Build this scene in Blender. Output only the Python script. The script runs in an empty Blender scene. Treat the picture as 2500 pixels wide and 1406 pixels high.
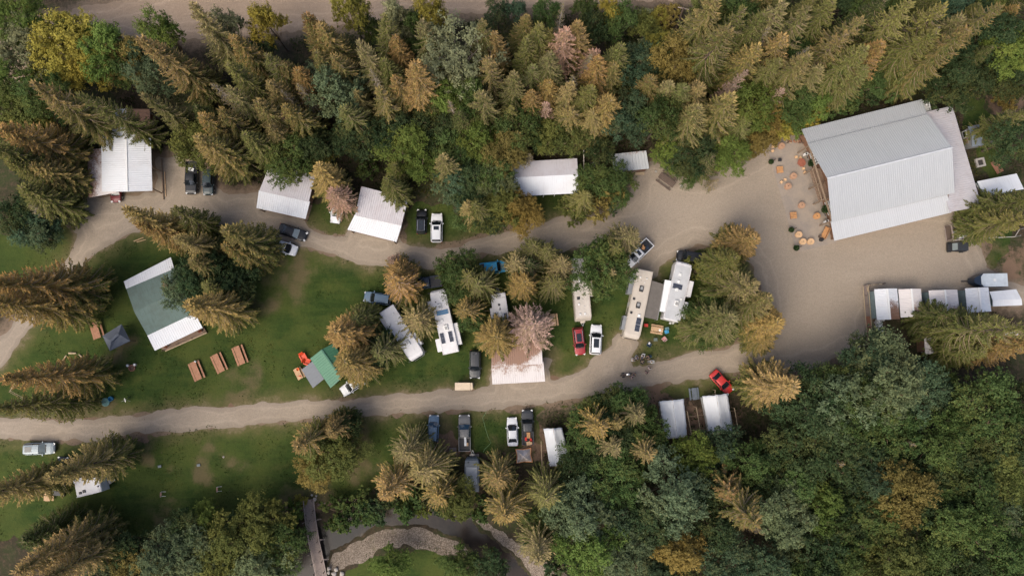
import bpy, math, random
import numpy as np
from mathutils import Vector, Matrix
random.seed(7); np.random.seed(7)
R = math.radians
scene = bpy.context.scene
COL = scene.collection
# ---------------------------------------------------------------- camera, sky, sun, exposure
FPX = 1800.0; CH = 122.0; NADIR = 850.0
TH = math.atan((NADIR-703.0)/FPX)
cam = bpy.data.cameras.new('camera'); camo = bpy.data.objects.new('camera', cam); COL.objects.link(camo)
camo.location = (0, 0, CH); camo.rotation_euler = (TH, 0, 0)
cam.sensor_fit = 'HORIZONTAL'; cam.sensor_width = 36.0; cam.lens = 36.0*FPX/2500.0
cam.clip_start = 1.0; cam.clip_end = 8000.0
scene.camera = camo
SUN_EL = 52.0; SUN_AZ = 222.0     # compass bearing (from north, clockwise) the light comes from
world = bpy.data.worlds.new("World"); scene.world = world; world.use_nodes = True
wn = world.node_tree; bg = wn.nodes['Background']
sky = wn.nodes.new('ShaderNodeTexSky'); sky.sky_type = 'NISHITA'; sky.sun_disc = False
sky.sun_elevation = R(SUN_EL); sky.sun_rotation = R(SUN_AZ); sky.dust_density = 4.0; sky.air_density = 0.7; sky.ozone_density = 0.3
wn.links.new(sky.outputs[0], bg.inputs[0]); bg.inputs[1].default_value = 0.15
sl = bpy.data.lights.new('sun', 'SUN'); sl.energy = 1.35; sl.angle = R(48); sl.color = (1.0, 0.93, 0.80)
so = bpy.data.objects.new('sun', sl); COL.objects.link(so)
sd = Vector((math.sin(R(SUN_AZ))*math.cos(R(SUN_EL)), math.cos(R(SUN_AZ))*math.cos(R(SUN_EL)), math.sin(R(SUN_EL))))
so.rotation_euler = sd.to_track_quat('Z', 'Y').to_euler(); so.location = sd*200
scene.view_settings.view_transform = 'Standard'; scene.view_settings.look = 'None'
scene.view_settings.exposure = 0.55; scene.view_settings.gamma = 1.0
scene.render.engine = 'CYCLES'
try:
    scene.cycles.max_bounces = 6; scene.cycles.diffuse_bounces = 3; scene.cycles.glossy_bounces = 2
    scene.cycles.transmission_bounces = 3; scene.cycles.transparent_max_bounces = 4
except Exception: pass

CT, ST = math.cos(TH), math.sin(TH)
def P(px, py, z=0.0):
    x = (px-1250.0)/FPX; y = (703.0-py)/FPX
    t = (CH-z)/(CT-y*ST)
    return Vector((x*t, (y*CT+ST)*t, z))
def Q(x, y, z=0.0):
    dz = z-CH
    cy = y*CT+dz*ST; cz = -y*ST+dz*CT
    return (1250.0+FPX*x/(-cz), 703.0-FPX*cy/(-cz))
# ---------------------------------------------------------------- tagging helpers
def tag(o, label=None, cat=None, group=None, kind=None):
    if label: o['label'] = label
    if cat: o['category'] = cat
    if group: o['group'] = group
    if kind: o['kind'] = kind
    return o
def thing(name, label, cat, loc=(0, 0, 0), rz=0.0, group=None):
    o = bpy.data.objects.new(name, None); COL.objects.link(o)
    o.location = loc; o.rotation_euler = (0, 0, rz); o.empty_display_size = 0.3
    return tag(o, label, cat, group)
# ---------------------------------------------------------------- materials
MATS = {}
def lnk(nt, a, b): nt.links.new(a, b)
def mat(name, col, rough=0.7, metal=0.0, spec=0.5, coat=0.0, var=0.12, scale=1.5, bump=0.0, col2=None, emit=None):
    if name in MATS: return MATS[name]
    m = bpy.data.materials.new(name); m.use_nodes = True; nt = m.node_tree
    b = nt.nodes['Principled BSDF']; b.inputs['Roughness'].default_value = rough; b.inputs['Metallic'].default_value = metal
    b.inputs['Specular IOR Level'].default_value = spec
    if coat: b.inputs['Coat Weight'].default_value = coat; b.inputs['Coat Roughness'].default_value = 0.08
    tc = nt.nodes.new('ShaderNodeTexCoord'); nz = nt.nodes.new('ShaderNodeTexNoise')
    nz.inputs['Scale'].default_value = scale; nz.inputs['Detail'].default_value = 5; nz.inputs['Roughness'].default_value = 0.65
    lnk(nt, tc.outputs['Object'], nz.inputs['Vector'])
    cr = nt.nodes.new('ShaderNodeValToRGB'); cr.color_ramp.elements[0].position = 0.3; cr.color_ramp.elements[1].position = 0.7
    c2 = col2 or tuple(min(1, c*(1+var)) for c in col)
    c1 = col if col2 else tuple(c*(1-var) for c in col)
    cr.color_ramp.elements[0].color = (*c1, 1); cr.color_ramp.elements[1].color = (*c2, 1)
    lnk(nt, nz.outputs['Fac'], cr.inputs[0]); lnk(nt, cr.outputs[0], b.inputs['Base Color'])
    if bump:
        bp = nt.nodes.new('ShaderNodeBump'); bp.inputs['Strength'].default_value = bump; bp.inputs['Distance'].default_value = 0.05
        lnk(nt, nz.outputs['Fac'], bp.inputs['Height']); lnk(nt, bp.outputs[0], b.inputs['Normal'])
    MATS[name] = m; return m
def paint(name, col, metal=0.25): return mat('paint_'+name, col, rough=0.42, metal=metal*.5, coat=0.25, var=0.05, scale=3)
def wood(name, col, var=0.25):
    key = 'wood_'+name
    if key in MATS: return MATS[key]
    m = bpy.data.materials.new(key); m.use_nodes = True; nt = m.node_tree; b = nt.nodes['Principled BSDF']
    b.inputs['Roughness'].default_value = 0.8
    tc = nt.nodes.new('ShaderNodeTexCoord'); mp = nt.nodes.new('ShaderNodeMapping'); mp.inputs['Scale'].default_value = (1.2, 14, 14)
    nz = nt.nodes.new('ShaderNodeTexNoise'); nz.inputs['Scale'].default_value = 1.5; nz.inputs['Detail'].default_value = 6
    lnk(nt, tc.outputs['Object'], mp.inputs[0]); lnk(nt, mp.outputs[0], nz.inputs['Vector'])
    cr = nt.nodes.new('ShaderNodeValToRGB'); cr.color_ramp.elements[0].position = 0.32; cr.color_ramp.elements[1].position = 0.68
    cr.color_ramp.elements[0].color = (*[c*(1-var) for c in col], 1); cr.color_ramp.elements[1].color = (*[min(1, c*(1+var)) for c in col], 1)
    lnk(nt, nz.outputs['Fac'], cr.inputs[0]); lnk(nt, cr.outputs[0], b.inputs['Base Color']); MATS[key] = m; return m
GLASS = mat('dark_glass', (0.012, 0.016, 0.02), rough=0.06, spec=0.8, var=0.1)
GLASSB = mat('blue_glass', (0.03, 0.07, 0.12), rough=0.06, spec=0.9, var=0.1)
GLASSP = mat('pale_glass', (0.22, 0.26, 0.26), rough=0.1, spec=0.9, var=0.1)
RUBBER = mat('rubber', (0.02, 0.02, 0.02), rough=0.85)
CHROME = mat('chrome', (0.6, 0.6, 0.6), rough=0.25, metal=0.9)
BLACKP = mat('black_plastic', (0.02, 0.02, 0.022), rough=0.5)
WHITEP = mat('white_plastic', (0.72, 0.72, 0.7), rough=0.45, var=0.05)
LIGHTG = mat('lamp_glass', (0.7, 0.7, 0.68), rough=0.15)
REDL = mat('tail_glass', (0.35, 0.02, 0.015), rough=0.2)
STEEL = mat('grey_steel', (0.34, 0.34, 0.33), rough=0.5, metal=0.4)
SOLAR = mat('solar_cells', (0.035, 0.04, 0.055), rough=0.2, spec=0.7)
SOLARB = mat('solar_cells_blue', (0.06, 0.17, 0.30), rough=0.2, spec=0.7)

class MB:
    def __init__(s): s.v = []; s.f = []; s.mi = []; s.m = 0
    def poly(s, pts, mi=None):
        n = len(s.v); s.v += [tuple(p) for p in pts]; s.f.append(tuple(range(n, n+len(pts)))); s.mi.append(s.m if mi is None else mi)
    def box(s, c, size, rz=0.0, ry=0.0, rx=0.0, taper=1.0):
        hx, hy, hz = size[0]/2, size[1]/2, size[2]/2
        M = Matrix.Rotation(rz, 3, 'Z') @ Matrix.Rotation(ry, 3, 'Y') @ Matrix.Rotation(rx, 3, 'X')
        n = len(s.v); c = Vector(c)
        for dz in (-1, 1):
            k = taper if dz > 0 else 1
            for dx, dy in ((-1, -1), (1, -1), (1, 1), (-1, 1)):
                s.v.append(tuple(c+M @ Vector((dx*hx*k, dy*hy*k, dz*hz))))
        for f in ((0, 3, 2, 1), (4, 5, 6, 7), (0, 1, 5, 4), (1, 2, 6, 5), (2, 3, 7, 6), (3, 0, 4, 7)):
            s.f.append(tuple(n+i for i in f)); s.mi.append(s.m)
        return s
    def bar(s, a, b, w, h=None):
        a = Vector(a); b = Vector(b); d = b-a; L = d.length; h = h or w
        if L < 1e-6: return s
        z = d.normalized(); up = Vector((0, 0, 1)) if abs(z.z) < 0.95 else Vector((1, 0, 0))
        x = z.cross(up).normalized(); y = z.cross(x)
        n = len(s.v)
        for p in (a, b):
            for sx, sy in ((-1, -1), (1, -1), (1, 1), (-1, 1)): s.v.append(tuple(p+x*sx*w/2+y*sy*h/2))
        for f in ((0, 1, 2, 3), (7, 6, 5, 4), (0, 4, 5, 1), (1, 5, 6, 2), (2, 6, 7, 3), (3, 7, 4, 0)):
            s.f.append(tuple(n+i for i in f)); s.mi.append(s.m)
        return s
    def tube(s, pts, rad, seg=6, cap=True):
        pts = [Vector(p) for p in pts]
        rad = rad if isinstance(rad, (list, tuple)) else [rad]*len(pts)
        n = len(s.v)
        for i, p in enumerate(pts):
            d = (pts[min(i+1, len(pts)-1)]-pts[max(i-1, 0)]).normalized()
            up = Vector((0, 0, 1)) if abs(d.z) < 0.9 else Vector((1, 0, 0))
            x = d.cross(up).normalized(); y = d.cross(x)
            for k in range(seg):
                a = 2*math.pi*k/seg; s.v.append(tuple(p+(x*math.cos(a)+y*math.sin(a))*rad[i]))
        for i in range(len(pts)-1):
            for k in range(seg):
                s.f.append((n+i*seg+k, n+i*seg+(k+1) % seg, n+(i+1)*seg+(k+1) % seg, n+(i+1)*seg+k)); s.mi.append(s.m)
        if cap:
            s.f.append(tuple(n+k for k in range(seg))); s.mi.append(s.m)
            e = n+(len(pts)-1)*seg; s.f.append(tuple(e+k for k in reversed(range(seg)))); s.mi.append(s.m)
        return s
    def lathe(s, c, prof, seg=16):
        n = len(s.v); c = Vector(c)
        for r, z in prof:
            for k in range(seg):
                a = 2*math.pi*k/seg; s.v.append(tuple(c+Vector((r*math.cos(a), r*math.sin(a), z))))
        for i in range(len(prof)-1):
            for k in range(seg):
                s.f.append((n+i*seg+k, n+i*seg+(k+1) % seg, n+(i+1)*seg+(k+1) % seg, n+(i+1)*seg+k)); s.mi.append(s.m)
        s.f.append(tuple(n+k for k in reversed(range(seg)))); s.mi.append(s.m)
        e = n+(len(prof)-1)*seg; s.f.append(tuple(e+k for k in range(seg))); s.mi.append(s.m)
        return s
    def loft(s, secs):
        m = len(secs[0]); n = len(s.v)
        for sec in secs: s.v += [tuple(p) for p in sec]
        for i in range(len(secs)-1):
            for k in range(m):
                s.f.append((n+i*m+k, n+i*m+(k+1) % m, n+(i+1)*m+(k+1) % m, n+(i+1)*m+k)); s.mi.append(s.m)
        s.f.append(tuple(n+k for k in reversed(range(m)))); s.mi.append(s.m)
        e = n+(len(secs)-1)*m; s.f.append(tuple(e+k for k in range(m))); s.mi.append(s.m)
        return s
    def prism(s, pts, z0, z1):
        n = len(s.v); m = len(pts)
        s.v += [(p[0], p[1], z0) for p in pts]+[(p[0], p[1], z1) for p in pts]
        for k in range(m): s.f.append((n+k, n+(k+1) % m, n+m+(k+1) % m, n+m+k)); s.mi.append(s.m)
        s.f.append(tuple(n+k for k in reversed(range(m)))); s.mi.append(s.m)
        s.f.append(tuple(n+m+k for k in range(m))); s.mi.append(s.m)
        return s
    def build(s, name, mats, parent=None, smooth=False, bevel=0.0, label=None):
        me = bpy.data.meshes.new(name); me.from_pydata(s.v, [], s.f)
        mats = mats if isinstance(mats, (list, tuple)) else [mats]
        for m in mats: me.materials.append(m)
        if len(mats) > 1: me.polygons.foreach_set('material_index', s.mi)
        if smooth: me.polygons.foreach_set('use_smooth', [True]*len(me.polygons))
        me.update(); o = bpy.data.objects.new(name, me); COL.objects.link(o)
        if parent: o.parent = parent
        if bevel:
            b = o.modifiers.new('bevel', 'BEVEL'); b.width = bevel; b.segments = 2; b.limit_method = 'ANGLE'
        if label: o['label'] = label
        return o
# ---------------------------------------------------------------- fields for the ground sheets
GX0, GX1, GY0, GY1, GS = -104.0, 104.0, -58.0, 84.0, 0.5
nx = int((GX1-GX0)/GS)+1; ny = int((GY1-GY0)/GS)+1
XX, YY = np.meshgrid(np.linspace(GX0, GX1, nx), np.linspace(GY0, GY1, ny))
def poly_px(pts): return np.array([[P(a, b).x, P(a, b).y] for a, b in pts])
def sdf(poly, X=XX, Y=YY):
    d = np.full(X.shape, 1e9); ins = np.zeros(X.shape, bool); n = len(poly)
    for i in range(n):
        x0, y0 = poly[i]; x1, y1 = poly[(i+1) % n]
        ex, ey = x1-x0, y1-y0; L2 = ex*ex+ey*ey+1e-9
        t = np.clip(((X-x0)*ex+(Y-y0)*ey)/L2, 0, 1)
        d = np.minimum(d, (X-x0-t*ex)**2+(Y-y0-t*ey)**2)
        c = ((y0 > Y) != (y1 > Y)) & (X < (x1-x0)*(Y-y0)/(y1-y0+1e-12)+x0)
        ins ^= c
    d = np.sqrt(d); return np.where(ins, d, -d)
def vnoise(X, Y, s, seed):
    rs = np.random.RandomState(seed); g = rs.rand(256, 256)
    x = X/s+100; y = Y/s+100; xi = np.floor(x).astype(int); yi = np.floor(y).astype(int); fx = x-xi; fy = y-yi
    fx = fx*fx*(3-2*fx); fy = fy*fy*(3-2*fy)
    a = g[yi % 256, xi % 256]; b = g[yi % 256, (xi+1) % 256]; c = g[(yi+1) % 256, xi % 256]; d = g[(yi+1) % 256, (xi+1) % 256]
    return (a*(1-fx)+b*fx)*(1-fy)+(c*(1-fx)+d*fx)*fy-0.5
EDGE = vnoise(XX, YY, 6, 1)*1.0+vnoise(XX, YY, 1.7, 2)*0.9+vnoise(XX, YY, 0.7, 3)*0.6
GRAVEL = [(143,488),(215,478),(375,470),(378,385),(440,380),(495,388),(520,440),(555,480),(630,470),(650,510),(745,535),(752,556),(800,572),(845,578),(855,550),(975,555),(985,592),(1003,603),(1060,607),(1110,600),(1160,580),(1240,563),(1310,545),(1400,530),(1450,505),(1540,480),(1545,430),(1590,395),(1640,410),(1690,432),(1740,430),(1800,395),(1850,370),(1885,345),(1940,330),(2100,480),(2320,500),(2400,510),(2398,590),(2402,640),(2412,668),(2480,700),(2560,702),(2560,745),(2480,745),(2135,745),(2125,850),(2040,870),(1960,905),(1900,915),(1780,905),(1726,915),(1611,941),(1496,959),(1394,979),(1240,997),(1106,1002),(927,1012),(780,1022),(645,1033),(500,1045),(358,1058),(256,1073),(180,1078),(0,1068),(-250,1062),(-250,1022),(0,1024),(180,1022),(256,1020),(461,997),(640,987),(850,974),(1106,956),(1198,947),(1200,900),(1325,880),(1345,877),(1348,925),(1394,915),(1432,900),(1445,874),(1491,846),(1509,815),(1562,828),(1537,879),(1542,900),(1593,889),(1624,879),(1675,859),(1777,853),(1830,825),(1860,760),(1850,700),(1830,640),(1780,600),(1700,600),(1660,619),(1606,650),(1598,675),(1547,665),(1524,655),(1478,606),(1419,606),(1368,614),(1260,612),(1183,621),(1094,634),(1055,652),(1004,652),(876,639),(799,621),(722,596),(620,570),(560,562),(450,560),(328,568),(243,609),(205,650),(189,670),(150,720),(100,774),(38,854),(0,900),(-250,1015),(-250,940),(-60,850),(0,823),(59,759),(120,700),(151,645),(179,601),(190,573),(166,540)]
HIWAY = [(-300,120),(60,62),(175,30),(330,-4),(500,-60),(1000,-140),(1800,-160),(1700,-2),(1400,15),(1240,27),(1000,47),(700,78),(430,100),(300,108),(230,92),(150,150),(60,200),(-300,300)]
LAWNS = [
 [(-250,590),(60,560),(150,530),(220,600),(170,660),(-250,720)],
 [(200,640),(330,560),(620,565),(800,615),(1000,650),(1100,630),(1260,610),(1480,600),(1600,650),(1700,600),(1860,650),(1870,800),(1700,870),(1540,900),(1330,930),(1100,960),(640,990),(200,1025),(-250,1020),(-250,900),(0,860)],
 [(-250,1065),(180,1080),(640,1035),(1000,1010),(1240,1000),(1400,980),(1780,905),(1800,950),(1700,975),(1600,965),(1400,1000),(1310,1010),(1320,1080),(1240,1100),(1160,1100),(1100,1060),(1000,1100),(900,1215),(820,1225),(700,1230),(600,1240),(480,1270),(380,1310),(200,1305),(-250,1340)],
 [(745,500),(840,480),(875,560),(800,580),(745,556)],
 [(975,560),(1010,500),(1120,520),(1250,560),(1150,590),(1000,612)],
 [(1290,480),(1420,470),(1450,510),(1310,552)],
 [(2330,240),(2400,250),(2440,330),(2460,450),(2400,440),(2340,260)],
 [(845,1392),(930,1352),(1040,1345),(1110,1362),(1200,1420),(1200,1480),(800,1480)],
 [(2405,520),(2470,540),(2470,620),(2410,640)],
]
WATER = [(560,1480),(640,1406),(700,1378),(745,1335),(770,1290),(820,1288),(860,1262),(930,1258),(1000,1240),(1060,1245),(1120,1262),(1170,1276),(1225,1330),(1270,1375),(1300,1406),(1370,1480),(1270,1480),(1222,1406),(1180,1375),(1150,1357),(1110,1335),(1060,1310),(1000,1290),(940,1290),(890,1305),(850,1337),(812,1366),(800,1388),(780,1420),(740,1480)]
BAR1 = [(798,1392),(812,1362),(850,1333),(890,1301),(940,1286),(1000,1286),(1060,1306),(1115,1332),(1150,1355),(1090,1354),(1040,1337),(980,1334),(930,1345),(880,1372),(830,1390)]
BAR2 = [(1160,1270),(1225,1325),(1270,1372),(1300,1403),(1370,1480),(1480,1480),(1390,1400),(1300,1345),(1240,1312),(1200,1280)]
HOLE = [(1885,345),(1879,376)]
Fg = sdf(poly_px(GRAVEL))+EDGE*0.75
Fh = sdf(poly_px(HIWAY))+EDGE*0.9
Fl = np.max([sdf(poly_px(l)) for l in LAWNS], axis=0)+EDGE*1.6
Fw0 = sdf(poly_px(WATER))
Fb = np.maximum(sdf(poly_px(BAR1)), sdf(poly_px(BAR2)))+EDGE*1.0
ROADD = np.maximum(Fg, Fh)
def sstep(a, b, x): t = np.clip((x-a)/(b-a), 0, 1); return t*t*(3-2*t)
ZG = -1.15*sstep(-2.2, 1.2, Fw0) + np.where(Fb > 0, 0.0, 0.0) + vnoise(XX, YY, 9, 5)*0.10*sstep(1.0, -4.0, ROADD) - 0.0
ZG = ZG*1.0
ZG = np.where(Fb > -1.0, np.maximum(ZG, -0.62+0.16*np.clip(Fb+.6, -1, 3)), ZG)
Fw = Fw0+1.0+EDGE*0.5
DIRT = [(275,880,34),(585,968,55),(700,650,50),(745,690,45),(650,740,40),(255,985,38),(215,1005,45),(1070,1068,55),(1110,1060,50),(1575,850,35),(1700,1010,60),(1740,1060,60),(1640,1000,50),(1320,1110,60),(1360,900,24),(770,1200,45),(700,1225,50),(350,1095,30),(560,1140,34),(480,1130,30),(860,1075,40),(1400,790,0),(380,770,22),(480,620,50),(1445,520,30),(880,1150,34),(300,860,30),(2480,640,46),(2440,250,46),(1000,590,14),(400,1270,34),(230,1280,40),(1240,1120,30),(1440,930,25),(1600,960,45)]
WORN = np.zeros_like(XX)
for a, b, r in DIRT:
    if r: p = P(a, b); WORN = np.maximum(WORN, np.exp(-((XX-p.x+5*vnoise(XX, YY, 3.5, 51))**2+(YY-p.y+5*vnoise(XX, YY, 3.5, 52))**2)/(r*0.074)**2)*(0.55+0.9*(vnoise(XX, YY, 2.2, 53)+vnoise(XX, YY, .9, 54)+.5)))
def sheet(name, F, mat_, dz, step_attr=(), fullz=True, zconst=None, extra=None):
    """clip the grid where F > 0 (marching squares), as one sheet"""
    verts = []; vid = {}; faces = []; attrs = [[] for _ in step_attr]
    Z = ZG if zconst is None else np.full_like(XX, zconst)
    def gv(i, j):
        k = (i, j)
        if k not in vid:
            vid[k] = len(verts); verts.append((XX[i, j], YY[i, j], Z[i, j]+dz))
            for q, A in enumerate(step_attr): attrs[q].append(A[i, j])
        return vid[k]
    def ev(a, b):
        k = (a, b) if a < b else (b, a)
        if k not in vid:
            a, b = k; fa, fb = F[a], F[b]; t = fa/(fa-fb)
            vid[k] = len(verts)
            verts.append((XX[a]+(XX[b]-XX[a])*t, YY[a]+(YY[b]-YY[a])*t, Z[a]+(Z[b]-Z[a])*t+dz))
            for q, A in enumerate(step_attr): attrs[q].append(A[a]+(A[b]-A[a])*t)
        return vid[k]
    pos = F > 0
    cnt = pos[:-1, :-1].astype(int)+pos[1:, :-1]+pos[:-1, 1:]+pos[1:, 1:]
    for i, j in zip(*np.nonzero(cnt)):
        cs = ((i, j), (i, j+1), (i+1, j+1), (i+1, j))
        if cnt[i, j] == 4: faces.append(tuple(gv(*c) for c in cs)); continue
        out = []
        for k in range(4):
            a, b = cs[k], cs[(k+1) % 4]
            if pos[a]: out.append(gv(*a))
            if pos[a] != pos[b]: out.append(ev(a, b))
        if len(out) > 2: faces.append(tuple(out))
    if extra: extra(verts, faces, attrs)
    me = bpy.data.meshes.new(name); me.from_pydata(verts, [], faces); me.materials.append(mat_)
    for q, A in enumerate(attrs):
        at = me.attributes.new('a%d' % q, 'FLOAT', 'POINT'); at.data.foreach_set('value', np.array(A, np.float32))
    me.polygons.foreach_set('use_smooth', [True]*len(me.polygons)); me.update()
    o = bpy.data.objects.new(name, me); COL.objects.link(o); o['kind'] = 'structure'
    return o
# node-tree shorthand
class NT:
    def __init__(s, name):
        s.m = bpy.data.materials.new(name); s.m.use_nodes = True; s.t = s.m.node_tree; s.b = s.t.nodes['Principled BSDF']
        s.tc = s.t.nodes.new('ShaderNodeTexCoord')
    def set(s, inp, v):
        if hasattr(v, 'is_output'): s.t.links.new(v, inp)
        elif isinstance(v, tuple) and len(v) == 3 and inp.type == 'RGBA': inp.default_value = (*v, 1)
        else: inp.default_value = v
    def noise(s, scale, detail=4, rough=0.6, vec=None, stretch=None):
        v = vec or s.tc.outputs['Object']
        if stretch:
            mp = s.t.nodes.new('ShaderNodeMapping'); mp.inputs['Scale'].default_value = stretch; s.set(mp.inputs[0], v); v = mp.outputs[0]
        n = s.t.nodes.new('ShaderNodeTexNoise'); n.inputs['Scale'].default_value = scale; n.inputs['Detail'].default_value = detail
        n.inputs['Roughness'].default_value = rough; s.set(n.inputs['Vector'], v); return n.outputs['Fac']
    def voro(s, scale, out='Distance'):
        n = s.t.nodes.new('ShaderNodeTexVoronoi'); n.inputs['Scale'].default_value = scale; s.set(n.inputs['Vector'], s.tc.outputs['Object']); return n.outputs[out]
    def attr(s, name, out='Fac'):
        n = s.t.nodes.new('ShaderNodeAttribute'); n.attribute_name = name; return n.outputs[out]
    def math(s, op, a, b=0.0, c=0.0):
        n = s.t.nodes.new('ShaderNodeMath'); n.operation = op; s.set(n.inputs[0], a); s.set(n.inputs[1], b)
        if len(n.inputs) > 2: s.set(n.inputs[2], c)
        return n.outputs[0]
    def rng(s, v, a, b, c=0.0, d=1.0):
        n = s.t.nodes.new('ShaderNodeMapRange'); s.set(n.inputs[0], v)
        for i, x in enumerate((a, b, c, d)): n.inputs[i+1].default_value = x
        n.interpolation_type = 'SMOOTHSTEP'; return n.outputs[0]
    def mix(s, f, a, b, mode='MIX'):
        n = s.t.nodes.new('ShaderNodeMix'); n.data_type = 'RGBA'; n.blend_type = mode
        s.set(n.inputs[0], f); s.set(n.inputs[6], a); s.set(n.inputs[7], b); return n.outputs[2]
    def col(s, v): s.set(s.b.inputs['Base Color'], v)
    def bump(s, h, st=0.3, dist=0.05):
        n = s.t.nodes.new('ShaderNodeBump'); n.inputs['Strength'].default_value = st; n.inputs['Distance'].default_value = dist
        s.set(n.inputs['Height'], h); s.t.links.new(n.outputs[0], s.b.inputs['Normal'])
    def rough(s, v, spec=0.3): s.set(s.b.inputs['Roughness'], v); s.b.inputs['Specular IOR Level'].default_value = spec
# forest floor
k = NT('forest_floor'); n1 = k.noise(0.12, 6); n2 = k.noise(1.4, 8, 0.75); n3 = k.noise(5.5, 6, 0.8)
c = k.mix(k.rng(n1, 0.40, 0.62), (0.040, 0.030, 0.018), (0.035, 0.045, 0.014))
c = k.mix(k.rng(n2, 0.45, 0.68), c, (0.085, 0.058, 0.036)); c = k.mix(k.rng(n3, 0.58, 0.75), c, (0.13, 0.10, 0.062))
c = k.mix(k.rng(n3, 0.30, 0.42), (0.02, 0.02, 0.01), c)
rd = k.math('ADD', k.attr('a0'), k.math('MULTIPLY', k.math('SUBTRACT', n2, 0.5), 4.0))
c = k.mix(k.rng(rd, -2.6, 0.2), c, (0.20, 0.145, 0.10))
wo = k.math('ADD', k.attr('a1'), k.math('MULTIPLY', k.math('SUBTRACT', n2, 0.5), 1.4))
c = k.mix(k.rng(wo, 0.3, 0.8), c, (0.17, 0.11, 0.072))
k.col(c); k.rough(0.95); k.bump(n2, 0.8, 0.15); FLOOR = k.m
# lawn
k = NT('lawn_grass'); n1 = k.noise(0.09, 6); n2 = k.noise(0.35, 6, 0.7); n3 = k.noise(2.6, 8, 0.8); n4 = k.noise(9, 4, 0.8)
c = k.mix(k.rng(n1, 0.40, 0.60), (0.020, 0.043, 0.008), (0.062, 0.080, 0.018)); ms = k.noise(0.5, 3, 0.5, stretch=(0.25, 2.6, 1)); c = k.mix(k.rng(ms, 0.42, 0.62, 0, 0.35), c, (0.050, 0.080, 0.015))
c = k.mix(k.rng(n2, 0.45, 0.68, 0, 0.7), c, (0.066, 0.078, 0.017))
c = k.mix(k.rng(n2, 0.28, 0.42, 1, 0), c, (0.022, 0.044, 0.010))
c = k.mix(k.rng(n3, 0.35, 0.66, 0, 0.65), c, k.mix(0.35, c, (0.075, 0.095, 0.020)))
c = k.mix(k.rng(n4, 0.60, 0.72, 0, 0.55), c, (0.09, 0.11, 0.028))
c = k.mix(k.rng(n4, 0.30, 0.42, 0.55, 0), c, (0.018, 0.032, 0.008))
c = k.mix(k.rng(k.noise(1.9, 7, 0.9), 0.36, 0.50, 0.6, 0), c, (0.016, 0.036, 0.008)); c = k.mix(k.rng(k.noise(2.3, 7, 0.9), 0.54, 0.68, 0, 0.45), c, (0.09, 0.108, 0.024))
w = k.math('ADD', k.attr('a1'), k.math('MULTIPLY', k.math('SUBTRACT', n2, 0.5), 1.2)); w = k.math('ADD', w, k.math('MULTIPLY', k.math('SUBTRACT', n3, 0.5), 0.9))
c = k.mix(k.rng(w, 0.20, 1.15, 0, 0.8), c, k.mix(n3, (0.09, 0.072, 0.034), (0.17, 0.13, 0.072)))
e = k.math('ADD', k.attr('a0'), k.math('MULTIPLY', k.math('SUBTRACT', n3, 0.5), 2.2))
e = k.math('ADD', e, k.math('MULTIPLY', k.math('SUBTRACT', n2, 0.5), 5.0)); c = k.mix(k.rng(e, -3.0, 0.5, 0, 0.62), c, (0.145, 0.12, 0.055)); c = k.mix(k.rng(e, -0.7, 0.4, 0, 0.7), c, (0.20, 0.155, 0.10))
k.col(c); k.rough(0.95, 0.2); k.bump(n3, 0.7, 0.12); LAWN = k.m
# gravel
def gravel(name, a, b, d):
    k = NT(name); n1 = k.noise(0.07, 5); n2 = k.noise(0.5, 7, 0.7); n3 = k.noise(5, 8, 0.85); n4 = k.noise(16, 3, 0.8)
    nt_ = k.noise(0.20, 5, 0.6, stretch=(0.30, 1.5, 1))
    c = k.mix(k.rng(n1, 0.38, 0.62), a, b); c = k.mix(k.rng(n2, 0.50, 0.72, 0, 0.55), c, d)
    c = k.mix(k.rng(nt_, 0.52, 0.66, 0, 0.30), c, tuple(x*0.70 for x in a))
    g1 = k.noise(2.4, 6, 0.9); c = k.mix(k.rng(g1, 0.34, 0.52, 0.55, 0), c, tuple(x*0.62 for x in a)); c = k.mix(k.rng(g1, 0.52, 0.68, 0, 0.5), c, tuple(min(1, x*1.28) for x in b))
    c = k.mix(k.rng(n3, 0.30, 0.70, 0.1, 0.8), tuple(x*0.62 for x in a), c); c = k.mix(k.rng(n4, 0.56, 0.70, 0, 0.5), c, tuple(min(1, x*1.45) for x in b))
    wob = k.math('ADD', k.attr('a0'), k.math('MULTIPLY', k.math('SUBTRACT', k.noise(0.11, 2), 0.5), 2.6))
    tr = k.math('ABSOLUTE', k.math('SUBTRACT', k.math('FRACT', k.math('MULTIPLY', wob, 0.52)), 0.5))
    c = k.mix(k.math('MULTIPLY', k.math('MULTIPLY', k.rng(tr, 0.30, 0.46), k.rng(k.attr('a0'), 2.6, 4.2, 1, 0)), k.rng(n2, 0.38, 0.6, 0.05, 0.34)), c, tuple(x*0.66 for x in a))
    c = k.mix(k.math('MULTIPLY', k.math('MULTIPLY', k.rng(tr, 0.16, 0.0), k.rng(k.attr('a0'), 2.6, 4.2, 1, 0)), 0.22), c, tuple(min(1, x*1.22) for x in b))
    ng = k.noise(0.9, 6, 0.8); c = k.mix(k.rng(ng, 0.60, 0.70, 0, 0.35), c, tuple(x*0.6 for x in a)); c = k.mix(k.rng(k.voro(1.3), 0.0, 0.10, 0.5, 0), c, tuple(x*0.45 for x in a))
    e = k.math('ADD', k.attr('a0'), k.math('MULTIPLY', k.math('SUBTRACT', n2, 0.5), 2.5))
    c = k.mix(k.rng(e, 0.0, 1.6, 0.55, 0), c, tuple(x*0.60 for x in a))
    k.col(c); k.rough(0.95, 0.2); k.bump(n3, 0.5, 0.05); return k.m
GRAV = gravel('park_gravel', (0.385, 0.318, 0.243), (0.430, 0.357, 0.276), (0.315, 0.262, 0.202))
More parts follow.
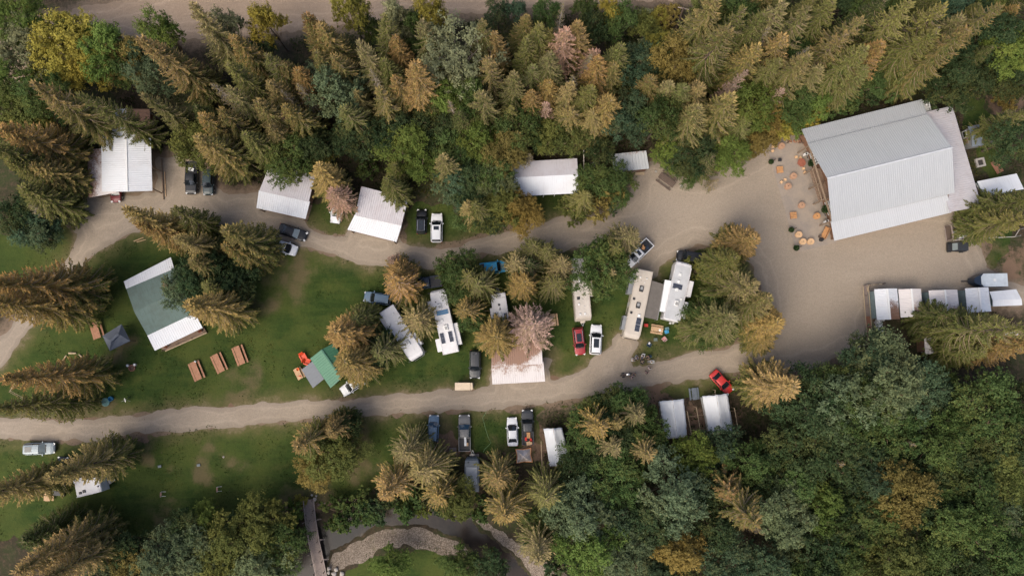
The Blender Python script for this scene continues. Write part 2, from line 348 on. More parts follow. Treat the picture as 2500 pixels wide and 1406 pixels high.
HIW = gravel('highway_dirt', (0.41, 0.305, 0.215), (0.50, 0.38, 0.28), (0.34, 0.245, 0.17))
k = NT('creek_pebbles'); v = k.voro(7.5, 'Color'); n = k.noise(0.6, 6, 0.7); n3 = k.noise(6, 5, 0.8)
c = k.mix(k.rng(v, 0.2, 0.8), (0.13, 0.105, 0.08), (0.34, 0.28, 0.22)); c = k.mix(k.rng(n3, 0.40, 0.60, 0.45, 1.0), (0.12, 0.09, 0.065), c); c = k.mix(k.rng(n, 0.55, 0.72, 0, 0.5), c, (0.13, 0.12, 0.06))
k.col(c); k.rough(0.9); k.bump(v, 0.6, 0.08); PEB = k.m
k = NT('concrete_patio'); n = k.noise(0.4, 7, 0.7); n3 = k.noise(7, 6, 0.8)
c = k.mix(k.rng(n, 0.35, 0.65), (0.33, 0.275, 0.22), (0.255, 0.22, 0.19)); c = k.mix(k.rng(n3, 0.4, 0.7, 0, 0.4), c, (0.40, 0.34, 0.27)); k.col(c); k.rough(0.85); PATIO = k.m
k = NT('creek_water'); n = k.noise(1.1, 3); n2 = k.noise(0.18, 4)
c = k.mix(k.rng(n2, 0.4, 0.6), (0.013, 0.012, 0.012), (0.030, 0.023, 0.019)); sh = k.math('ADD', k.attr('a0'), k.math('MULTIPLY', k.math('SUBTRACT', k.noise(1.5, 6, .8), 0.5), 2.4)); c = k.mix(k.rng(sh, 0.2, 2.0, 0.85, 0), c, k.mix(k.rng(k.noise(3.5, 5, .85), .42, .6), (0.035, 0.026, 0.018), (0.10, 0.078, 0.055))); k.col(c); k.rough(0.22, 0.2); k.bump(n, 0.15, 0.05); WAT = k.m

def ring(verts, faces, attrs):
    # the same sheet carried on to the horizon
    n = len(verts)
    E = 3500.0
    inner = [(GX0, GY0), (GX1, GY0), (GX1, GY1), (GX0, GY1)]; outer = [(-E, -E), (E, -E), (E, E), (-E, E)]
    for x, y in inner+outer:
        verts.append((x, y, -0.05))
        for A in attrs: A.append(-9.0 if A is attrs[0] else 0.0)
    for k_ in range(4): faces.append((n+k_, n+4+k_, n+4+(k_+1) % 4, n+(k_+1) % 4))
HAS = np.full_like(XX, 1.0)
sheet('ground', HAS, FLOOR, 0.0, (np.minimum(ROADD, 3), WORN), extra=ring)
Fl = np.minimum(Fl, -Fw0-1.0)
sheet('lawn', Fl, LAWN, 0.012, (np.minimum(ROADD, 3), WORN))
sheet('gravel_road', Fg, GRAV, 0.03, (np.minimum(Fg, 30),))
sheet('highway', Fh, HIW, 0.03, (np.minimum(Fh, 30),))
sheet('gravel_bar', Fb, PEB, 0.03, (Fb,))
sheet('creek_water', Fw, WAT, 0.0, (np.clip(Fw, -3, 6),), zconst=-0.62)
pp = [P(a, b) for a, b in [(1876,372),(1881,352),(1930,338),(1975,350),(2040,560),(2042,592),(1950,615),(1938,592)]]
mb = MB(); mb.prism([(p.x, p.y) for p in pp], -0.05, 0.07); o = mb.build('patio', PATIO); o['kind'] = 'structure'
# ---------------------------------------------------------------- foliage
def needle_mat(name, green, gvar):
    k = NT(name); oi = k.t.nodes.new('ShaderNodeObjectInfo')
    f = k.attr('tip'); r = k.attr('rnd')
    g = k.mix(r, green, gvar)
    tipc = k.mix(r, oi.outputs['Color'], k.mix(0.42, oi.outputs['Color'], (0.02, 0.03, 0.01)))
    c = k.mix(f, g, tipc)
    t = k.t; out = t.nodes['Material Output']; t.nodes.remove(k.b)
    d = t.nodes.new('ShaderNodeBsdfDiffuse'); tr = t.nodes.new('ShaderNodeBsdfTranslucent'); mx = t.nodes.new('ShaderNodeMixShader'); mx.inputs[0].default_value = 0.22
    t.links.new(c, d.inputs[0]); t.links.new(c, tr.inputs[0]); t.links.new(d.outputs[0], mx.inputs[1]); t.links.new(tr.outputs[0], mx.inputs[2]); t.links.new(mx.outputs[0], out.inputs[0])
    return k.m
NEEDLE = needle_mat('spruce_needles', (0.068, 0.098, 0.028), (0.175, 0.180, 0.056))
def leaf_mat():
    k = NT('leaves'); oi = k.t.nodes.new('ShaderNodeObjectInfo'); r = k.attr('rnd'); f = k.attr('tip')
    c = k.mix(r, k.mix(0.55, oi.outputs['Color'], (0.010, 0.022, 0.007)), k.mix(0.15, oi.outputs['Color'], (0.34, 0.32, 0.14)))
    c = k.mix(k.math('MULTIPLY', f, 0.5), c, k.mix(0.5, oi.outputs['Color'], (0.22, 0.17, 0.045)))
    t = k.t; out = t.nodes['Material Output']; t.nodes.remove(k.b)
    d = t.nodes.new('ShaderNodeBsdfDiffuse'); tr = t.nodes.new('ShaderNodeBsdfTranslucent'); mx = t.nodes.new('ShaderNodeMixShader'); mx.inputs[0].default_value = 0.25
    t.links.new(c, d.inputs[0]); t.links.new(c, tr.inputs[0]); t.links.new(d.outputs[0], mx.inputs[1]); t.links.new(tr.outputs[0], mx.inputs[2]); t.links.new(mx.outputs[0], out.inputs[0])
    return k.m
LEAF = leaf_mat()
BARK = mat('bark', (0.10, 0.075, 0.055), rough=0.95, var=0.35, scale=4)
BARKP = mat('pale_bark', (0.34, 0.31, 0.27), rough=0.9, var=0.25, scale=4)
TWIG = mat('branch_wood', (0.27, 0.20, 0.125), rough=0.95, var=0.25, scale=3)
TWIGP = mat('dead_branch_wood', (0.30, 0.25, 0.21), rough=0.95, var=0.2, scale=3)
class FM:   # fast foliage mesh: leaves (rhombs) + stems with per-face attributes
    def __init__(s): s.v = []; s.f = []; s.mi = []; s.tip = []; s.rnd = []
    def rhomb(s, a, b, side, w, tip, rnd, fold=0.25):
        m = a+(b-a)*0.45; n = len(s.v); dn = Vector((0, 0, -w*fold))
        s.v += [tuple(a), tuple(m+side*w+dn), tuple(b), tuple(m-side*w+dn)]
        s.f += [(n, n+1, n+2), (n, n+2, n+3)]; s.mi += [0, 0]; s.tip += [tip]*2; s.rnd += [rnd]*2
    def quad(s, c, u, w, tip, rnd):
        n = len(s.v); s.v += [tuple(c-u-w*0.4), tuple(c+w), tuple(c+u+w*0.3), tuple(c-w)]
        s.f.append((n, n+1, n+2, n+3)); s.mi.append(0); s.tip.append(tip); s.rnd.append(rnd)
    def stem(s, pts, r0, r1, mi=1):
        n = len(s.v); m = len(pts)
        for i, p in enumerate(pts):
            d = (pts[min(i+1, m-1)]-pts[max(0, i-1)]).normalized(); up = Vector((0, 0, 1)) if abs(d.z) < .9 else Vector((1, 0, 0))
            x = d.cross(up).normalized(); y = d.cross(x); r = r0+(r1-r0)*i/(m-1)
            for q in range(3):
                a = 2.094*q; s.v.append(tuple(p+(x*math.cos(a)+y*math.sin(a))*r))
        for i in range(m-1):
            for q in range(3):
                s.f.append((n+i*3+q, n+i*3+(q+1) % 3, n+(i+1)*3+(q+1) % 3, n+(i+1)*3+q)); s.mi.append(mi); s.tip.append(0); s.rnd.append(0)
    def mesh(s, name, mats):
        me = bpy.data.meshes.new(name); me.from_pydata(s.v, [], s.f)
        for m in mats: me.materials.append(m)
        me.polygons.foreach_set('material_index', s.mi)
        for nm, A in (('tip', s.tip), ('rnd', s.rnd)):
            at = me.attributes.new(nm, 'FLOAT', 'FACE'); at.data.foreach_set('value', np.array(A, np.float32))
        me.update(); return me
def conifer_mesh(seed, H=20.0, RR=4.0, dens=1.0, dead=0.0, droop=0.0, twig=1.0, gap=1.0, coney=0.36, t0=0.10):
    rg = random.Random(seed); m = FM(); lean = Vector((rg.uniform(-.4, .4), rg.uniform(-.4, .4), 0))
    z = H*t0; asym = rg.uniform(0, 6.28)
    while z < H*0.985:
        t = z/H
        nb = max(3, int(round((6.2 if t < .5 else 4.9)*dens+rg.uniform(-.7, .7))))
        a0 = rg.uniform(0, 6.28)
        for b in range(nb):
            ang = a0+b*6.283/nb+rg.uniform(-.35, .35)
            Lb = RR*((1-t)**0.86)*rg.uniform(.74, 1.08)*1.04*(1+0.13*math.cos(ang-asym))+0.3
            if t < 0.25: Lb *= 0.55+t*1.8
            pitch = R(-22+62*t**1.5+rg.uniform(-9, 9)-droop*16)
            dr = Vector((math.cos(ang), math.sin(ang), 0)); o = lean*t*t*2+Vector((0, 0, z+rg.uniform(-.15, .15)))
            npt = 4; pts = []
            for i in range(npt+1):
                s_ = i/npt; zz = math.sin(pitch)*Lb*s_ - (0.10+0.05*droop)*Lb*math.sin(s_*3.1416*0.9)+0.10*Lb*s_*s_
                sw = 0.07*Lb*math.sin(s_*2.2)*(1 if b % 2 else -1)
                pts.append(o+dr*(Lb*s_*math.cos(pitch))+Vector((-dr.y, dr.x, 0))*sw+Vector((0, 0, zz)))
            m.stem([q_+Vector((0, 0, .03)) for q_ in pts], 0.036+0.012*Lb, 0.016, 1)
            isdead = rg.random() < dead
            br = rg.random()
            cone = min(1.0, max(0.0, (t-0.36)*2.2*coney+rg.uniform(-.25, .30)+0.34*coney))
            s_ = 0.16 if Lb > 1.2 else 0.05
            step = 0.23/Lb
            while s_ < 1.0:
                i = min(npt-1, int(s_*npt)); f = s_*npt-i; p = pts[i].lerp(pts[i+1], f)
                d = (pts[i+1]-pts[i]).normalized(); sd_ = d.cross(Vector((0, 0, 1))).normalized()
                for sg in (-1, 1):
                    if isdead and rg.random() < .8: continue
                    tl = min(.80, 0.26+0.36*Lb*(1-s_)*0.9)*rg.uniform(.7, 1.15)*(1.0 if t < .45 else .72)*twig
                    tw = (d*rg.uniform(.8, 1.3)+sd_*sg*rg.uniform(.6, 1.0)+Vector((0, 0, rg.uniform(-.5, -.05)))).normalized()
                    e = p+tw*tl; sv = tw.cross(Vector((0, 0, 1))).normalized()
                    fac = min(1, max(0, cone*(0.45+0.6*s_)+rg.uniform(-.22, .22)))
                    m.rhomb(p, e, sv, rg.uniform(.07, .115)*(0.8+0.45*tl), fac, min(1, max(0, br*0.65+rg.random()*.35)), 0.9)
                    if rg.random() < .55:
                        q = p.lerp(e, rg.uniform(.3, .7)); e2 = q+Vector((tw.x*.3+rg.uniform(-.2, .2), tw.y*.3+rg.uniform(-.2, .2), -.42))*rg.uniform(.5, 1.0)
                        m.rhomb(q, e2, sv, .08, fac*.75, rg.random(), 0.0)
                s_ += step*rg.uniform(.8, 1.25)
            if not isdead: m.rhomb(pts[-1]-d*0.2, pts[-1]+d*0.4, sd_, .09, min(1, cone+.2), rg.random(), .3)
        z += (0.44-0.16*t)*rg.uniform(.7, 1.3)*gap
    tip = lean*2+Vector((0, 0, H)); 
    for q in range(7):
        a = rg.uniform(0, 6.28); p = tip-Vector((0, 0, rg.uniform(.1, .9))); dd = Vector((math.cos(a), math.sin(a), .8))*.4
        m.rhomb(p, p+dd, Vector((-math.sin(a), math.cos(a), 0)), .06, min(1, coney+.3), rg.random(), .2)
    return m, lean
def trunk_mesh(H, r, lean, m_, name='trunk', seg=7):
    mb = MB(); mb.tube([Vector((0, 0, -0.3)), Vector((0, 0, H*.25)), lean*0.5*.98+Vector((0, 0, H*.5)), lean*1.1+Vector((0, 0, H*.75)), lean*2+Vector((0, 0, H))], [r*1.25, r, r*.75, r*.45, .03], seg)
    me = bpy.data.meshes.new(name); me.from_pydata(mb.v, [], mb.f); me.materials.append(m_); me.update(); return me
def decid_mesh(seed, H=14.0, RR=5.0, nleaf=15000, lobes=17, size=0.155, gaps=0.0, crownbase=0.3, twigm=1):
    rg = random.Random(seed); rs = np.random.RandomState(seed); m = FM()
    cs = []; tries = 0
    while len(cs) < lobes and tries < 900:
        tries += 1
        a = rg.uniform(0, 6.28); rr = RR*math.sqrt(rg.random())*.84; hh = rg.random()
        prof = math.sqrt(max(0.05, 1-(rr/RR)**2))
        z = H*(crownbase+(1-crownbase)*(0.20+0.68*prof*(0.30+0.70*hh)))
        c = Vector((rr*math.cos(a), rr*math.sin(a), z)); r = RR*rg.uniform(.20, .36)
        if all((c-q).length > (r+w)*.52 for q, w in cs): cs.append((c, r))
    tb = Vector((0, 0, H*crownbase*0.8))
    tot = sum(r*r for c, r in cs)
    for c, r in cs:
        mid = tb.lerp(c, .5)+Vector((0, 0, H*.06)); m.stem([tb, mid, c], .11, .03, 1)
        lb = rg.random(); yl = rg.random() < .22
        k_ = int(nleaf*r*r/tot)
        # sub-clumps on the lobe surface
        nc = max(6, int(k_/26)); sub = []
        for _ in range(nc):
            d = rs.randn(3); d /= np.linalg.norm(d)
            if d[2] < -0.35: d[2] = -d[2]
            sub.append((c+Vector(d)*r*rg.uniform(.66, 1.32), Vector(d), rg.random()))
        for s_c, d0, sb in sub:
            if rg.random() < .12: m.stem([c, s_c], .035, .012, 1)
            cr = r*rg.uniform(.20, .34)
            for _ in range(26):
                p = s_c+Vector(rs.randn(3))*cr*.42+d0*(rg.random()*2.2-1.1)*cr
                nrm = (d0+Vector(rs.randn(3))*.75+Vector((0, 0, .5))).normalized()
                u = nrm.cross(Vector(rs.randn(3))).normalized(); w = nrm.cross(u)
                sz = size*rg.uniform(.6, 1.25)
                m.quad(p, u*sz, w*sz*.62, 1.0 if (yl and rg.random() < .7) else (rg.random() < .08)*1.0, min(1, max(0, .02+.30*lb+.42*sb+.38*rg.random()-.1)))
    return m
CON = []
for i, kw in enumerate([dict(), dict(dens=.9, droop=.6), dict(dens=.8, dead=.12), dict(dens=1.05, droop=.3), dict(dens=.7, dead=.25, droop=.8), dict(droop=1.0), dict(dens=.75, dead=.3, coney=.6), dict(dens=1.1, droop=.2, coney=.25), dict(dens=.85, dead=.15, droop=.5, coney=.7), dict(dens=.65, dead=.4, coney=.5)]):
    m, ln = conifer_mesh(100+i, **kw)
    CON.append((m.mesh('spruce_crown', [NEEDLE, TWIG]), trunk_mesh(20, .24, ln, BARK)))
m, ln = conifer_mesh(140, dens=.95, dead=.10, coney=1.3); CONGOLD = [(m.mesh('spruce_crown', [NEEDLE, TWIG]), trunk_mesh(20, .24, ln, BARK))]
m, ln = conifer_mesh(141, dens=.85, dead=.1, droop=.7, coney=1.4); CONGOLD.append((m.mesh('spruce_crown', [NEEDLE, TWIG]), trunk_mesh(20, .24, ln, BARK)))
m, ln = conifer_mesh(142, dens=1.0, droop=.4, coney=1.2); CONGOLD.append((m.mesh('spruce_crown', [NEEDLE, TWIG]), trunk_mesh(20, .24, ln, BARK)))
CONSTAR = []
for i in range(4):
    m, ln = conifer_mesh(160+i, dens=.85, twig=.55, gap=1.35, coney=[1.0, .8, 1.1, .6][i], dead=.08, droop=.1); CONSTAR.append((m.mesh('spruce_crown', [NEEDLE, TWIG]), trunk_mesh(20, .2, ln, BARK)))
m, ln = conifer_mesh(150, dens=.85, dead=.55, coney=2.0); CONDEAD = [(m.mesh('spruce_crown', [NEEDLE, mat('dying_branch_wood', (.40, .27, .20), rough=.95)]), trunk_mesh(20, .2, ln, BARKP))]
m, ln = conifer_mesh(151, dens=.7, dead=1.0, coney=2.0); CONBARE = [(m.mesh('bare_branches', [NEEDLE, TWIGP]), trunk_mesh(20, .2, ln, BARKP))]
DEC = []
for i in range(6):
    m = decid_mesh(200+i, lobes=[17, 22, 15, 26, 19, 13][i]); DEC.append((m.mesh('leafy_crown', [LEAF, TWIG]), trunk_mesh(9.5, .24, Vector((.1, .1, 0)), BARK)))
m = decid_mesh(230, nleaf=9000, lobes=20, size=.15); DECPALE = [(m.mesh('leafy_crown', [LEAF, TWIGP]), trunk_mesh(9.5, .24, Vector((.1, .1, 0)), BARKP))]
BUSH = []
for i in range(4):
    m = decid_mesh(260+i, H=3.2, RR=2.4, nleaf=3600, lobes=9, size=.15, crownbase=.05); BUSH.append((m.mesh('bush_leaves', [LEAF, TWIG]), trunk_mesh(1.6, .08, Vector((.05, 0, 0)), BARK)))
CCOL = {'gold': (0.46, 0.325, 0.120), 'orange': (0.45, 0.280, 0.108), 'tan': (0.38, 0.285, 0.125), 'olive': (0.26, 0.235, 0.078), 'pink': (0.60, 0.37, 0.28), 'dark': (0.07, 0.085, 0.035), 'rust': (0.38, 0.22, 0.10)}
CWORD = {'gold': 'golden', 'orange': 'orange-tipped', 'tan': 'tan brown', 'olive': 'olive green', 'pink': 'pinkish dying', 'dark': 'dark green', 'rust': 'rust brown'}
DCOL = {'green': (0.078, 0.130, 0.038), 'dark': (0.040, 0.074, 0.032), 'sage': (0.160, 0.210, 0.110), 'blue': (0.066, 0.120, 0.070), 'yellow': (0.40, 0.34, 0.065), 'lime': (0.15, 0.215, 0.045), 'amber': (0.30, 0.215, 0.062), 'pale': (0.32, 0.33, 0.18), 'mid': (0.15, 0.165, 0.044)}
DWORD = {'green': 'fresh green', 'dark': 'deep dark green', 'sage': 'grey green', 'blue': 'bluish green', 'yellow': 'yellow autumn', 'lime': 'bright lime green', 'amber': 'amber brown', 'pale': 'pale silvery', 'mid': 'olive toned'}
TREES = []
rt = random.Random(5)
def tree(kind, tx, ty, h, r, colr, label=None, jit=True):
    """tip pixel, height and crown radius -> a tree standing where its tip shows in the photo"""
    zt = h if kind in ('c', 'x', 'X') else h*0.86
    p = P(tx, ty, zt)
    treexy(kind, p.x, p.y, h, r, colr, (tx, ty), label)
def treexy(kind, x, y, h, r, colr, tpx, label=None):
    if kind == 'c':
        src = rt.choice(CONGOLD) if colr in ('gold', 'orange') and rt.random() < (.8 if tpx[1] > 430 or tpx[0] < 250 else .45) else rt.choice(CON); nm = 'spruce_tree'; cat = 'tree'; base = (20.0, 4.0)
        if abs(tpx[0]-1290) < 420 and tpx[1] > 560 and rt.random() < .75: src = rt.choice(CONSTAR)
    elif kind == 'x': src = CONDEAD[0]; nm = 'spruce_tree'; cat = 'tree'; base = (20.0, 4.0)
    elif kind == 'X': src = CONBARE[0]; nm = 'dead_tree'; cat = 'tree'; base = (20.0, 4.0)
    elif kind == 'd': src = rt.choice(DEC); nm = 'broadleaf_tree'; cat = 'tree'; base = (14.0, 5.0)
    elif kind == 'p': src = DECPALE[0]; nm = 'broadleaf_tree'; cat = 'tree'; base = (14.0, 5.0)
    else: src = rt.choice(BUSH); nm = 'bush'; cat = 'bush'; base = (3.2, 2.4)
    word = (CWORD if kind in 'cxX' else DWORD)[colr]
    i = int(np.clip((y-GY0)/GS, 0, ny-1)); j = int(np.clip((x-GX0)/GS, 0, nx-1))
    z = float(ZG[i, j])
    if Fw0[i, j] > 0.5: return
    t = thing(nm, None, cat, (x, y, z), rt.uniform(0, 6.28)); t.scale = (r/base[1], r/base[1], h/base[0])
    c = (CCOL if kind in 'cxX' else DCOL)[colr]; s_ = rt.uniform(.86, 1.42); hu = rt.uniform(-.10, .07)
    cc = (c[0]*s_*(1+hu), c[1]*s_, c[2]*s_*(1-hu), 1)
    a = bpy.data.objects.new('crown', src[0]); COL.objects.link(a); a.parent = t; a.color = cc
    b = bpy.data.objects.new('trunk', src[1]); COL.objects.link(b); b.parent = t
    TREES.append(dict(o=t, kind=nm, word=word, px=tpx, label=label, h=h, xy=(x, y), r=r))
# ---------------------------------------------------------------- roofs and buildings
def roof_mat(name, col, litter_col=(0.13, 0.075, 0.05), rough=0.45, dirt=0.12, grime=(0.42, 0.36, 0.32)):
    k = NT('roof_'+name); vec = k.attr('ruv', 'Vector')
    n1 = k.noise(0.5, 5, 0.7, vec=vec); n2 = k.noise(3.0, 6, 0.8, vec=vec, stretch=(3.4, 0.9, 1)); n3 = k.noise(9, 4, 0.8, vec=vec)
    c = k.mix(k.rng(n1, 0.40, 0.70, 0, dirt*3), col, tuple(a*b for a, b in zip(col, (0.86, .80, .78))))
    c = k.mix(k.rng(n3, 0.66, 0.74, 0, dirt*3.5), c, tuple(a*0.45 for a in col))
    ns = k.noise(1.2, 5, 0.7, vec=vec, stretch=(5.0, 0.35, 1))
    c = k.mix(k.rng(ns, 0.52, 0.68, 0, 0.16+dirt), c, tuple(a*0.62 for a in col))
    pn = k.t.nodes.new('ShaderNodeSeparateXYZ'); k.t.links.new(vec, pn.inputs[0])
    seam = k.math('FRACT', k.math('MULTIPLY', pn.outputs[0], 1/1.9))
    c = k.mix(k.rng(seam, 0.0, 0.05, 0.22, 0), c, tuple(a*0.6 for a in col))
    l = k.math('ADD', k.attr('lit'), k.math('MULTIPLY', k.math('SUBTRACT', n2, 0.5), 1.5)); l = k.math('ADD', l, k.math('MULTIPLY', k.math('SUBTRACT', n1, 0.5), 0.9))
    lc = k.mix(n3, litter_col, tuple(min(1, x*1.9) for x in litter_col))
    c = k.mix(k.rng(l, 0.50, 0.72), c, lc)
    k.col(c); k.rough(rough, 0.4); k.b.inputs['Metallic'].default_value = 0.0; return k.m
RW = roof_mat('white_metal', (0.66, 0.68, 0.70)); RWL = roof_mat('lodge_metal', (0.40, 0.415, 0.425), dirt=.04); RP = roof_mat('pink_white_metal', (0.52, 0.50, 0.515), dirt=.2); RG = roof_mat('pale_grey_metal', (0.44, 0.455, 0.46), dirt=.03)
RR_ = roof_mat('rusty_white_metal', (0.66, 0.62, 0.60), litter_col=(0.19, 0.115, 0.08)); RGR = roof_mat('green_metal', (0.065, 0.19, 0.115), dirt=.05)
RSH = roof_mat('grey_green_shingles', (0.125, 0.175, 0.155), rough=.95, dirt=.3); RDK = roof_mat('dark_grey', (0.16, 0.19, 0.225), rough=.7)
RCAN = roof_mat('white_canvas', (0.72, 0.74, 0.75), rough=.8, dirt=.08); RAWN = roof_mat('grey_sheet', (0.17, 0.185, 0.20), rough=.7)
def roof_panel(a, b, c, d, m, parent, name='roof_panel', rib=0.35, ribh=0.035, lit=None, thick=0.07, sag=0.0, nl=12, seed=0):
    """a-b is the lower edge, d-c the upper edge; ribs run from a-b to d-c. lit(u,v) -> litter amount"""
    a, b, c, d = map(Vector, (a, b, c, d)); W = ((b-a).length+(c-d).length)/2; L = ((d-a).length+(c-b).length)/2
    nrm = (b-a).cross(d-a).normalized()
    if nrm.z < 0: nrm = -nrm
    us = []
    if ribh > 0:
        n = max(2, int(W/rib))
        for i in range(n):
            for q, h in ((0, 0), (.62, 0), (.70, 1), (.92, 1)): us.append(((i+q)/n, h))
        us.append((1.0, 0))
    else: us = [(i/8, 0) for i in range(9)]
    vs = [j/nl for j in range(nl+1)]
    V = []; F = []; UV = []; LT = []; rs = random.Random(seed)
    for v in vs:
        for u, h in us:
            p = a.lerp(b, u).lerp(d.lerp(c, u), v)
            s_ = -sag*math.sin(math.pi*u)*math.sin(math.pi*v)
            V.append(tuple(p+nrm*(h*ribh+s_))); UV.append((u*W+seed*7, v*L, seed)); LT.append(lit(u, v) if lit else -1.0)
    m_ = len(us)
    for j in range(nl):
        for i in range(m_-1): F.append((j*m_+i, j*m_+i+1, (j+1)*m_+i+1, (j+1)*m_+i))
    n = len(V); B = [a, b, c, d]
    for p in B: V.append(tuple(p-nrm*0.004)); UV.append((0, 0, 0)); LT.append(-1)
    for p in B: V.append(tuple(p-nrm*thick)); UV.append((0, 0, 0)); LT.append(-1)
    for q in range(4): F.append((n+q, n+4+q, n+4+(q+1) % 4, n+(q+1) % 4))
    F.append((n+7, n+6, n+5, n+4))
    me = bpy.data.meshes.new(name); me.from_pydata(V, [], F); me.materials.append(m)
    at = me.attributes.new('ruv', 'FLOAT_VECTOR', 'POINT'); at.data.foreach_set('vector', np.array(UV, np.float32).ravel())
    at = me.attributes.new('lit', 'FLOAT', 'POINT'); at.data.foreach_set('value', np.array(LT, np.float32)); me.update()
    o = bpy.data.objects.new(name, me); COL.objects.link(o)
    if parent: o.parent = parent
    return o
def pz(l, z): return [P(x, y, z) for x, y in l] if not isinstance(z, (list, tuple)) else [P(x, y, zz) for (x, y), zz in zip(l, z)]
W_BROWN = mat('brown_siding', (0.23, 0.125, 0.075), rough=.85, var=.3, scale=2.5); W_WHITE = mat('white_siding', (0.55, 0.55, 0.53), rough=.7, var=.1)
W_GREY = mat('grey_siding', (0.25, 0.25, 0.24), rough=.8, var=.15); W_TEAL = mat('weathered_blue_siding', (0.16, 0.22, 0.23), rough=.8, var=.2)
POST = wood('post', (0.26, 0.19, 0.13)); DECK = wood('deck', (0.24, 0.165, 0.115)); TIMBER = wood('pale_timber', (0.46, 0.35, 0.22)); REDWOOD = wood('red_brown', (0.32, 0.145, 0.085))
ORW = wood('orange_pine', (0.50, 0.26, 0.11)); PINE = wood('pine', (0.55, 0.36, 0.20)); DARKW = wood('dark_weathered', (0.12, 0.085, 0.065)); GREYW = wood('weathered_grey', (0.27, 0.215, 0.185)); SPOOL = wood('spool', (0.62, 0.40, 0.22)); SPOOLR = wood('spool_red', (0.42, 0.25, 0.155))
def inset(ps, d):
    c = sum(ps, Vector())/len(ps); return [p+(c-p).normalized()*d for p in ps]
def walls(ps, z, parent, m, d=0.35, zs=None, name='wall', door=None, dm=None):
    q = inset([Vector((p.x, p.y, 0)) for p in ps], d); mb = MB(); n = len(q)
    tops = zs or [z]*n
    for i in range(n):
        j = (i+1) % n; mb.poly([q[i], q[j], Vector((q[j].x, q[j].y, tops[j])), Vector((q[i].x, q[i].y, tops[i]))])
    w = mb.build(name, m, parent)
    if door is not None:
        i = door; a, b = q[i], q[(i+1) % n]; mid = a.lerp(b, .4); dr = (b-a).normalized(); nr = Vector((dr.y, -dr.x, 0))
        c = sum(q, Vector())/n
        if nr.dot(mid-c) < 0: nr = -nr
        mb = MB(); mb.box(mid+nr*.05+Vector((0, 0, 1.0)), (1.0, .08, 2.0), rz=math.atan2(dr.y, dr.x)); dd = mb.build('door', dm or POST, parent)
        mb = MB(); mb.box(mid+nr*.13+dr*.35+Vector((0, 0, 1.0)), (.05, .06, .18)); mb.build('handle', CHROME, dd)
        mid = a.lerp(b, .75); mb = MB(); mb.box(mid+nr*.04+Vector((0, 0, 1.5)), (1.0, .06, .8), rz=math.atan2(dr.y, dr.x)); ww = mb.build('window', GLASS, parent)
        mb = MB()
        for s_ in (-.45, .45): mb.box(mid+nr*.05+Vector((0, 0, 1.5+s_)), (1.16, .09, .09), rz=math.atan2(dr.y, dr.x))
        for s_ in (-.54, .54): mb.box(mid+nr*.052+dr*s_+Vector((0, 0, 1.5)), (.09, .086, .86), rz=math.atan2(dr.y, dr.x))
        mb.build('frame', WHITEP, ww)
    return w
def posts(pts, z, parent, r=.09, m=None):
    for p in pts:
        mb = MB(); mb.box((p.x, p.y, z/2), (r*2, r*2, z)); mb.build('post', m or POST, parent)
def ridgecap(a, b, parent, m=WHITEP, w=.22):
    mb = MB(); mb.bar(Vector(a)+Vector((0, 0, .075)), Vector(b)+Vector((0, 0, .075)), w, .05); mb.build('ridge_cap', m, parent)
def lit_corner(cu, cv, r, amp=1.2): return lambda u, v: amp*max(0, 1-math.hypot((u-cu), (v-cv))/r)
# 1 long white shed with lean-to (left)
ZE, ZR = 4.0, 4.9
t = thing('carport_shed', 'long bright white metal carport roof with brown needle litter in one corner, far left', 'shed')
A = P(246,267,ZE); B = P(249,468,ZE); C_ = P(372,466,ZE); D = P(366,267,ZE); r0 = P(307,266,ZR); r1 = P(311,468,ZR)
roof_panel(B, A, r0, r1, RW, t, lit=lambda u, v: .55*u*u-.1, seed=1)
roof_panel(D, C_, r1, r0, RW, t, lit=lambda u, v: 1.5*max(0, 1-u*2.2)+.25*(1-v)*(1-u), seed=2)
ridgecap(r0, r1, t)
posts(inset([A, B, C_, D], .5)+[P(371,380,3.9).lerp(P(372,466,3.9), .3)+Vector((-.4, 0, 0)), P(310,462,0)], 3.9, t)
mb = MB(); q = inset([A, D, C_, B], .6); mb.poly([(q[0].x, q[0].y, 0), (q[1].x, q[1].y, 0), (q[1].x, q[1].y, 3.9), (q[0].x, q[0].y, 3.9)]); mb.build('back_wall', W_BROWN, t)
t = thing('lean_to_shed', 'low lean-to with rusty litter-covered roof against the left side of the long white carport', 'shed')
a, b, c, d = P(213,365,2.5), P(217,483,2.5), P(284,470,3.4), P(279,361,3.4)
roof_panel(b, a, d, c, RR_, t, lit=lambda u, v: .80-.50*v-.2*(1-u)*v*2, seed=3); posts([P(219,480,0), P(250,478,0), P(216,368,0)], 2.4, t)
# 2, 3 paired cabins
def pair_shed(label, up, lo, ze, seed, wm):
    t = thing('cabin', label, 'cabin')
    za = ze
    A, B, C_, D = P(*up[0], za), P(*up[1], za), P(*up[2], za-.1), P(*up[3], za-.1)   # TL TR BR BL
    roof_panel(D, C_, B, A, RP, t, 'roof_panel', lit=lambda u, v: .35*max(0, 1-u*3)*v+.12*v, seed=seed)
    e, f, g, h = P(*lo[0], za-.55), P(*lo[1], za-.55), P(*lo[2], za-1.0), P(*lo[3], za-1.0)
    roof_panel(h, g, f, e, RW if seed % 2 else RP, t, 'porch_roof', lit=lambda u, v: -.4, seed=seed+1)
    walls([A, B, C_, D], za-.15, t, wm, d=.5, door=2)
    posts(inset([g, h], .5), za-1.0, t)
    mb = MB(); q = inset([e, f, g, h], .4); mb.poly([(p.x, p.y, .18) for p in q]); mb.build('porch_deck', DECK, t)
    return t
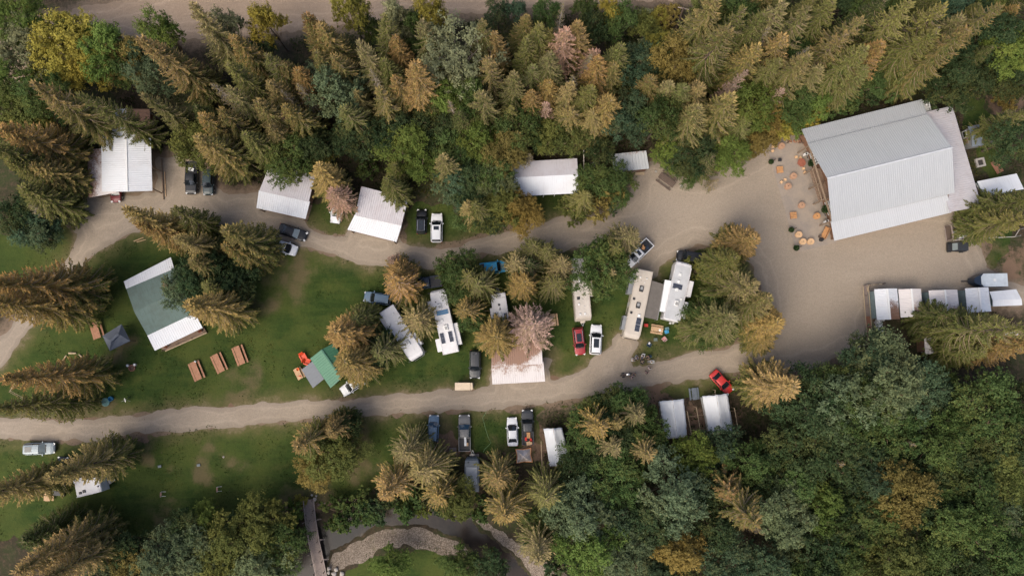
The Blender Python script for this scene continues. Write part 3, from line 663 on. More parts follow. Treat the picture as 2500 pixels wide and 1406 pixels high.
pair_shed('pale pinkish metal-roofed cabin with brown wall, left of the leaning golden spruce', [(659,402),(770,427),(754,493),(633,466)], [(632,465),(757,492),(746,535),(626,508)], 3.6, 11, W_BROWN)
pair_shed('pale white metal-roofed cabin by the lane, partly under a green spruce', [(882,455),(997,485),(980,551),(867,526)], [(866,524),(981,550),(968,591),(848,561)], 3.6, 13, W_BROWN)
# 4 white shelter
t = thing('pavilion', 'plain smooth white low-pitched pavilion roof in front of the trees, below the top forest', 'shelter')
A, B, C_, D = P(1247,396,3.4), P(1409,387,3.4), P(1413,472,3.4), P(1252,480,3.4); r0, r1 = P(1249,434,4.1), P(1411,426,4.1)
roof_panel(D, C_, r1, r0, RW, t, ribh=0, lit=lambda u, v: -.5, seed=21); roof_panel(B, A, r0, r1, RP, t, ribh=0, lit=lambda u, v: .5*max(0, 1-v*5), seed=22)
posts(inset([A, B], .6)+[P(1326,481,0), P(1353,479,0), P(1400,478,0), P(1280,484,0)], 3.3, t, .08, WHITEP)
mb = MB(); q = inset([A, B, r1, r0], .8); mb.box(sum(q, Vector())/4*1+Vector((0, 0, -2.4)), (9, 3, 1.9)); mb.build('counter', W_GREY, t)
# 5 small corrugated shed
t = thing('small_shed', 'small grey corrugated shed with brown needles on its roof, atop the gravel lot', 'shed')
A, B, C_, D = P(1493,377,2.7), P(1578,368,2.7), P(1585,412,2.4), P(1500,421,2.4)
roof_panel(D, C_, B, A, RG, t, rib=.45, ribh=.09, lit=lambda u, v: .75*v-.15, seed=23); walls([A, B, C_, D], 2.3, t, W_BROWN, door=2)
mb = MB(); mb.box(P(1562,424,.4), (1.5, .45, .08), rz=R(4)); bb = mb.build('bench', TIMBER, None); tag(bb, 'pale plank bench below the small grey corrugated shed', 'bench')
for s_ in (-.6, .6): mb = MB(); mb.box(P(1562,424,.18)+Vector((s_, 0, 0)), (.1, .4, .36)); o = mb.build('leg', TIMBER, bb)
# 7 main lodge
t = thing('lodge', 'big white ribbed metal-roofed lodge with timber gable front facing the patio', 'lodge')
NW, NE = P(1972,351,5.2), P(2266,279,5.2); RW0, RE0 = P(2020,436,8.8), P(2325,361,8.8); SW, SE = P(2031,543,5.2), P(2331,471,5.2)
roof_panel(NE, NW, RW0, RE0, RG, t, lit=lambda u, v: -.5, seed=31); roof_panel(SW, SE, RE0, RW0, RWL, t, lit=lambda u, v: -.6, seed=32); ridgecap(RW0, RE0, t, mat('ridge_metal', (.52, .53, .54), rough=.5), w=.25)
a, b = P(1957,316,3.9), P(2251,243,3.9); roof_panel(b, a, P(1973,352,5.0), P(2264,281,5.0), RWL, t, 'side_roof', lit=lambda u, v: -.35, seed=33)
c, d = P(2037,588,3.4), P(2323,519,3.4); roof_panel(c, d, P(2313,474,4.9), P(2028,541,4.9), roof_mat('porch_metal', (0.47, 0.485, 0.50), dirt=.04), t, 'side_roof', lit=lambda u, v: -.6, seed=34)
e, f, g, h = P(2255,275,4.5), P(2325,259,3.4), P(2397,504,3.4), P(2318,518,4.4)
roof_panel(f, g, h, e, RP, t, 'side_roof', lit=lambda u, v: -.15, seed=35)
# lodge walls : gable front set in under the roof edge
def flat(v, z=0): return Vector((v.x, v.y, z))
ax = (NE-NW); ax.z = 0; ax.normalize(); pe = Vector((-ax.y, ax.x, 0))
w0 = flat(NW)+ax*1.9; w1 = flat(SW)+ax*1.9; wm = (flat(RW0)+ax*1.9)
wm = w0.lerp(w1, .5)
mb = MB(); mb.poly([w1, w0, flat(w0, 5.1), flat(wm, 8.6), flat(w1, 5.1)])
e0 = flat(NE)-ax*.8; e1 = flat(SE)-ax*.8; em = e0.lerp(e1, .5)
mb.poly([e0, e1, flat(e1, 5.1), flat(em, 8.6), flat(e0, 5.1)]); mb.poly([w0, e0, flat(e0, 5.1), flat(w0, 5.1)]); mb.poly([e1, w1, flat(w1, 5.1), flat(e1, 5.1)])
mb.build('wall', W_BROWN, t)
for (A0, A1, z_) in ((flat(a)+ax*1.0-pe*.4, flat(b)-ax*.4-pe*.4, 3.7), (flat(c)+ax*1.0+pe*.4, flat(d)-ax*.4+pe*.4, 3.2)):
    mb = MB(); s_ = w0 if z_ > 3.5 else w1; s2 = e0 if z_ > 3.5 else e1
    mb.poly([A0, A1, flat(A1, z_), flat(A0, z_)]); mb.poly([A0, flat(A0, z_), flat(s_, 4.8), s_]); mb.poly([A1, flat(A1, z_), flat(s2, 4.8), s2]); mb.build('side_wall', W_BROWN, t)
q = [flat(f)-ax*.4-pe*.4, flat(g)-ax*.4+pe*.4, flat(h)+pe*.5, flat(e)-pe*.4]; mb = MB()
for i in range(4): mb.poly([q[i], q[(i+1) % 4], flat(q[(i+1) % 4], 3.2 if i < 1 else 3.3), flat(q[i], 3.2)])
mb.build('rear_wall', W_TEAL, t)
def onfront(s_, out, z): return flat(w0.lerp(w1, s_)-ax*out, z)
rzf = math.atan2((w1-w0).y, (w1-w0).x)
for s_ in (.16, .80):
    mb = MB(); mb.box(onfront(s_, .07, 2.0), (2.2, .1, 1.9), rz=rzf); ww = mb.build('window', GLASS, t)
    mb = MB()
    for k_ in range(5): mb.box(onfront(s_+(-.075+.0375*k_)*1.0, .14, 2.0), (.09, .09, 2.0), rz=rzf)
    for k_ in range(4): mb.box(onfront(s_, .15, 1.05+.63*k_), (2.3, .09, .08), rz=rzf)
    mb.build('frame', WHITEP, ww)
for s_ in (.40, .60):
    mb = MB(); mb.box(onfront(s_, .9, 2.9), (2.6, 1.9, .12), rz=rzf); mb.build('balcony', DECK, t)
    mb = MB()
    for k_ in range(6): mb.box(onfront(s_+(-.09+.036*k_), 1.8, 3.4), (.09, .09, 1.0), rz=rzf)
    mb.box(onfront(s_, 1.8, 3.92), (2.7, .14, .09), rz=rzf); mb.box(onfront(s_-.092, .9, 3.4), (.08, 1.8, .09), rz=rzf); mb.box(onfront(s_+.092, .9, 3.4), (.08, 1.8, .09), rz=rzf); mb.build('railing', POST, t)
    mb = MB(); mb.box(onfront(s_, .08, 1.2), (1.9, .12, 2.3), rz=rzf); dd = mb.build('door', REDWOOD, t)
    mb = MB(); mb.box(onfront(s_+.04, .2, 1.1), (.06, .1, .3), rz=rzf); mb.build('handle', CHROME, dd)
mb = MB()
for s_ in (.02, .30, .50, .70, .98): mb.box(onfront(s_, 1.6, 2.4), (.2, .2, 4.6), rz=rzf)
mb.box(onfront(.5, 1.6, 4.75), (12.5, .2, .25), rz=rzf); mb.build('timber_frame', POST, t)
mb = MB(); pts = [P(x, y, 3.1) for x, y in [(2251,246),(2268,245),(2274,269),(2258,273)]]; mb.poly(pts); mb.poly([p-Vector((0, 0, .15)) for p in reversed(pts)]); mb.build('roof_deck', WHITEP, t)
mb = MB(); mb.tube([P(2262,256,3.1), P(2262,256,3.9)], .16, 8); mb.tube([P(2267,262,3.1), P(2267,262,3.7)], .12, 8); mb.tube([P(2263,250,3.2), P(2270,268,3.2)], .06); mb.build('vent_pipe', STEEL, t)
# heat pumps by the lodge corners
for px, py, lb in ((1967,377,'white air conditioner box at the upper corner of the lodge front'), (2017,541,'white air conditioner box at the lower corner of the lodge front')):
    p = P(px, py, .5); t = thing('air_conditioner', lb, 'air conditioner', (p.x, p.y, 0.07), R(20)); mb = MB(); mb.box((0, 0, .45), (.7, .4, .7)); mb.build('casing', WHITEP, t, bevel=.03)
    mb = MB(); mb.lathe((0, 0, .81), [(.16, 0), (.16, .03)], 12); mb.build('fan_grille', BLACKP, t)
# 8 grey building, 9 flat white shed
t = thing('garden_shed', 'small dark grey shed roof with skylight behind the lodge, under the dark tree', 'shed')
A, B, C_, D = P(2363,309,3), P(2418,300,3), P(2424,351,3), P(2373,359,3); ap = [A.lerp(D, .5)+Vector((0, 0, .5)), B.lerp(C_, .5)+Vector((0, 0, .5))]
roof_panel(D, C_, ap[1], ap[0], RDK, t, ribh=0, seed=41); roof_panel(B, A, ap[0], ap[1], RDK, t, ribh=0, seed=42); walls([A, B, C_, D], 2.9, t, W_GREY, door=3)
mb = MB(); mb.box(ap[0].lerp(ap[1], .55)+Vector((0, -.3, .1)), (1.1, 1.2, .12), rz=R(8)); mb.build('skylight', mat('skylight_glass', (.25, .32, .38), rough=.15), t)
t = thing('annex', 'flat white annex roof right of the lodge, half under the leaning spruce', 'shed')
A, B, C_, D = P(2386,443,2.9), P(2482,424,2.9), P(2500,462,2.7), P(2402,478,2.7); roof_panel(D, C_, B, A, RW, t, ribh=0, lit=lambda u, v: -.3, seed=43); walls([A, B, C_, D], 2.6, t, W_TEAL, door=3)
# timber deck + enclosure + fence right of lodge
t = thing('deck', 'small brown timber deck walkway beside the fenced equipment pen', 'deck'); mb = MB()
for i in range(9):
    a = P(2309+1.9*i, 554-.3*i, .35); b = P(2312+1.9*i, 588-.3*i, .35); mb.bar(a, b, .125, .05)
mb.build('boards', DARKW, t)
mb = MB(); mb.bar(P(2306,553,.9), P(2311,588,.9), .1); mb.bar(P(2322,550,1.6), P(2328,586,1.6), .14, .2); mb.build('rail', GREYW, t)
for (x, y) in ((2306,553),(2311,588),(2322,550),(2328,586)): mb = MB(); p = P(x, y, 0); mb.box((p.x, p.y, .8), (.12, .12, 1.6)); mb.build('post', GREYW, t)
t = thing('fence', 'pale pipe rail fence running right from the equipment pen to the leaning spruce', 'fence'); pts = [(2327,587),(2367,584),(2420,581),(2478,578),(2489,560)]
for i in range(len(pts)): mb = MB(); p = P(*pts[i], 0); mb.tube([p, p+Vector((0, 0, 1.4))], .07); mb.build('post', STEEL, t)
mb = MB()
for z in (1.35, .75): mb.tube([P(*q, z) for q in pts], .055)
mb.tube([P(2360,548,1.3), P(2367,584,1.3)], .06); mb.build('rail', mat('pale_pipe', (.5, .45, .4), rough=.6), t)
for i, (x, y) in enumerate(((2344,557),(2346,568))):
    t = thing('arch', ['upper cream hoop standing in the equipment pen', 'lower cream hoop standing in the equipment pen'][i], 'hoop', P(x, y, 0), R(-10)); mb = MB()
    mb.tube([Vector((math.cos(a)*.6, math.sin(a)*.42, .9+.2*math.sin(a))) for a in [R(-110)+k_*R(220)/10 for k_ in range(11)]], .07, 6); mb.build('hoop', mat('cream', (.55, .47, .36)), t)
    mb = MB(); mb.tube([Vector((-.2, -.4, 0)), Vector((-.2, -.4, .8))], .05); mb.tube([Vector((-.2, .4, 0)), Vector((-.2, .4, 1.1))], .05); mb.build('stand', STEEL, t)
for i, (x, y, r) in enumerate(((2329,568,.33),(2333,575,.3),(2338,580,.4),(2345,578,.35),(2350,577,.3))):
    t = thing('propane_tank', ['white gas cylinder', 'small white gas bottle', 'wide white tank', 'pale tank', 'pale grey cylinder'][i]+' in the equipment pen, %s from its left wall' % ['first', 'second', 'third', 'fourth', 'fifth'][i], 'gas tank', P(x, y, 0))
    mb = MB(); mb.lathe((0, 0, 0), [(r*.9, 0), (r, .1), (r, .8), (r*.7, 1.0), (r*.2, 1.05)], 12); mb.build('tank', WHITEP, t, smooth=True); mb = MB(); mb.lathe((0, 0, 1.04), [(.1, 0), (.1, .12)], 8); mb.build('valve', STEEL, t)
# fire ring + mat behind lodge
t = thing('fire_pit', 'square concrete fire pit on the grass behind the lodge', 'fire pit', P(2391,398,0), R(12)); mb = MB()
for dx, dy, sx, sy in ((0,.6,1.5,.3),(0,-.6,1.5,.3),(.6,0,.3,.9),(-.6,0,.3,.9)): mb.box((dx, dy, .2), (sx, sy, .4))
mb.build('rim', mat('concrete', (.42, .39, .35)), t); mb = MB(); mb.box((0, 0, .1), (.9, .9, .2)); mb.build('ash', mat('ash', (.05, .045, .04)), t)
t = thing('wooden_platform', 'long brown wooden platform on the grass behind the lodge', 'platform', P(2433,408,0), R(-62)); mb = MB()
for i in range(7): mb.box((0, -.55+.18*i, .16), (2.2, .165, .06))
mb.build('boards', REDWOOD, t); mb = MB(); mb.box((-.9, 0, .06), (.1, 1.1, .12)); mb.box((.9, 0, .06), (.1, 1.1, .12)); mb.build('joist', DARKW, t)
# left green-grey lodge
t = thing('cottage', 'grey-green shingled cottage with white metal strips along both eaves, beside the spruce clump', 'cottage')
ze = 3.6; zr = 4.9
a0, a1 = P(302,687,ze-.5), P(417,628,ze-.5); b0, b1 = P(308,705,ze-.1), P(427,657,ze-.1)
b1 = P(425,656,ze-.1); r0, r1 = P(328,762,zr), P(449,702,zr); s0, s1 = P(360,819,ze), P(476,764,ze); q0, q1 = P(378,856,ze-.6), P(495,800,ze-.6)
roof_panel(a1, a0, b0, b1, RW, t, 'porch_roof', ribh=.03, lit=lambda u, v: .5*v-.25, seed=51)
roof_panel(b1-Vector((0,0,.03)), b0-Vector((0,0,.03)), r0, r1, RSH, t, ribh=0, lit=lambda u, v: -.3, seed=52); roof_panel(s0, s1, r1, r0, RSH, t, ribh=0, lit=lambda u, v: -.3, seed=53)
roof_panel(q0, q1, s1+Vector((0, 0, .05)), s0+Vector((0, 0, .05)), RW, t, 'porch_roof', ribh=.03, lit=lambda u, v: -.3, seed=54)
walls([b0, b1, s1, s0], ze-.15, t, W_WHITE, d=.6, door=2)
mb = MB(); dk = [P(392,850,.45), P(404,857,.45), P(505,813,.45), P(497,798,.45), P(380,840,.45)]
mb.prism([(p.x, p.y) for p in dk], .1, .45); mb.build('porch_deck', DECK, t)
mb = MB(); mb.bar(P(404,857,1.3), P(505,812,1.3), .12); mb.build('railing', TIMBER, t)
posts([P(404,856,0), P(437,841,0), P(470,827,0), P(503,812,0)], 1.3, t, .05)
for i, (x, y) in enumerate(((408,845),(491,808))):
    f = thing('flower_pot', ['red flowers in a pot at the left end of the cottage porch', 'dark red flowers in a pot at the right end of the cottage porch'][i], 'flower pot', P(x, y, .45)+Vector((0, 0, 0)))
    mb = MB(); mb.lathe((0, 0, 0), [(.16, 0), (.24, .35)], 10); mb.build('pot', POST, f)
    mb = MB(); rr = random.Random(i)
    for q in range(50): c = Vector((rr.gauss(0, .14), rr.gauss(0, .14), .45+rr.random()*.2)); mb.box(c, (.09, .09, .03), rz=rr.random()*6, rx=rr.random())
    mb.build('flowers', mat('red_petals', (.35, .03, .03), col2=(.05, .09, .02), scale=9), f)
# gazebo
t = thing('gazebo', 'dark blue-grey hip-roofed gazebo tent on the lawn at the left', 'gazebo')
cs = [P(251,820,2.3), P(296,792,2.3), P(317,832,2.3), P(268,856,2.3)]; r0, r1 = P(271,832,3.3), P(290,815,3.3)
mb = MB(); mb.poly([cs[0], cs[3], r0]); mb.poly([cs[3], cs[2], r1, r0]); mb.poly([cs[2], cs[1], r1]); mb.poly([cs[1], cs[0], r0, r1]); mb.build('canopy', mat('slate_canvas', (.115, .13, .155), rough=.85), t)
c = sum([x for x in cs], Vector())/4; mb = MB()
for i in range(4): mb.bar(cs[i]-Vector((0, 0, .06)), cs[(i+1) % 4]-Vector((0, 0, .06)), .05, .2)
mb.build('valance', mat('slate_canvas', (.115, .13, .155)), t); mb = MB(); mb.bar(r0+Vector((0, 0, .02)), r1+Vector((0, 0, .02)), .4, .15); mb.build('vent_cap', mat('slate_canvas', (.115, .13, .155)), t)
for p in inset(cs, .2): mb = MB(); mb.box((p.x, p.y, 1.15), (.08, .08, 2.3)); mb.build('leg', BLACKP, t)
# green cabin + awning
t = thing('green_cabin', 'small cabin with green ribbed metal gable roof, beside the big orange chairs', 'cabin')
a, b, c, d, e, f = P(757,875,3.0), P(785,853,3.9), P(817,837,3.0), P(807,947,3.0), P(834,923,3.9), P(848,906,3.0)
roof_panel(d, a, b, e, RGR, t, rib=.4, lit=lambda u, v: -.5, seed=61); roof_panel(c, f, e, b, RGR, t, rib=.4, lit=lambda u, v: -.4, seed=62); ridgecap(b, e, t, mat('green_trim', (.05, .15, .1)))
walls([a, c, f, d], 2.8, t, W_GREY, door=3); q = inset([flat(d), flat(f)], .3); mb = MB(); mb.poly([flat(q[0], 2.8), flat(q[1], 2.8), flat(q[0].lerp(q[1], .5), 3.7)]); mb.build('gable', POST, t)
aw = [P(736,902,2.3), P(762,882,2.7), P(791,925,2.7), P(764,947,2.3)]; t = thing('shade_awning', 'flat slate grey awning panel attached left of the green cabin', 'awning')
roof_panel(aw[3], aw[0], aw[1], aw[2], RAWN, t, 'canopy', rib=1.1, ribh=.015, seed=63); posts(inset(aw, .3), 2.2, t, .05)
# rusty carport centre
t = thing('rusty_carport', 'white ribbed carport roof coated with rust-brown needles, at the middle of the lower lane', 'carport')
A, B = P(1199,812,3.2), P(1320,806,3.2); C_, D = P(1325,888,3.2), P(1200,895,3.2)
roof_panel(D, C_, B, A, RR_, t, rib=.33, lit=lambda u, v: 1.0+.5*v-.9*max(0, u-.62)*2*(1-v)-.35*(1-v)**3, seed=71)
A2, B2, C2, D2 = P(1199,889,2.9), P(1327,882,2.9), P(1331,931,2.7), P(1202,938,2.7)
roof_panel(D2, C2, B2, A2, RR_, t, 'lower_roof_panel', rib=.33, lit=lambda u, v: .34+.22*v+.2*(1-u)*v, seed=72); posts(inset([A, B, C2, D2, D, C_], .4), 2.6, t)
# cabin row, right
row = [((2134,706),(2190,704),(2197,779),(2141,781),'first white ribbed cabin roof in the row, nearest the plank walkway','RW',.9), ((2193,706),(2248,705),(2254,772),(2199,775),'second white ribbed cabin roof in the row, speckled with needles','RR',.7),
 ((2267,709),(2337,707),(2344,772),(2273,775),'third white ribbed cabin roof in the row, half covered by the spreading spruce','RR',.75), ((2356,704),(2413,701),(2420,760),(2362,764),'fourth cabin roof in the row, pale and bushy branches over it','RW',.3)]
for i, (a, b, c, d, lb, mm, am) in enumerate(row):
    t = thing('row_cabin', lb, 'cabin', group='small cabins in a row by the plank walkway'); z, zz = 3.1, 3.6
    a, b, c, d = P(*a, z), P(*b, z), P(*c, z), P(*d, z); r0 = a.lerp(b, .5)+Vector((0, 0, zz-z)); r1 = d.lerp(c, .5)+Vector((0, 0, zz-z)); M_ = RW if mm == 'RW' else RR_
    roof_panel(d, a, r0, r1, M_, t, rib=.28, lit=(lambda u, v: -.3) if i == 0 else (lambda u, v, am=am: am*.5*(1-u)), seed=80+i); roof_panel(b, c, r1, r0, M_, t, rib=.28, lit=lambda u, v, am=am: am*(.2+.9*u), seed=90+i); ridgecap(r0, r1, t, w=.3)
    walls([a, b, c, d], 3.0, t, W_TEAL, door=0)
t = thing('row_cabin', 'fifth cabin roof in the row, smooth white, at the right edge', 'cabin', group='small cabins in a row by the plank walkway')
a, b, c, d = P(2416,712,3.1), P(2481,706,3.1), P(2496,745,3.1), P(2424,748,3.1); m0, m1 = P(2424,733,3.5), P(2494,730,3.5)
roof_panel(b, a, m0, m1, RW, t, ribh=0, seed=96); roof_panel(d, c, m1, m0, RW, t, ribh=0, seed=97); walls([a, b, c, d], 3.0, t, W_TEAL, door=0)
for (ps, lb, mm) in (([(2254,790),(2296,786),(2304,861),(2259,864)], 'needle-littered white roof showing below the spreading spruce on the right', .55), ([(2415,798),(2484,793),(2490,818),(2421,824)], 'narrow ribbed pale roof edge below the spreading spruce at the right edge', .6)):
    t = thing('outbuilding', lb, 'shed'); q = [P(*x, 2.7) for x in ps]; roof_panel(q[3], q[2], q[1], q[0], RR_, t, rib=.3, lit=lambda u, v, mm=mm: mm*v+.1, seed=int(ps[0][0])); walls(q, 2.6, t, W_BROWN, door=2)
# walkway
t = thing('plank_walkway', 'narrow brown plank walkway with rails along the cabin row', 'walkway'); mb = MB(); mc = MB()
for i in range(72):
    f = i/71; a = P(2109+11*f, 697+150*f, .5); b = P(2121+11*f, 696+150*f, .5); (mc if f > .5 else mb).bar(a, b, .125, .05)
mb.build('boards', GREYW, t); mc.build('boards', REDWOOD, t, label='newer orange-brown boards')
for off, mm in ((0, TIMBER), (13, TIMBER)):
    mb = MB(); mb.bar(P(2107+off, 698, 1.4), P(2119+off, 848, 1.4), .09, .07); mb.bar(P(2107+off, 698, .9), P(2119+off, 848, .9), .06, .05); mb.build('rail', mm, t)
    for q in range(7): mb = MB(); p = P(2107.5+off+12*q/6, 698+148*q/6, 0); mb.box((p.x, p.y, .7), (.09, .09, 1.4)); mb.build('post', GREYW, t)
t = thing('hitching_rail', 'low pale rail with a post at the top end of the plank walkway', 'rail'); mb = MB(); mb.bar(P(2116,697,1), P(2154,693,1), .09); mb.bar(P(2117,700,1), P(2118,712,1), .09); mb.build('rail', TIMBER, t)
for x, y in ((2117,697),(2154,693),(2136,695)): mb = MB(); p = P(x, y, 0); mb.box((p.x, p.y, .55), (.13, .13, 1.1)); mb.build('post', DARKW, t)
t = thing('utility_box', 'white utility box between the walkway and the first row cabin', 'utility box', P(2128,725,0)); mb = MB(); mb.box((0, 0, .5), (.6, .75, 1)); mb.build('cabinet', WHITEP, t, bevel=.03); mb = MB(); mb.box((0, 0, 1.02), (.66, .8, .04)); mb.build('lid', STEEL, t)
t = thing('stair_railing', 'white slatted metal gate beside the first row cabin', 'gate', P(2131,754,0)); mb = MB()
for i in range(4): mb.box((-.5+.33*i, 0, .9), (.05, 1.9, .05))
for i in range(6): mb.box((0, -.9+.36*i, .9), (1.1, .05, .05))
mb.build('grid', WHITEP, t); mb = MB()
for sx in (-.5, .5): mb.box((sx, -.9, .45), (.06, .06, .9)); mb.box((sx, .9, .45), (.06, .06, .9))
mb.build('frame', WHITEP, t)
for i, (x, y, r) in enumerate(((2140,784,.36),(2141,790,.42),(2142,799,.42),(2143,808,.42),(2135,787,.15),(2135,797,.15),(2134,806,.15),(2149,782,.2))):
    t = thing('propane_tank' if r > .3 else 'gas_bottle', (['topmost', 'second', 'third', 'lowest'][i]+' of the round white propane tanks below the first row cabin') if i < 4 else ['upper', 'middle', 'lower', 'rightmost'][i-4]+' small white gas bottle beside the round propane tanks', 'gas tank', P(x, y, 0), group='white propane tanks below the first row cabin')
    mb = MB(); mb.lathe((0, 0, 0), [(r*.9, 0), (r, .12), (r, 1.0), (r*.86, 1.2), (r*.4, 1.32)], 14); mb.build('tank', WHITEP, t, smooth=True); mb = MB(); mb.lathe((0, 0, 1.3), [(r*.35, 0), (r*.35, .12)], 10); mb.build('collar', STEEL, t)
# ---------------------------------------------------------------- vehicles
def car_body_mb(st, L, W):
    secs = []
    for fx, fw, zb in st:
        x = fx*L/2; w = fw*W/2; zl = .32 if abs(fx) < .93 else .42
        secs.append([(x, -w*.90, zl), (x, -w, zl+.16), (x, -w, zb-.16), (x, -w*.955, zb-.04), (x, -w*.80, zb), (x, -w*.3, zb+.035), (x, w*.3, zb+.035), (x, w*.80, zb), (x, w*.955, zb-.04), (x, w, zb-.16), (x, w, zl+.16), (x, w*.90, zl)])
    return MB().loft(secs)
SPEC = {
 'suv': dict(st=[(-1, .80, .90), (-.965, .93, 1.02), (-.86, 1, 1.07), (-.3, 1, 1.1), (.30, 1, 1.07), (.44, .99, 1.05), (.76, .965, .95), (.92, .88, .84), (.985, .76, .70), (1, .62, .60)], g=(-.95, .42, -.84, .13), H=1.72),
 'sedan': dict(st=[(-1, .76, .80), (-.96, .90, .95), (-.82, .99, .99), (-.3, 1, 1.0), (.35, 1, .96), (.72, .96, .86), (.90, .86, .76), (.98, .72, .64), (1, .58, .55)], g=(-.76, .44, -.42, .10), H=1.44),
 'pickup': dict(st=[(-1, .94, .80), (-.98, .97, .82), (-.3, .98, .84), (-.22, 1, 1.15), (.35, 1, 1.15), (.5, .99, 1.13), (.80, .965, 1.07), (.94, .88, .98), (1, .74, .84)], g=(-.21, .47, -.16, .22), H=1.88),
 'van': dict(st=[(-1, .88, 1.0), (-.98, .96, 1.1), (-.9, 1, 1.12), (.40, 1, 1.12), (.62, .97, 1.05), (.88, .90, .92), (.98, .76, .75), (1, .60, .62)], g=(-.98, .58, -.95, .34), H=1.95)}
def wheel(parent, x, y, r=.37, w=.24):
    s_ = 1 if y > 0 else -1
    a = MB(); a.tube([(x, y-w/2, r), (x, y+w/2, r)], r, 16); o = a.build('wheel', RUBBER, parent)
    a = MB(); a.tube([(x, y+s_*w*.42, r), (x, y+s_*(w/2+.015), r)], r*.62, 12); a.build('rim', CHROME, o)
def car(kind, px, py, ang, L, W, colr, label, name=None, cat=None, glass=GLASS, sun=None, rails=False, roofcol=None, bed=None, cargo=None, H=None, mirror=True, ws=None):
    sp = SPEC[kind]; H = H or sp['H']; p = P(px, py, 1.0)
    nm = name or {'suv': 'parked_suv', 'sedan': 'parked_car', 'pickup': 'pickup_truck', 'van': 'parked_van'}[kind]
    t = thing(nm, label, cat or {'suv': 'suv', 'sedan': 'car', 'pickup': 'pickup truck', 'van': 'van'}[kind], (p.x, p.y, .03), R(ang))
    car_body_mb(sp['st'], L, W).build('body', colr, t, smooth=False, bevel=.04)
    gb, gf, rb, rf = [v*L/2 for v in sp['g']]; zb = 1.02 if kind == 'sedan' else 1.16 if kind == 'pickup' else 1.10
    zb -= .05; wb = W*.455; wr = W*.355 if kind != 'van' else W*.40; Hr = H-.05
    cb = [(gf, wb), (gf, -wb), (gb, -wb*.97), (gb, wb*.97)]; cr = [(rf, wr), (rf, -wr), (rb, -wr*.96), (rb, wr*.96)]
    fr, rr_ = (cb[0], cb[1], cr[1], cr[0]), (cb[2], cb[3], cr[3], cr[2])
    def q3(a, b, c, d): return [(*a, zb), (*b, zb), (*c, Hr), (*d, Hr)]
    bow = .10*L/4.8
    mb = MB(); fpts = [(gf, -wb, zb), (gf+bow, 0, zb), (gf, wb, zb), (rf, wr, Hr), (rf+bow*.6, 0, Hr+.02), (rf, -wr, Hr)]
    mb.poly([fpts[0], fpts[1], fpts[4], fpts[5]]); mb.poly([fpts[1], fpts[2], fpts[3], fpts[4]]); wsd = mb.build('windshield', ws or glass, t)
    mb = MB(); mb.poly(q3(cb[2], cb[3], cr[3], cr[2])); mb.build('rear_window', glass, t)
    for s_, i, j in ((1, 3, 0), (-1, 1, 2)): mb = MB(); mb.poly(q3(cb[i], cb[j], cr[j], cr[i])); mb.build('side_window', glass, t)
    mb = MB()
    for i in range(4): mb.bar((*cb[i], zb), (*cr[i], Hr), .085, .07)
    for i in range(4): mb.bar((*cr[i], Hr), (*cr[(i+1) % 4], Hr), .06, .05)
    mid = (gb+gf*.6)/2
    for s_ in (1, -1): mb.bar((mid, s_*wb, zb), (mid, s_*wr, Hr), .10, .05)
    mb.build('pillars', colr, t)
    mb = MB(); rc = roofcol or colr
    secs = []
    for k_ in range(5):
        f = k_/4; x = rb-.06+(rf+.08-rb)*f; dz = .045*math.sin(math.pi*(.15+.7*f)); w = wr*(1.0 if 0 < k_ < 4 else .95)
        secs.append([(x, -w, Hr-.02), (x, -w, Hr+.02), (x, -w*.7, Hr+.03+dz), (x, 0, Hr+.04+dz*1.2), (x, w*.7, Hr+.03+dz), (x, w, Hr+.02), (x, w, Hr-.02)])
    mb.loft(secs); ro = mb.build('roof', rc, t, smooth=False)
    if sun:
        a, b = sun; mb = MB(); x0 = rb+(rf-rb)*a; x1 = rb+(rf-rb)*b; mb.box(((x0+x1)/2, 0, Hr+.10), (abs(x1-x0), wr*1.25, .03)); mb.build('sunroof', GLASS, t)
    if rails:
        for s_ in (1, -1):
            mb = MB(); mb.bar((rb+.1, s_*wr*.92, Hr+.11), (rf-.15, s_*wr*.92, Hr+.11), .05, .05); mb.box((rb+.2, s_*wr*.92, Hr+.05), (.08, .04, .1)); mb.box((rf-.25, s_*wr*.92, Hr+.05), (.08, .04, .1)); mb.build('roof_rail', rails if rails is not True else BLACKP, t)
    wx = L*.31; wy = W/2-.13
    for x in (wx, -wx*.97):
        for y in (wy, -wy): wheel(t, x, y)
    for s_ in (1, -1):
        if mirror: mb = MB(); mb.box((gf-.35, s_*(W/2+.09), 1.08), (.16, .22, .16)); mb.build('mirror', colr, t)
        z = .68 if kind != 'pickup' else .86
        mb = MB(); mb.box((L*.468, s_*W*.345, z+.06), (.28, .34, .13), rz=-s_*R(32)); mb.build('headlight', LIGHTG, t)
        mb = MB(); mb.box((-L*.495, s_*W*.40, z+.1), (.07, .2, .26)); mb.build('taillight', REDL, t)
    mb = MB(); mb.box((L*.490, 0, .50), (.10, W*.66, .22)); mb.build('bumper', BLACKP, t, bevel=.02)
    mb = MB(); mb.bar((gf+.12, -wb*.75, zb+.055), (gf+.12, wb*.75, zb+.055), .12, .02)
    zh = sp['st'][-4][2]
    mb.build('cowl', BLACKP, t)
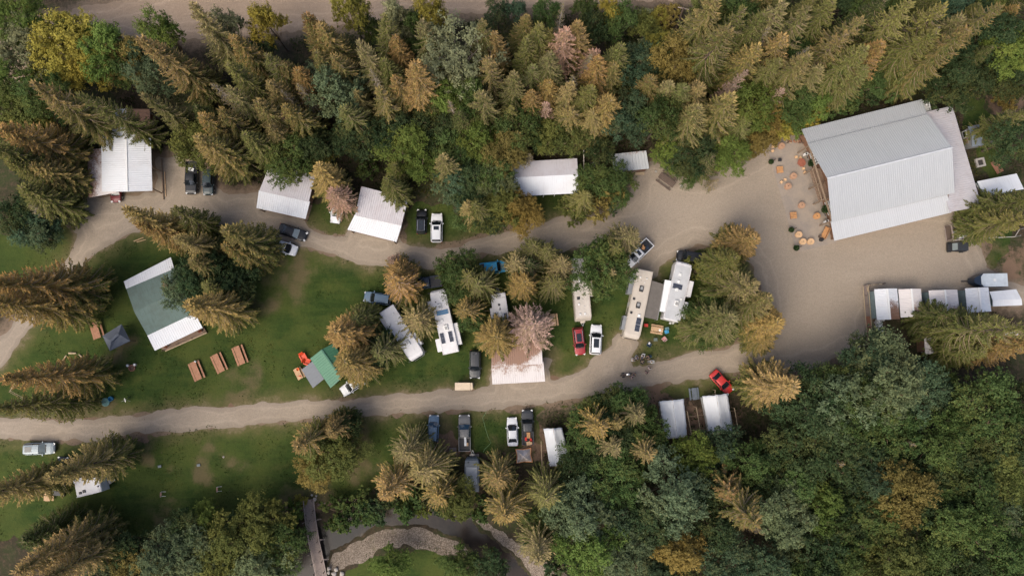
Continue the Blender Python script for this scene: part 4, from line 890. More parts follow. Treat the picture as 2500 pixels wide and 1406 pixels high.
    if kind == 'pickup':
        x0, x1 = -L*.49, -L*.115; w = W/2*.985
        mb = MB(); mb.box(((x0+x1)/2, w-.06, 1.02), (x1-x0, .12, .42)); mb.box(((x0+x1)/2, -w+.06, 1.02), (x1-x0, .12, .42)); mb.box((x0+.05, 0, 1.02), (.1, W*.86, .42)); mb.box((x1-.04, 0, 1.02), (.08, W*.86, .42)); mb.build('bed', bed or colr, t)
        mb = MB(); mb.box(((x0+x1)/2, 0, .87), (x1-x0-.1, W*.84, .04)); bl = mb.build('bed_liner', BLACKP, t)
        if cargo == 'cover': mb = MB(); mb.box(((x0+x1)/2, 0, 1.24), (x1-x0-.08, W*.86, .04)); mb.build('bed_cover', BLACKP, t)
    return t
def cargo_box(px, py, z, size, ang, m, label, name='crate', cat='crate'):
    p = P(px, py, z); t = thing(name, label, cat, (p.x, p.y, z-size[2]/2), R(ang)); mb = MB(); mb.box((0, 0, size[2]/2), size); mb.build('case', m, t, bevel=.03)
    mb = MB(); mb.box((0, 0, size[2]+.012), (size[0]*1.03, size[1]*1.03, .03)); mb.build('lid', m, t); return t
BLK = paint('black', (.010, .011, .013)); NAVY = paint('navy', (.015, .027, .048)); WHT = paint('white', (.70, .71, .72), 0.0); RED = paint('red', (.30, .025, .03)); BRED = paint('bright_red', (.50, .03, .025)); BLU = paint('sky_blue', (.03, .30, .50), .1)
SLATE = paint('slate', (.06, .08, .105)); LBLU = paint('light_blue', (.13, .20, .27)); SILV = paint('silver', (.26, .31, .33)); GREY = paint('grey', (.13, .13, .125)); DGREY = paint('dark_grey', (.036, .039, .042)); DRED = paint('maroon', (.13, .012, .015)); GREENB = paint('blue_green', (.022, .042, .046))
car('pickup', 467, 434, -90, 5.5, 1.95, BLK, 'black pickup truck with white boxes in its open bed, right of the long carport', ws=GLASS)
cargo_box(463.5, 413, 1.15, (.5, .4, .35), 80, WHITEP, 'left one of two white boxes in the black pickup bed', 'box', 'box'); cargo_box(471, 415, 1.15, (.5, .4, .35), 70, WHITEP, 'right one of two white boxes in the black pickup bed', 'box', 'box')
car('suv', 508, 444, -90, 4.4, 1.8, GREENB, 'dark teal car nose down beside the black pickup, half under a spruce', 'parked_car', 'car')
car('sedan', 281, 462, -88, 4.4, 1.8, DRED, 'dark red car with only its nose poking out from under the long white carport')
car('sedan', 714, 567, -19, 4.85, 1.85, BLK, 'black sedan parked along the lane below the first pale cabin', ws=GLASSP)
car('van', 688, 602, -18, 5.1, 1.9, WHT, 'white van half hidden by the golden spruce next to the black sedan', ws=GLASS)
car('sedan', 822, 512, -98, 4.5, 1.8, WHT, 'white car with only its end showing under the spruce between the two pale cabins')
car('suv', 1029, 541, 90, 4.1, 1.75, BLK, 'black wagon with roof rails parked left of a white suv on the grass', rails=CHROME, sun=(.1, .9))
car('suv', 1066, 556, 90, 4.85, 1.95, WHT, 'white suv with small square sunroof parked right of the black wagon', sun=(.66, .92))
car('pickup', 1206, 653, 8, 4.6, 1.95, BLU, 'bright sky blue pickup under the trees by the upper lane', cargo='cover', bed=BLU)
mbp = P(1193, 651, 1.4)
t = thing('tarp', 'bright blue tarp pulled over the bed of the sky blue truck', 'tarp', (mbp.x, mbp.y, 1.28), R(5)); mb = MB(); mb.box((0, 0, .1), (1.5, 1.5, .2), taper=.85); mb.build('sheet', mat('blue_tarp', (.02, .36, .62), rough=.6), t, bevel=.05)
car('pickup', 1042, 690, 187, 5.0, 1.95, NAVY, 'dark navy pickup under the orange-tan spruce, above the cream motorhome with blue solar panel', cargo='cover', glass=GLASSB)
car('suv', 921, 728, 172, 4.5, 1.85, LBLU, 'pale blue suv whose nose shows left of the orange-tan spruce', ws=GLASS)
car('suv', 862, 940, 213, 4.5, 1.8, WHT, 'white wagon with black roof stripes parked askew below the green cabin', rails=True)
car('suv', 1160, 889, -91, 4.6, 1.85, DGREY, 'dark grey suv carrying a bicycle, nose down left of the rusty carport')
car('suv', 1414, 833, -84, 4.5, 1.8, RED, 'dark red suv parked beside a white suv on the grass', sun=(.30, .9), rails=CHROME)
car('suv', 1455, 829, 87, 4.9, 1.95, WHT, 'white suv with long dark sunroof parked right of the red suv', sun=(.32, .92))
car('pickup', 1558, 619, 224, 5.7, 1.95, WHT, 'white pickup truck with loaded bed leaving the gravel lot under a spruce', sun=(.2, .7))
for i, (x, y, m_, lb) in enumerate(((1576,598,BLACKP,'black bin in the bed of the white pickup'), (1571,604,ORW,'orange wooden board in the bed of the white pickup'), (1580,604,NAVY,'navy blue case in the bed of the white pickup'))): cargo_box(x, y, 1.2, (.7, .45, .3), 30+40*i, m_, lb, 'crate', 'crate')
car('van', 1684, 628, 172, 4.3, 1.95, BLK, 'black van parked across the top of the white motorhome')
car('suv', 95, 1095, 2, 4.9, 1.9, SILV, 'silver blue suv with dark sunroof on the lawn at the lower left', sun=(.1, .55), ws=GLASSP)
car('pickup', 149, 1162, 86, 6.2, 2.0, BLK, 'black pickup hidden under the long golden spruce at the lower left', cargo='cover')
car('suv', 1058, 1046, 88, 4.3, 1.75, LBLU, 'small car with blue windshield poking out above a spruce below the lane', 'parked_car', 'car', glass=GLASSB)
car('pickup', 1134, 1057, 91, 5.9, 2.0, GREY, 'grey pickup truck with a white toolbox across its bed', glass=GLASSB)
cargo_box(1136, 1076, 1.35, (.35, 1.5, .3), 90-88, WHITEP, 'white toolbox lying across the bed of the grey pickup', 'toolbox', 'toolbox'); cargo_box(1140, 1084, 1.2, (.5, .45, .3), 92, PINE, 'cream box in the bed of the grey pickup', 'box', 'box')
car('sedan', 1251, 1054, 92, 4.6, 1.78, WHT, 'white sedan parked left of the dark grey pickup, above a small square tent')
car('pickup', 1288, 1043, 91, 5.7, 1.95, DGREY, 'dark grey pickup truck with orange and red gear in its bed')
for i, (x, y, m_, lb) in enumerate(((1290,1062,ORW,'orange crate nearest the cab in the dark grey pickup bed'), (1284,1071,mat('red_plastic', (.55,.03,.02)),'red crate in the dark grey pickup bed'), (1296,1074,mat('red_plastic', (.55,.03,.02)),'small red can in the right of the dark grey pickup bed'), (1292,1081,PINE,'yellow pine crate at the tailgate of the dark grey pickup'))): cargo_box(x, y, 1.25, (.55, (.9, .35, .3, .9)[i], .32), 90+5*i if i else 2, m_, lb)
car('sedan', 1763, 933, -48, 4.4, 1.8, BRED, 'bright red hatchback with dark rear window, half under the spruce above the white tent', 'parked_car', 'car')
# golf cart
p = P(1131, 943, 1.9); t = thing('golf_cart', 'cream roofed golf cart parked beside the lower lane', 'golf cart', (p.x, p.y, 0.02)); CREAM = mat('cream_plastic', (.66, .52, .36), rough=.5)
mb = MB(); mb.box((-.1, 0, 1.92), (2.5, 1.22, .07)); mb.build('canopy', CREAM, t, bevel=.04); mb = MB(); mb.box((1.32, 0, 1.9), (.26, 1.16, .05)); mb.build('visor', CREAM, t)
mb = MB(); mb.box((.1, 0, .5), (2.6, 1.1, .35)); mb.box((1.3, 0, .7), (.5, 1.0, .4)); mb.build('body', CREAM, t, bevel=.05); mb = MB(); mb.box((-.2, 0, .85), (.6, 1.05, .15)); mb.box((-.5, 0, 1.15), (.12, 1.05, .5)); mb.build('seat', BLACKP, t)
for x in (.9, -.9):
    for y in (.5, -.5): wheel(t, x, y, .24, .18)
for x in (1.1, -1.2):
    for y in (.52, -.52): mb = MB(); mb.box((x, y, 1.25), (.05, .05, 1.3)); mb.build('post', BLACKP, t)
# side by side utility vehicle
p = P(2339, 603, 1.2); t = thing('utility_vehicle', 'black side by side utility vehicle with roof, below the equipment pen', 'utility vehicle', (p.x, p.y, 0.03), R(178))
mb = MB(); mb.box((0, 0, .55), (3.0, 1.4, .3)); mb.box((1.1, 0, .8), (.8, 1.2, .3), taper=.85); mb.box((-1.1, 0, .85), (.9, 1.35, .35)); mb.build('body', BLACKP, t, bevel=.05)
mb = MB(); mb.box((-.45, 0, 1.85), (1.7, 1.35, .08)); mb.build('roof', DGREY, t, bevel=.04)
mb = MB(); mb.poly([(.85, -.6, 1.0), (.85, .6, 1.0), (.42, .58, 1.8), (.42, -.58, 1.8)]); mb.build('windshield', GLASSP, t)
mb = MB()
for x, y in ((.5, .6), (.5, -.6), (-1.2, .6), (-1.2, -.6)): mb.box((x, y, 1.3), (.06, .06, 1.1))
mb.build('roll_cage', BLACKP, t); mb = MB(); mb.box((-.1, 0, .95), (.5, 1.1, .2)); mb.build('seat', BLACKP, t)
for x in (1.0, -1.0):
    for y in (.68, -.68): wheel(t, x, y, .33, .26)
# cargo trailer silver
p = P(2420, 684, 2.2); t = thing('cargo_trailer', 'enclosed silver cargo trailer with dark pointed nose, right edge of the gravel lot', 'trailer', (p.x, p.y, 0.03), R(181))
mb = MB(); prof = [(-2.5, -1.05), (1.5, -1.05), (2.75, -.45), (2.9, 0), (2.75, .45), (1.5, 1.05), (-2.5, 1.05)]; mb.prism(prof, .5, 2.35); mb.build('body', paint('navy', (.015, .027, .048)), t)
mb = MB(); mb.prism([(-2.52, -1.07), (1.35, -1.07), (1.75, -.6), (1.75, .6), (1.35, 1.07), (-2.52, 1.07)], 2.352, 2.43); mb.build('roof', mat('silver_sheet', (.58, .63, .65), rough=.3, metal=.2, bump=.5, scale=1.2), t)
mb = MB(); mb.box((3.4, 0, .5), (1.0, .12, .1)); mb.build('hitch', BLACKP, t); mb = MB(); mb.box((-.4, 0, 2.47), (.4, .4, .08)); mb.build('vent', WHITEP, t)
for y in (.95, -.95): wheel(t, -.3, y, .35, .22); wheel(t, -1.15, y, .35, .22)
# ---------------------------------------------------------------- motorhomes and caravans
RVW = mat('rv_white', (.66, .65, .65), rough=.5, var=.09, scale=.8); RVB = mat('rv_beige', (.50, .445, .375), rough=.55, var=.08, scale=.8); RVS = mat('rv_side', (.55, .54, .52), rough=.4); RVR = mat('rv_roof', (.47, .48, .49), rough=.6, var=.12, scale=.7)
def rv(front, rear, W, label, name='motorhome', cat='motorhome', H=3.2, body=RVW, roof=RVW, slides=(), sl=None, vents=(), solar=(), ac=(), towed=False, awn=None, nose='round', glassnose=True):
    """front/rear: pixels of the roof's two ends"""
    f = P(*front, H-.1); r = P(*rear, H-.1); c = (f+r)/2; L = (f-r).length; ang = math.atan2((f-r).y, (f-r).x)
    t = thing(name, label, cat, (c.x, c.y, 0.03), ang)
    def sec(x, w, z1, z0=.45): return [(x, -w, z0), (x, -w, z1-.16), (x, -w*.93, z1-.03), (x, -w*.5, z1), (x, w*.5, z1), (x, w*.93, z1-.03), (x, w, z1-.16), (x, w, z0)]
    h = L/2; w = W/2
    st = [(-h, w*.93, H-.12), (-h+.15, w, H)] + ([(h-.7, w, H), (h-.25, w*.94, H-.10), (h, w*.80, H-.45), (h+.12, w*.72, H-1.4)] if nose == 'round' else [(h-.25, w, H), (h-.05, w, H-.25), (h+.3, w*.95, 1.6)] if nose == 'slope' else [(h-.1, w, H), (h, w*.95, H-.12)])
    MB().loft([sec(x, ww, z) for x, ww, z in st]).build('body', body, t)
    mb = MB(); x1 = h-.75 if nose == 'round' else h-.35; mb.box(((-h+.12+x1)/2, 0, H+.012), (x1+h-.12, W*.90, .025)); ro = mb.build('roof_membrane', roof, t)
    mb = MB(); mb.box(((-h+x1)/2, -w+.05, H+.0), (x1+h, .07, .10)); mb.box(((-h+x1)/2, w-.05, H+.0), (x1+h, .07, .10)); mb.build('roof_edge_trim', body, t)
    if glassnose and nose == 'round':
        mb = MB(); mb.poly([(h+.16, -w*.70, H-1.35), (h+.16, w*.70, H-1.35), (h+.05, w*.78, H-.50), (h+.05, -w*.78, H-.50)]); mb.build('windshield', GLASS, t)
    for side, xa, xb, d in slides:
        ya = side*(w-.05); yb = side*(w+d); mb = MB(); mb.box((L*(xa+xb)/2, (ya+yb)/2, 1.85), (L*abs(xb-xa), abs(yb-ya), 2.1)); so_ = mb.build('slide_out', sl or body, t, bevel=.04)
        mb = MB(); mb.box((L*(xa+xb)/2, yb+side*.01, 2.0), (L*abs(xb-xa)*.6, .03, .7)); mb.build('window', GLASS, so_)
    for x, y, s_, dk in vents:
        mb = MB(); mb.box((L*x, W*y, H+.09), (s_, s_, .14), taper=.85); v = mb.build('roof_vent', BLACKP if dk else WHITEP, t, bevel=.03)
    for x, y, sx, sy, m_ in solar:
        mb = MB(); mb.box((L*x, W*y, H+.09), (sx, sy, .04)); v = mb.build('solar_panel', m_, t); mb = MB(); mb.box((L*x, W*y+sy/2, H+.095), (sx, .03, .05)); mb.box((L*x, W*y-sy/2, H+.095), (sx, .03, .05)); mb.box((L*x-sx/2, W*y, H+.095), (.03, sy, .05)); mb.box((L*x+sx/2, W*y, H+.095), (.03, sy, .05)); mb.box((L*x, W*y, H+.112), (.02, sy, .01)); mb.build('panel_frame', CHROME, v)
    for x, y, dk in ac:
        mb = MB(); mb.box((L*x, W*y, H+.17), (1.0, .72, .28), taper=.82); v = mb.build('air_conditioner', BLACKP if dk else WHITEP, t, bevel=.08); mb = MB(); mb.box((L*x-.1, W*y, H+.315), (.5, .4, .02)); mb.build('grille', STEEL, v)
    for x in ((L*.30, -L*.22) if not towed else (-L*.05, -L*.05-.85)):
        for y in (w-.12, -w+.12): wheel(t, x, y, .42, .26)
    for s_ in (-1, 1):
        for fx in (-.25, .12):
            mb = MB(); mb.box((L*fx, s_*(w+.008), 2.0), (1.0, .03, .6)); mb.build('window', GLASS, t)
    mb = MB(); mb.box((L*.02, -w-.012, 1.45), (.7, .03, 1.9)); d = mb.build('door', RVS, t); mb = MB(); mb.box((L*.02+.26, -w-.04, 1.4), (.06, .05, .15)); mb.build('handle', CHROME, d)
    if towed:
        mb = MB(); mb.bar((h, -.5, .5), (h+1.15, 0, .5), .1); mb.bar((h, .5, .5), (h+1.15, 0, .5), .1); mb.build('hitch_frame', STEEL, t)
        mb = MB(); mb.lathe((0, 0, 0), [(.28, .5), (.34, .6), (.34, .9), (.2, 1.05)], 12); o = mb.build('gas_tank', RVB, t); o.location = (h+.42, 0, 0); o.scale = (.7, 1.35, 1)
    else:
        for s_ in (1, -1): mb = MB(); mb.box((h-.15, s_*(w+.22), 2.1), (.12, .3, .45)); mb.build('mirror', BLACKP, t)
    return t, L, ang
def awning(pts, z0, z1, m, label, name='awning'):
    a, b, c, d = P(*pts[0], z0), P(*pts[1], z1), P(*pts[2], z1), P(*pts[3], z0); t = thing(name, label, 'awning')
    roof_panel(b, c, d, a, m, t, 'canopy', ribh=0, thick=.03, sag=.08, seed=int(pts[0][0])); 
    for p in (b, c): mb = MB(); mb.tube([(p.x, p.y, 0), (p.x, p.y, z1)], .035); mb.build('pole', STEEL, t)
    mb = MB(); mb.tube([b, c], .05); mb.build('roller', STEEL, t); return t
rv((1541,826), (1575,659), 2.65, 'long beige motorhome with two awnings, its tail at the gravel between the big spruces', body=RVB, roof=RVB, sl=mat('slide_grey', (.20, .21, .22), rough=.6), slides=((-1, -.42, -.12, .75), (-1, .20, .40, .55)), ac=((-.22, 0, 1), (.02, 0, 1)), solar=((.24, .22, 1.05, .75, SOLAR), (.34, .22, 1.05, .75, SOLAR)), vents=((-.06, -.32, .4, 1), (.14, -.32, .4, 1), (-.38, .2, .25, 0), (-.38, -.2, .25, 0), (.16, .18, .5, 0), (-.32, .12, .15, 0)))
awning([(1589,684), (1621,694), (1605,781), (1573,774)], 3.0, 2.6, mat('taupe_canvas', (.14, .125, .11), rough=.9), 'taupe brown awning stretched between the beige and the white motorhome')
rv((1671,640), (1639,782), 2.7, 'white motorhome with grey roof lying right of the taupe awning, below the black van', body=RVW, roof=RVR, slides=((-1, -.05, .22, .9), (-1, -.42, -.14, .75)), vents=((.28, .1, .5, 0), (.16, .1, .45, 0), (.02, .1, .5, 0), (-.12, -.28, .35, 0)), ac=((-.20, -.05, 0),), solar=((.07, .1, .8, 1.5, SOLAR),))
awning([(1641,686), (1623,683), (1610,760), (1632,763)], 3.0, 2.7, RCAN, 'narrow white awning along the left side of the white motorhome')
rv((1425,778), (1412,630), 2.6, 'beige travel trailer with a small tank on its hitch, above the red and white suvs', 'travel_trailer', 'trailer', body=RVB, roof=mat('rv_cream', (.56, .51, .45), rough=.6), nose='slope', towed=True, H=3.0, slides=((1, -.13, .14, .75),), vents=((.16, -.22, .5, 1), (.26, -.22, .35, 0), (.42, -.2, .3, 0), (.42, .1, .35, 0), (.30, .1, .15, 0)), ac=((-.15, 0, 0),))
rv((1019,873), (943,753), 2.6, 'white motorhome slanting down to the right with black windshield, under branches', H=3.3, slides=((-1, -.46, -.06, .55), (1, .10, .34, .55)), ac=((.20, 0, 0),), vents=((-.2, .1, .4, 0), (.04, -.1, .4, 0), (-.36, .2, .35, 0), (.35, .1, .12, 0)))
rv((1067,708), (1101,862), 2.6, 'white motorhome with one blue solar panel near the front and two dark panels', H=3.3, glassnose=False, slides=((1, .18, .36, .75), (1, -.44, -.24, .75), (-1, -.40, -.06, .75)), ac=((.24, .05, 0), (-.10, -.05, 0)), solar=((.14, -.02, .75, 1.9, SOLARB), (-.25, .30, 1.7, .62, SOLAR), (-.25, -.22, 1.7, .62, SOLAR)), vents=((.02, .1, .4, 0), (.32, .25, .18, 1)))
t, L, ang = rv((1215,716), (1226,790), 2.45, 'small white camper with a black mountain emblem on its nose roof', 'travel_trailer', 'trailer', H=2.9, nose='flat', towed=True, vents=((.12, .02, .35, 1), (-.03, .0, .22, 1), (.02, .0, .14, 1), (-.20, .0, .5, 0)), solar=((-.30, -.30, 1.3, .55, SOLAR),), slides=((1, -.3, .05, .4),))
# mountain emblem on the camper's front roof: an arc over two peaks with a line below
mb = MB(); cx = L*.42; z = 2.945
for k_ in range(14):
    a0 = math.pi*(k_/14); a1 = math.pi*((k_+1)/14)
    mb.poly([(cx+.34*math.sin(a0)-.1, .46*math.cos(a0), z), (cx+.34*math.sin(a1)-.1, .46*math.cos(a1), z), (cx+.25*math.sin(a1)-.1, .37*math.cos(a1), z), (cx+.25*math.sin(a0)-.1, .37*math.cos(a0), z)])
mb.poly([(cx-.12, .3, z), (cx+.12, .1, z), (cx-.12, -.08, z)]); mb.poly([(cx-.12, .02, z+.002), (cx+.06, -.14, z+.002), (cx-.12, -.3, z+.002)]); mb.poly([(cx-.19, .45, z), (cx-.15, .45, z), (cx-.15, -.45, z), (cx-.19, -.45, z)])
for k_ in range(7): mb.poly([(cx-.30, .32-.1*k_, z), (cx-.24, .32-.1*k_, z), (cx-.24, .26-.1*k_, z), (cx-.30, .26-.1*k_, z)])
mb.poly([(cx-.40, 1.1, z), (cx-.37, 1.1, z), (cx-.37, -1.1, z), (cx-.40, -1.1, z)])
mb.build('emblem', BLACKP, t)
t, L, ang = rv((246,1181), (185,1196), 2.4, 'small white camper partly under the long golden spruce at the lower left', 'travel_trailer', 'trailer', H=2.8, nose='flat', towed=True, slides=((1, -.5, -.15, .5),), vents=((-.32, -.25, .42, 1), (-.16, -.2, .5, 1), (.4, -.1, .22, 1)))
# grey camper under the lower trees
t, L, ang = rv((1152,1120), (1152,1200), 2.3, 'slate grey camper with a paler flat roof panel, under the spruces below the grey pickup', 'travel_trailer', 'trailer', H=2.6, body=mat('camper_grey', (.13, .15, .17), rough=.6), roof=mat('camper_grey', (.13, .15, .17), rough=.6), nose='round', glassnose=False, towed=True, vents=((.4, .25, .2, 1),))
mb = MB(); mb.box((-L*.0, 0, 2.7), (L*.52, 1.75, .1)); mb.build('pale_panel', mat('camper_panel', (.33, .35, .37), rough=.5), t, bevel=.05)
# ---------------------------------------------------------------- tents, frames, canopies
def wall_tent(px4, label, ez=2.1, rz_=2.9, seed=1, m=RCAN, sides=True):
    t = thing('canvas_tent', label, 'tent', group='white canvas tents'); rs = random.Random(seed)
    A, B, C_, D = [P(x, y, ez) for x, y in px4]; r0 = A.lerp(B, .5)+Vector((0, 0, rz_-ez)); r1 = D.lerp(C_, .5)+Vector((0, 0, rz_-ez))
    n = 14; V = []; F = []; UV = []
    for j in range(n+1):
        v = j/n
        for i in range(13):
            u = i/12; a = A.lerp(D, v); b = B.lerp(C_, v); r = r0.lerp(r1, v)
            p = a.lerp(r, u*2) if u < .5 else r.lerp(b, (u-.5)*2)
            p = p+Vector((rs.uniform(-.05, .05), rs.uniform(-.05, .05), -.10*math.sin(math.pi*((u*2) % 1))*(.6+.8*rs.random())))
            V.append(tuple(p)); UV.append((u*5, v*7, seed))
    for j in range(n):
        for i in range(12): F.append((j*13+i, j*13+i+1, (j+1)*13+i+1, (j+1)*13+i))
    me = bpy.data.meshes.new('fly'); me.from_pydata(V, [], F); me.materials.append(m)
    at = me.attributes.new('ruv', 'FLOAT_VECTOR', 'POINT'); at.data.foreach_set('vector', np.array(UV, np.float32).ravel()); at = me.attributes.new('lit', 'FLOAT', 'POINT'); at.data.foreach_set('value', np.full(len(V), -1, np.float32))
    me.polygons.foreach_set('use_smooth', [True]*len(F)); me.update(); o = bpy.data.objects.new('fly', me); COL.objects.link(o); o.parent = t
    sm = o.modifiers.new('thick', 'SOLIDIFY'); sm.thickness = .02
    q = inset([flat(p) for p in (A, B, C_, D)], .35); mb = MB()
    for i in range(4): mb.poly([q[i], q[(i+1) % 4], flat(q[(i+1) % 4], ez-.1), flat(q[i], ez-.1)])
    mb.build('tent_wall', mat('canvas_wall', (.6, .6, .57), rough=.9), t)
    mb = MB(); mb.bar(r0+(r0-r1).normalized()*.15-Vector((0, 0, .03)), r1-Vector((0, 0, .03)), .07); mb.build('ridge_pole', POST, t)
    return t
wall_tent([(1327,1046), (1372,1043), (1393,1133), (1342,1138)], 'long white canvas tent just right of the small square tent', seed=3)
wall_tent([(1609,979), (1669,973), (1678,1065), (1625,1071)], 'white canvas tent partly under a leafy tree, left of the pole frame', seed=4)
wall_tent([(1714,967), (1776,960), (1790,1052), (1732,1060)], 'rightmost white canvas tent, crumpled, below the red hatchback', seed=5)
for i, (a, b, lb) in enumerate((((1678,1004), (1688,1061), 'left pale pole rail between the two right-hand white tents'), ((1700,994), (1713,1068), 'right pale pole rail between the two right-hand white tents'), ((1793,996), (1802,1047), 'pale pole rail to the right of the rightmost white tent'), ((1321,1077), (1324,1146), 'pale pole rail left of the long white tent'), ((1408,1124), (1412,1150), 'short pale pole rail below the big dark green tree'), ((1746,952), (1746,963), 'very short pale pole above the rightmost white tent'))):
    t = thing('pole_rail', lb, 'pole', group='pale pole rails by the white tents'); z = 1.7; p, q = P(*a, z), P(*b, z); mb = MB(); mb.tube([p, q], .055); mb.build('rail', TIMBER, t)
    for w_ in (p, q): mb = MB(); mb.tube([(w_.x, w_.y, 0), (w_.x, w_.y, z)], .045); mb.build('post', TIMBER, t)
for i, (a, b, lb) in enumerate((((1680,1017), (1732,1010), 'taut guy line between the two right-hand white tents, upper'), ((1684,1050), (1735,1047), 'taut guy line between the two right-hand white tents, lower'), ((1783,1004), (1797,1001), 'taut guy line right of the rightmost white tent'), ((1322,1100), (1336,1098), 'taut guy line left of the long white tent'))):
    mb = MB(); mb.tube([P(*a, 1.6), P(*b, 1.0)], .02, 4); o = mb.build('guy_line', TIMBER); tag(o, lb, 'rope')
# small dome tent
t = thing('dome_tent', 'small square beige tent with orange corners below the white sedan', 'tent'); cs = [P(1259,1096,.25), P(1296,1093,.25), P(1300,1127,.25), P(1261,1130,.25)]; ap = sum(cs, Vector())/4+Vector((0, 0, 1.6)); mb = MB(); mo = MB()
for i in range(4):
    a, b = cs[i], cs[(i+1) % 4]; c = sum(cs, Vector())/4; m_ = a.lerp(b, .5).lerp(c, .14)
    am = a.lerp(ap, .55)+Vector((0, 0, .25)); bm = b.lerp(ap, .55)+Vector((0, 0, .25)); mm = m_.lerp(ap, .5)+Vector((0, 0, .05))
    mb.poly([a, m_, mm, am]); mb.poly([m_, b, bm, mm]); mb.poly([am, mm, ap]); mb.poly([mm, bm, ap])
    mo.bar(a+Vector((0, 0, .06)), m_+Vector((0, 0, .02)), .12, .12); mo.bar(m_+Vector((0, 0, .02)), b+Vector((0, 0, .06)), .12, .12)
mb.build('fly', mat('beige_nylon', (.74, .65, .59), rough=.8), t); mo.build('orange_trim', mat('orange_nylon', (.62, .28, .11), rough=.8), t)
# ---------------------------------------------------------------- tables and chairs
def picnic(px, py, ang, L, label, m=REDWOOD, W=1.5, group='wooden picnic tables'):
    p = P(px, py, .6); t = thing('picnic_table', label, 'picnic table', (p.x, p.y, 0), R(ang), group); n = 5; tw = W*.50
    mb = MB()
    for i in range(n): mb.box((0, -tw/2+tw*(i+.5)/n, .75), (L, tw/n*.88, .045))
    mb.build('tabletop', m, t)
    for s_ in (1, -1): mb = MB(); mb.box((0, s_*(W/2-.07), .45), (L, .13, .045)); mb.box((0, s_*(W/2-.22), .45), (L, .13, .045)); mb.build('bench_seat', m, t)
    for x in (-L*.36, L*.36):
        mb = MB(); mb.bar((x, -W*.42, 0), (x, -tw*.35, .72), .08, .05); mb.bar((x, W*.42, 0), (x, tw*.35, .72), .08, .05); mb.bar((x, -W*.48, .40), (x, W*.48, .40), .07, .05); mb.build('leg', m, t)
    return t
RBW = wood('cedar', (.40, .20, .115))
picnic(235, 805, -71, 2.9, 'brown picnic table half under the spruce, left of the blue-grey gazebo', RBW, 1.9)
picnic(479, 905, -66, 3.1, 'leftmost of the three brown picnic tables below the cottage, with a white jug on it', RBW, 1.9)
picnic(534, 886, -64, 3.1, 'middle one of the three brown picnic tables below the cottage', RBW, 1.9)
picnic(585, 867, -68, 3.1, 'rightmost of the three brown picnic tables below the cottage, by the spruce', RBW, 1.9)
picnic(1350, 781, -83, 2.0, 'orange-tan picnic table alone between the pink dying spruce and the beige trailer', PINE, 1.7)
picnic(1604, 804, -10, 2.0, 'orange-tan picnic table with things on it below the taupe awning', PINE, 1.5)
picnic(1695, 961, -84, 1.9, 'slate blue-grey picnic table between the lane and the white tents', wood('slate', (.15, .175, .20)), 1.6)
picnic(118, 1206, 90, 2.1, 'pale pine picnic table beside the black pickup at the lower left', PINE, 1.6)
picnic(730, 911, -62, 1.9, 'pale pine picnic table left of the grey awning, with an orange bucket', PINE, 1.3)
picnic(1628, 440, -37, 3.0, 'dark weathered picnic table at the top edge of the gravel lot', DARKW, 2.3)
def lathe_thing(name, cat, label, px, py, prof, m, z=0, seg=14, extra=None, group=None):
    t = thing(name, label, cat, P(px, py, z), 0, group); mb = MB(); mb.lathe((0, 0, 0), prof, seg); mb.build(extra or 'body', m, t, smooth=False); return t
t = lathe_thing('jug', 'jug', 'white jug standing on the leftmost of three picnic tables', 478, 882, [(.12, 0), (.15, .1), (.15, .3), (.06, .38)], WHITEP, .775); mb = MB(); mb.lathe((0, 0, .38), [(.05, 0), (.05, .05)], 8); mb.build('cap', STEEL, t)
t = lathe_thing('bucket', 'bucket', 'orange bucket on the pale picnic table by the grey awning', 728, 901, [(.19, 0), (.25, .3), (.22, .3), (.2, .1)], mat('orange_plastic', (.75, .16, .02)), .775); mb = MB(); mb.tube([(-.24, 0, .3), (-.1, 0, .42), (.1, 0, .42), (.24, 0, .3)], .012, 4); mb.build('handle', STEEL, t)
mb = MB()
for k_ in range(5): mb.box((.09*k_-.18, .06*(k_ % 2), .03), (.16, .06, .05), rz=k_)
o = mb.build('cord_pile', mat('red_plastic', (.55, .03, .02))); o.location = P(732,918,.79); tag(o, 'small tangle of red cord on the pale picnic table', 'cord')
t = lathe_thing('plate', 'plate', 'pale round plate on the picnic table below the taupe awning', 1611, 806, [(.12, 0), (.2, .03), (.17, .03)], WHITEP, .775)
def adirondack(px, py, ang, m, label):
    p = P(px, py, .5); t = thing('deck_chair', label, 'chair', (p.x, p.y, 0), R(ang), None); s = 1.25
    mb = MB()
    for i in range(5): mb.box((.05, (-.24+.12*i)*s, .42), (.6*s, .11*s, .04), ry=R(8))
    mb.build('seat', m, t); mb = MB()
    for i in range(5): mb.box((-.45*s, (-.24+.12*i)*s, .78), (.05, .11*s, .8), ry=R(-24))
    mb.build('backrest', m, t)
    for s_ in (1, -1):
        mb = MB(); mb.box((.02, s_*.36*s, .66), (.78*s, .15*s, .04)); mb.build('armrest', m, t)
        mb = MB(); mb.box((.3*s, s_*.34*s, .32), (.08, .07, .64)); mb.build('leg', m, t); mb = MB(); mb.box((-.35*s, s_*.34*s, .3), (.08, .07, .6)); mb.build('leg', m, t)
ORP = mat('orange_red_plastic', (.75, .085, .03), rough=.5)
adirondack(740, 871, -60, ORP, 'upper one of two bright orange-red deck chairs left of the green cabin'); adirondack(750, 883, -20, ORP, 'lower one of two bright orange-red deck chairs, touching the green cabin side')
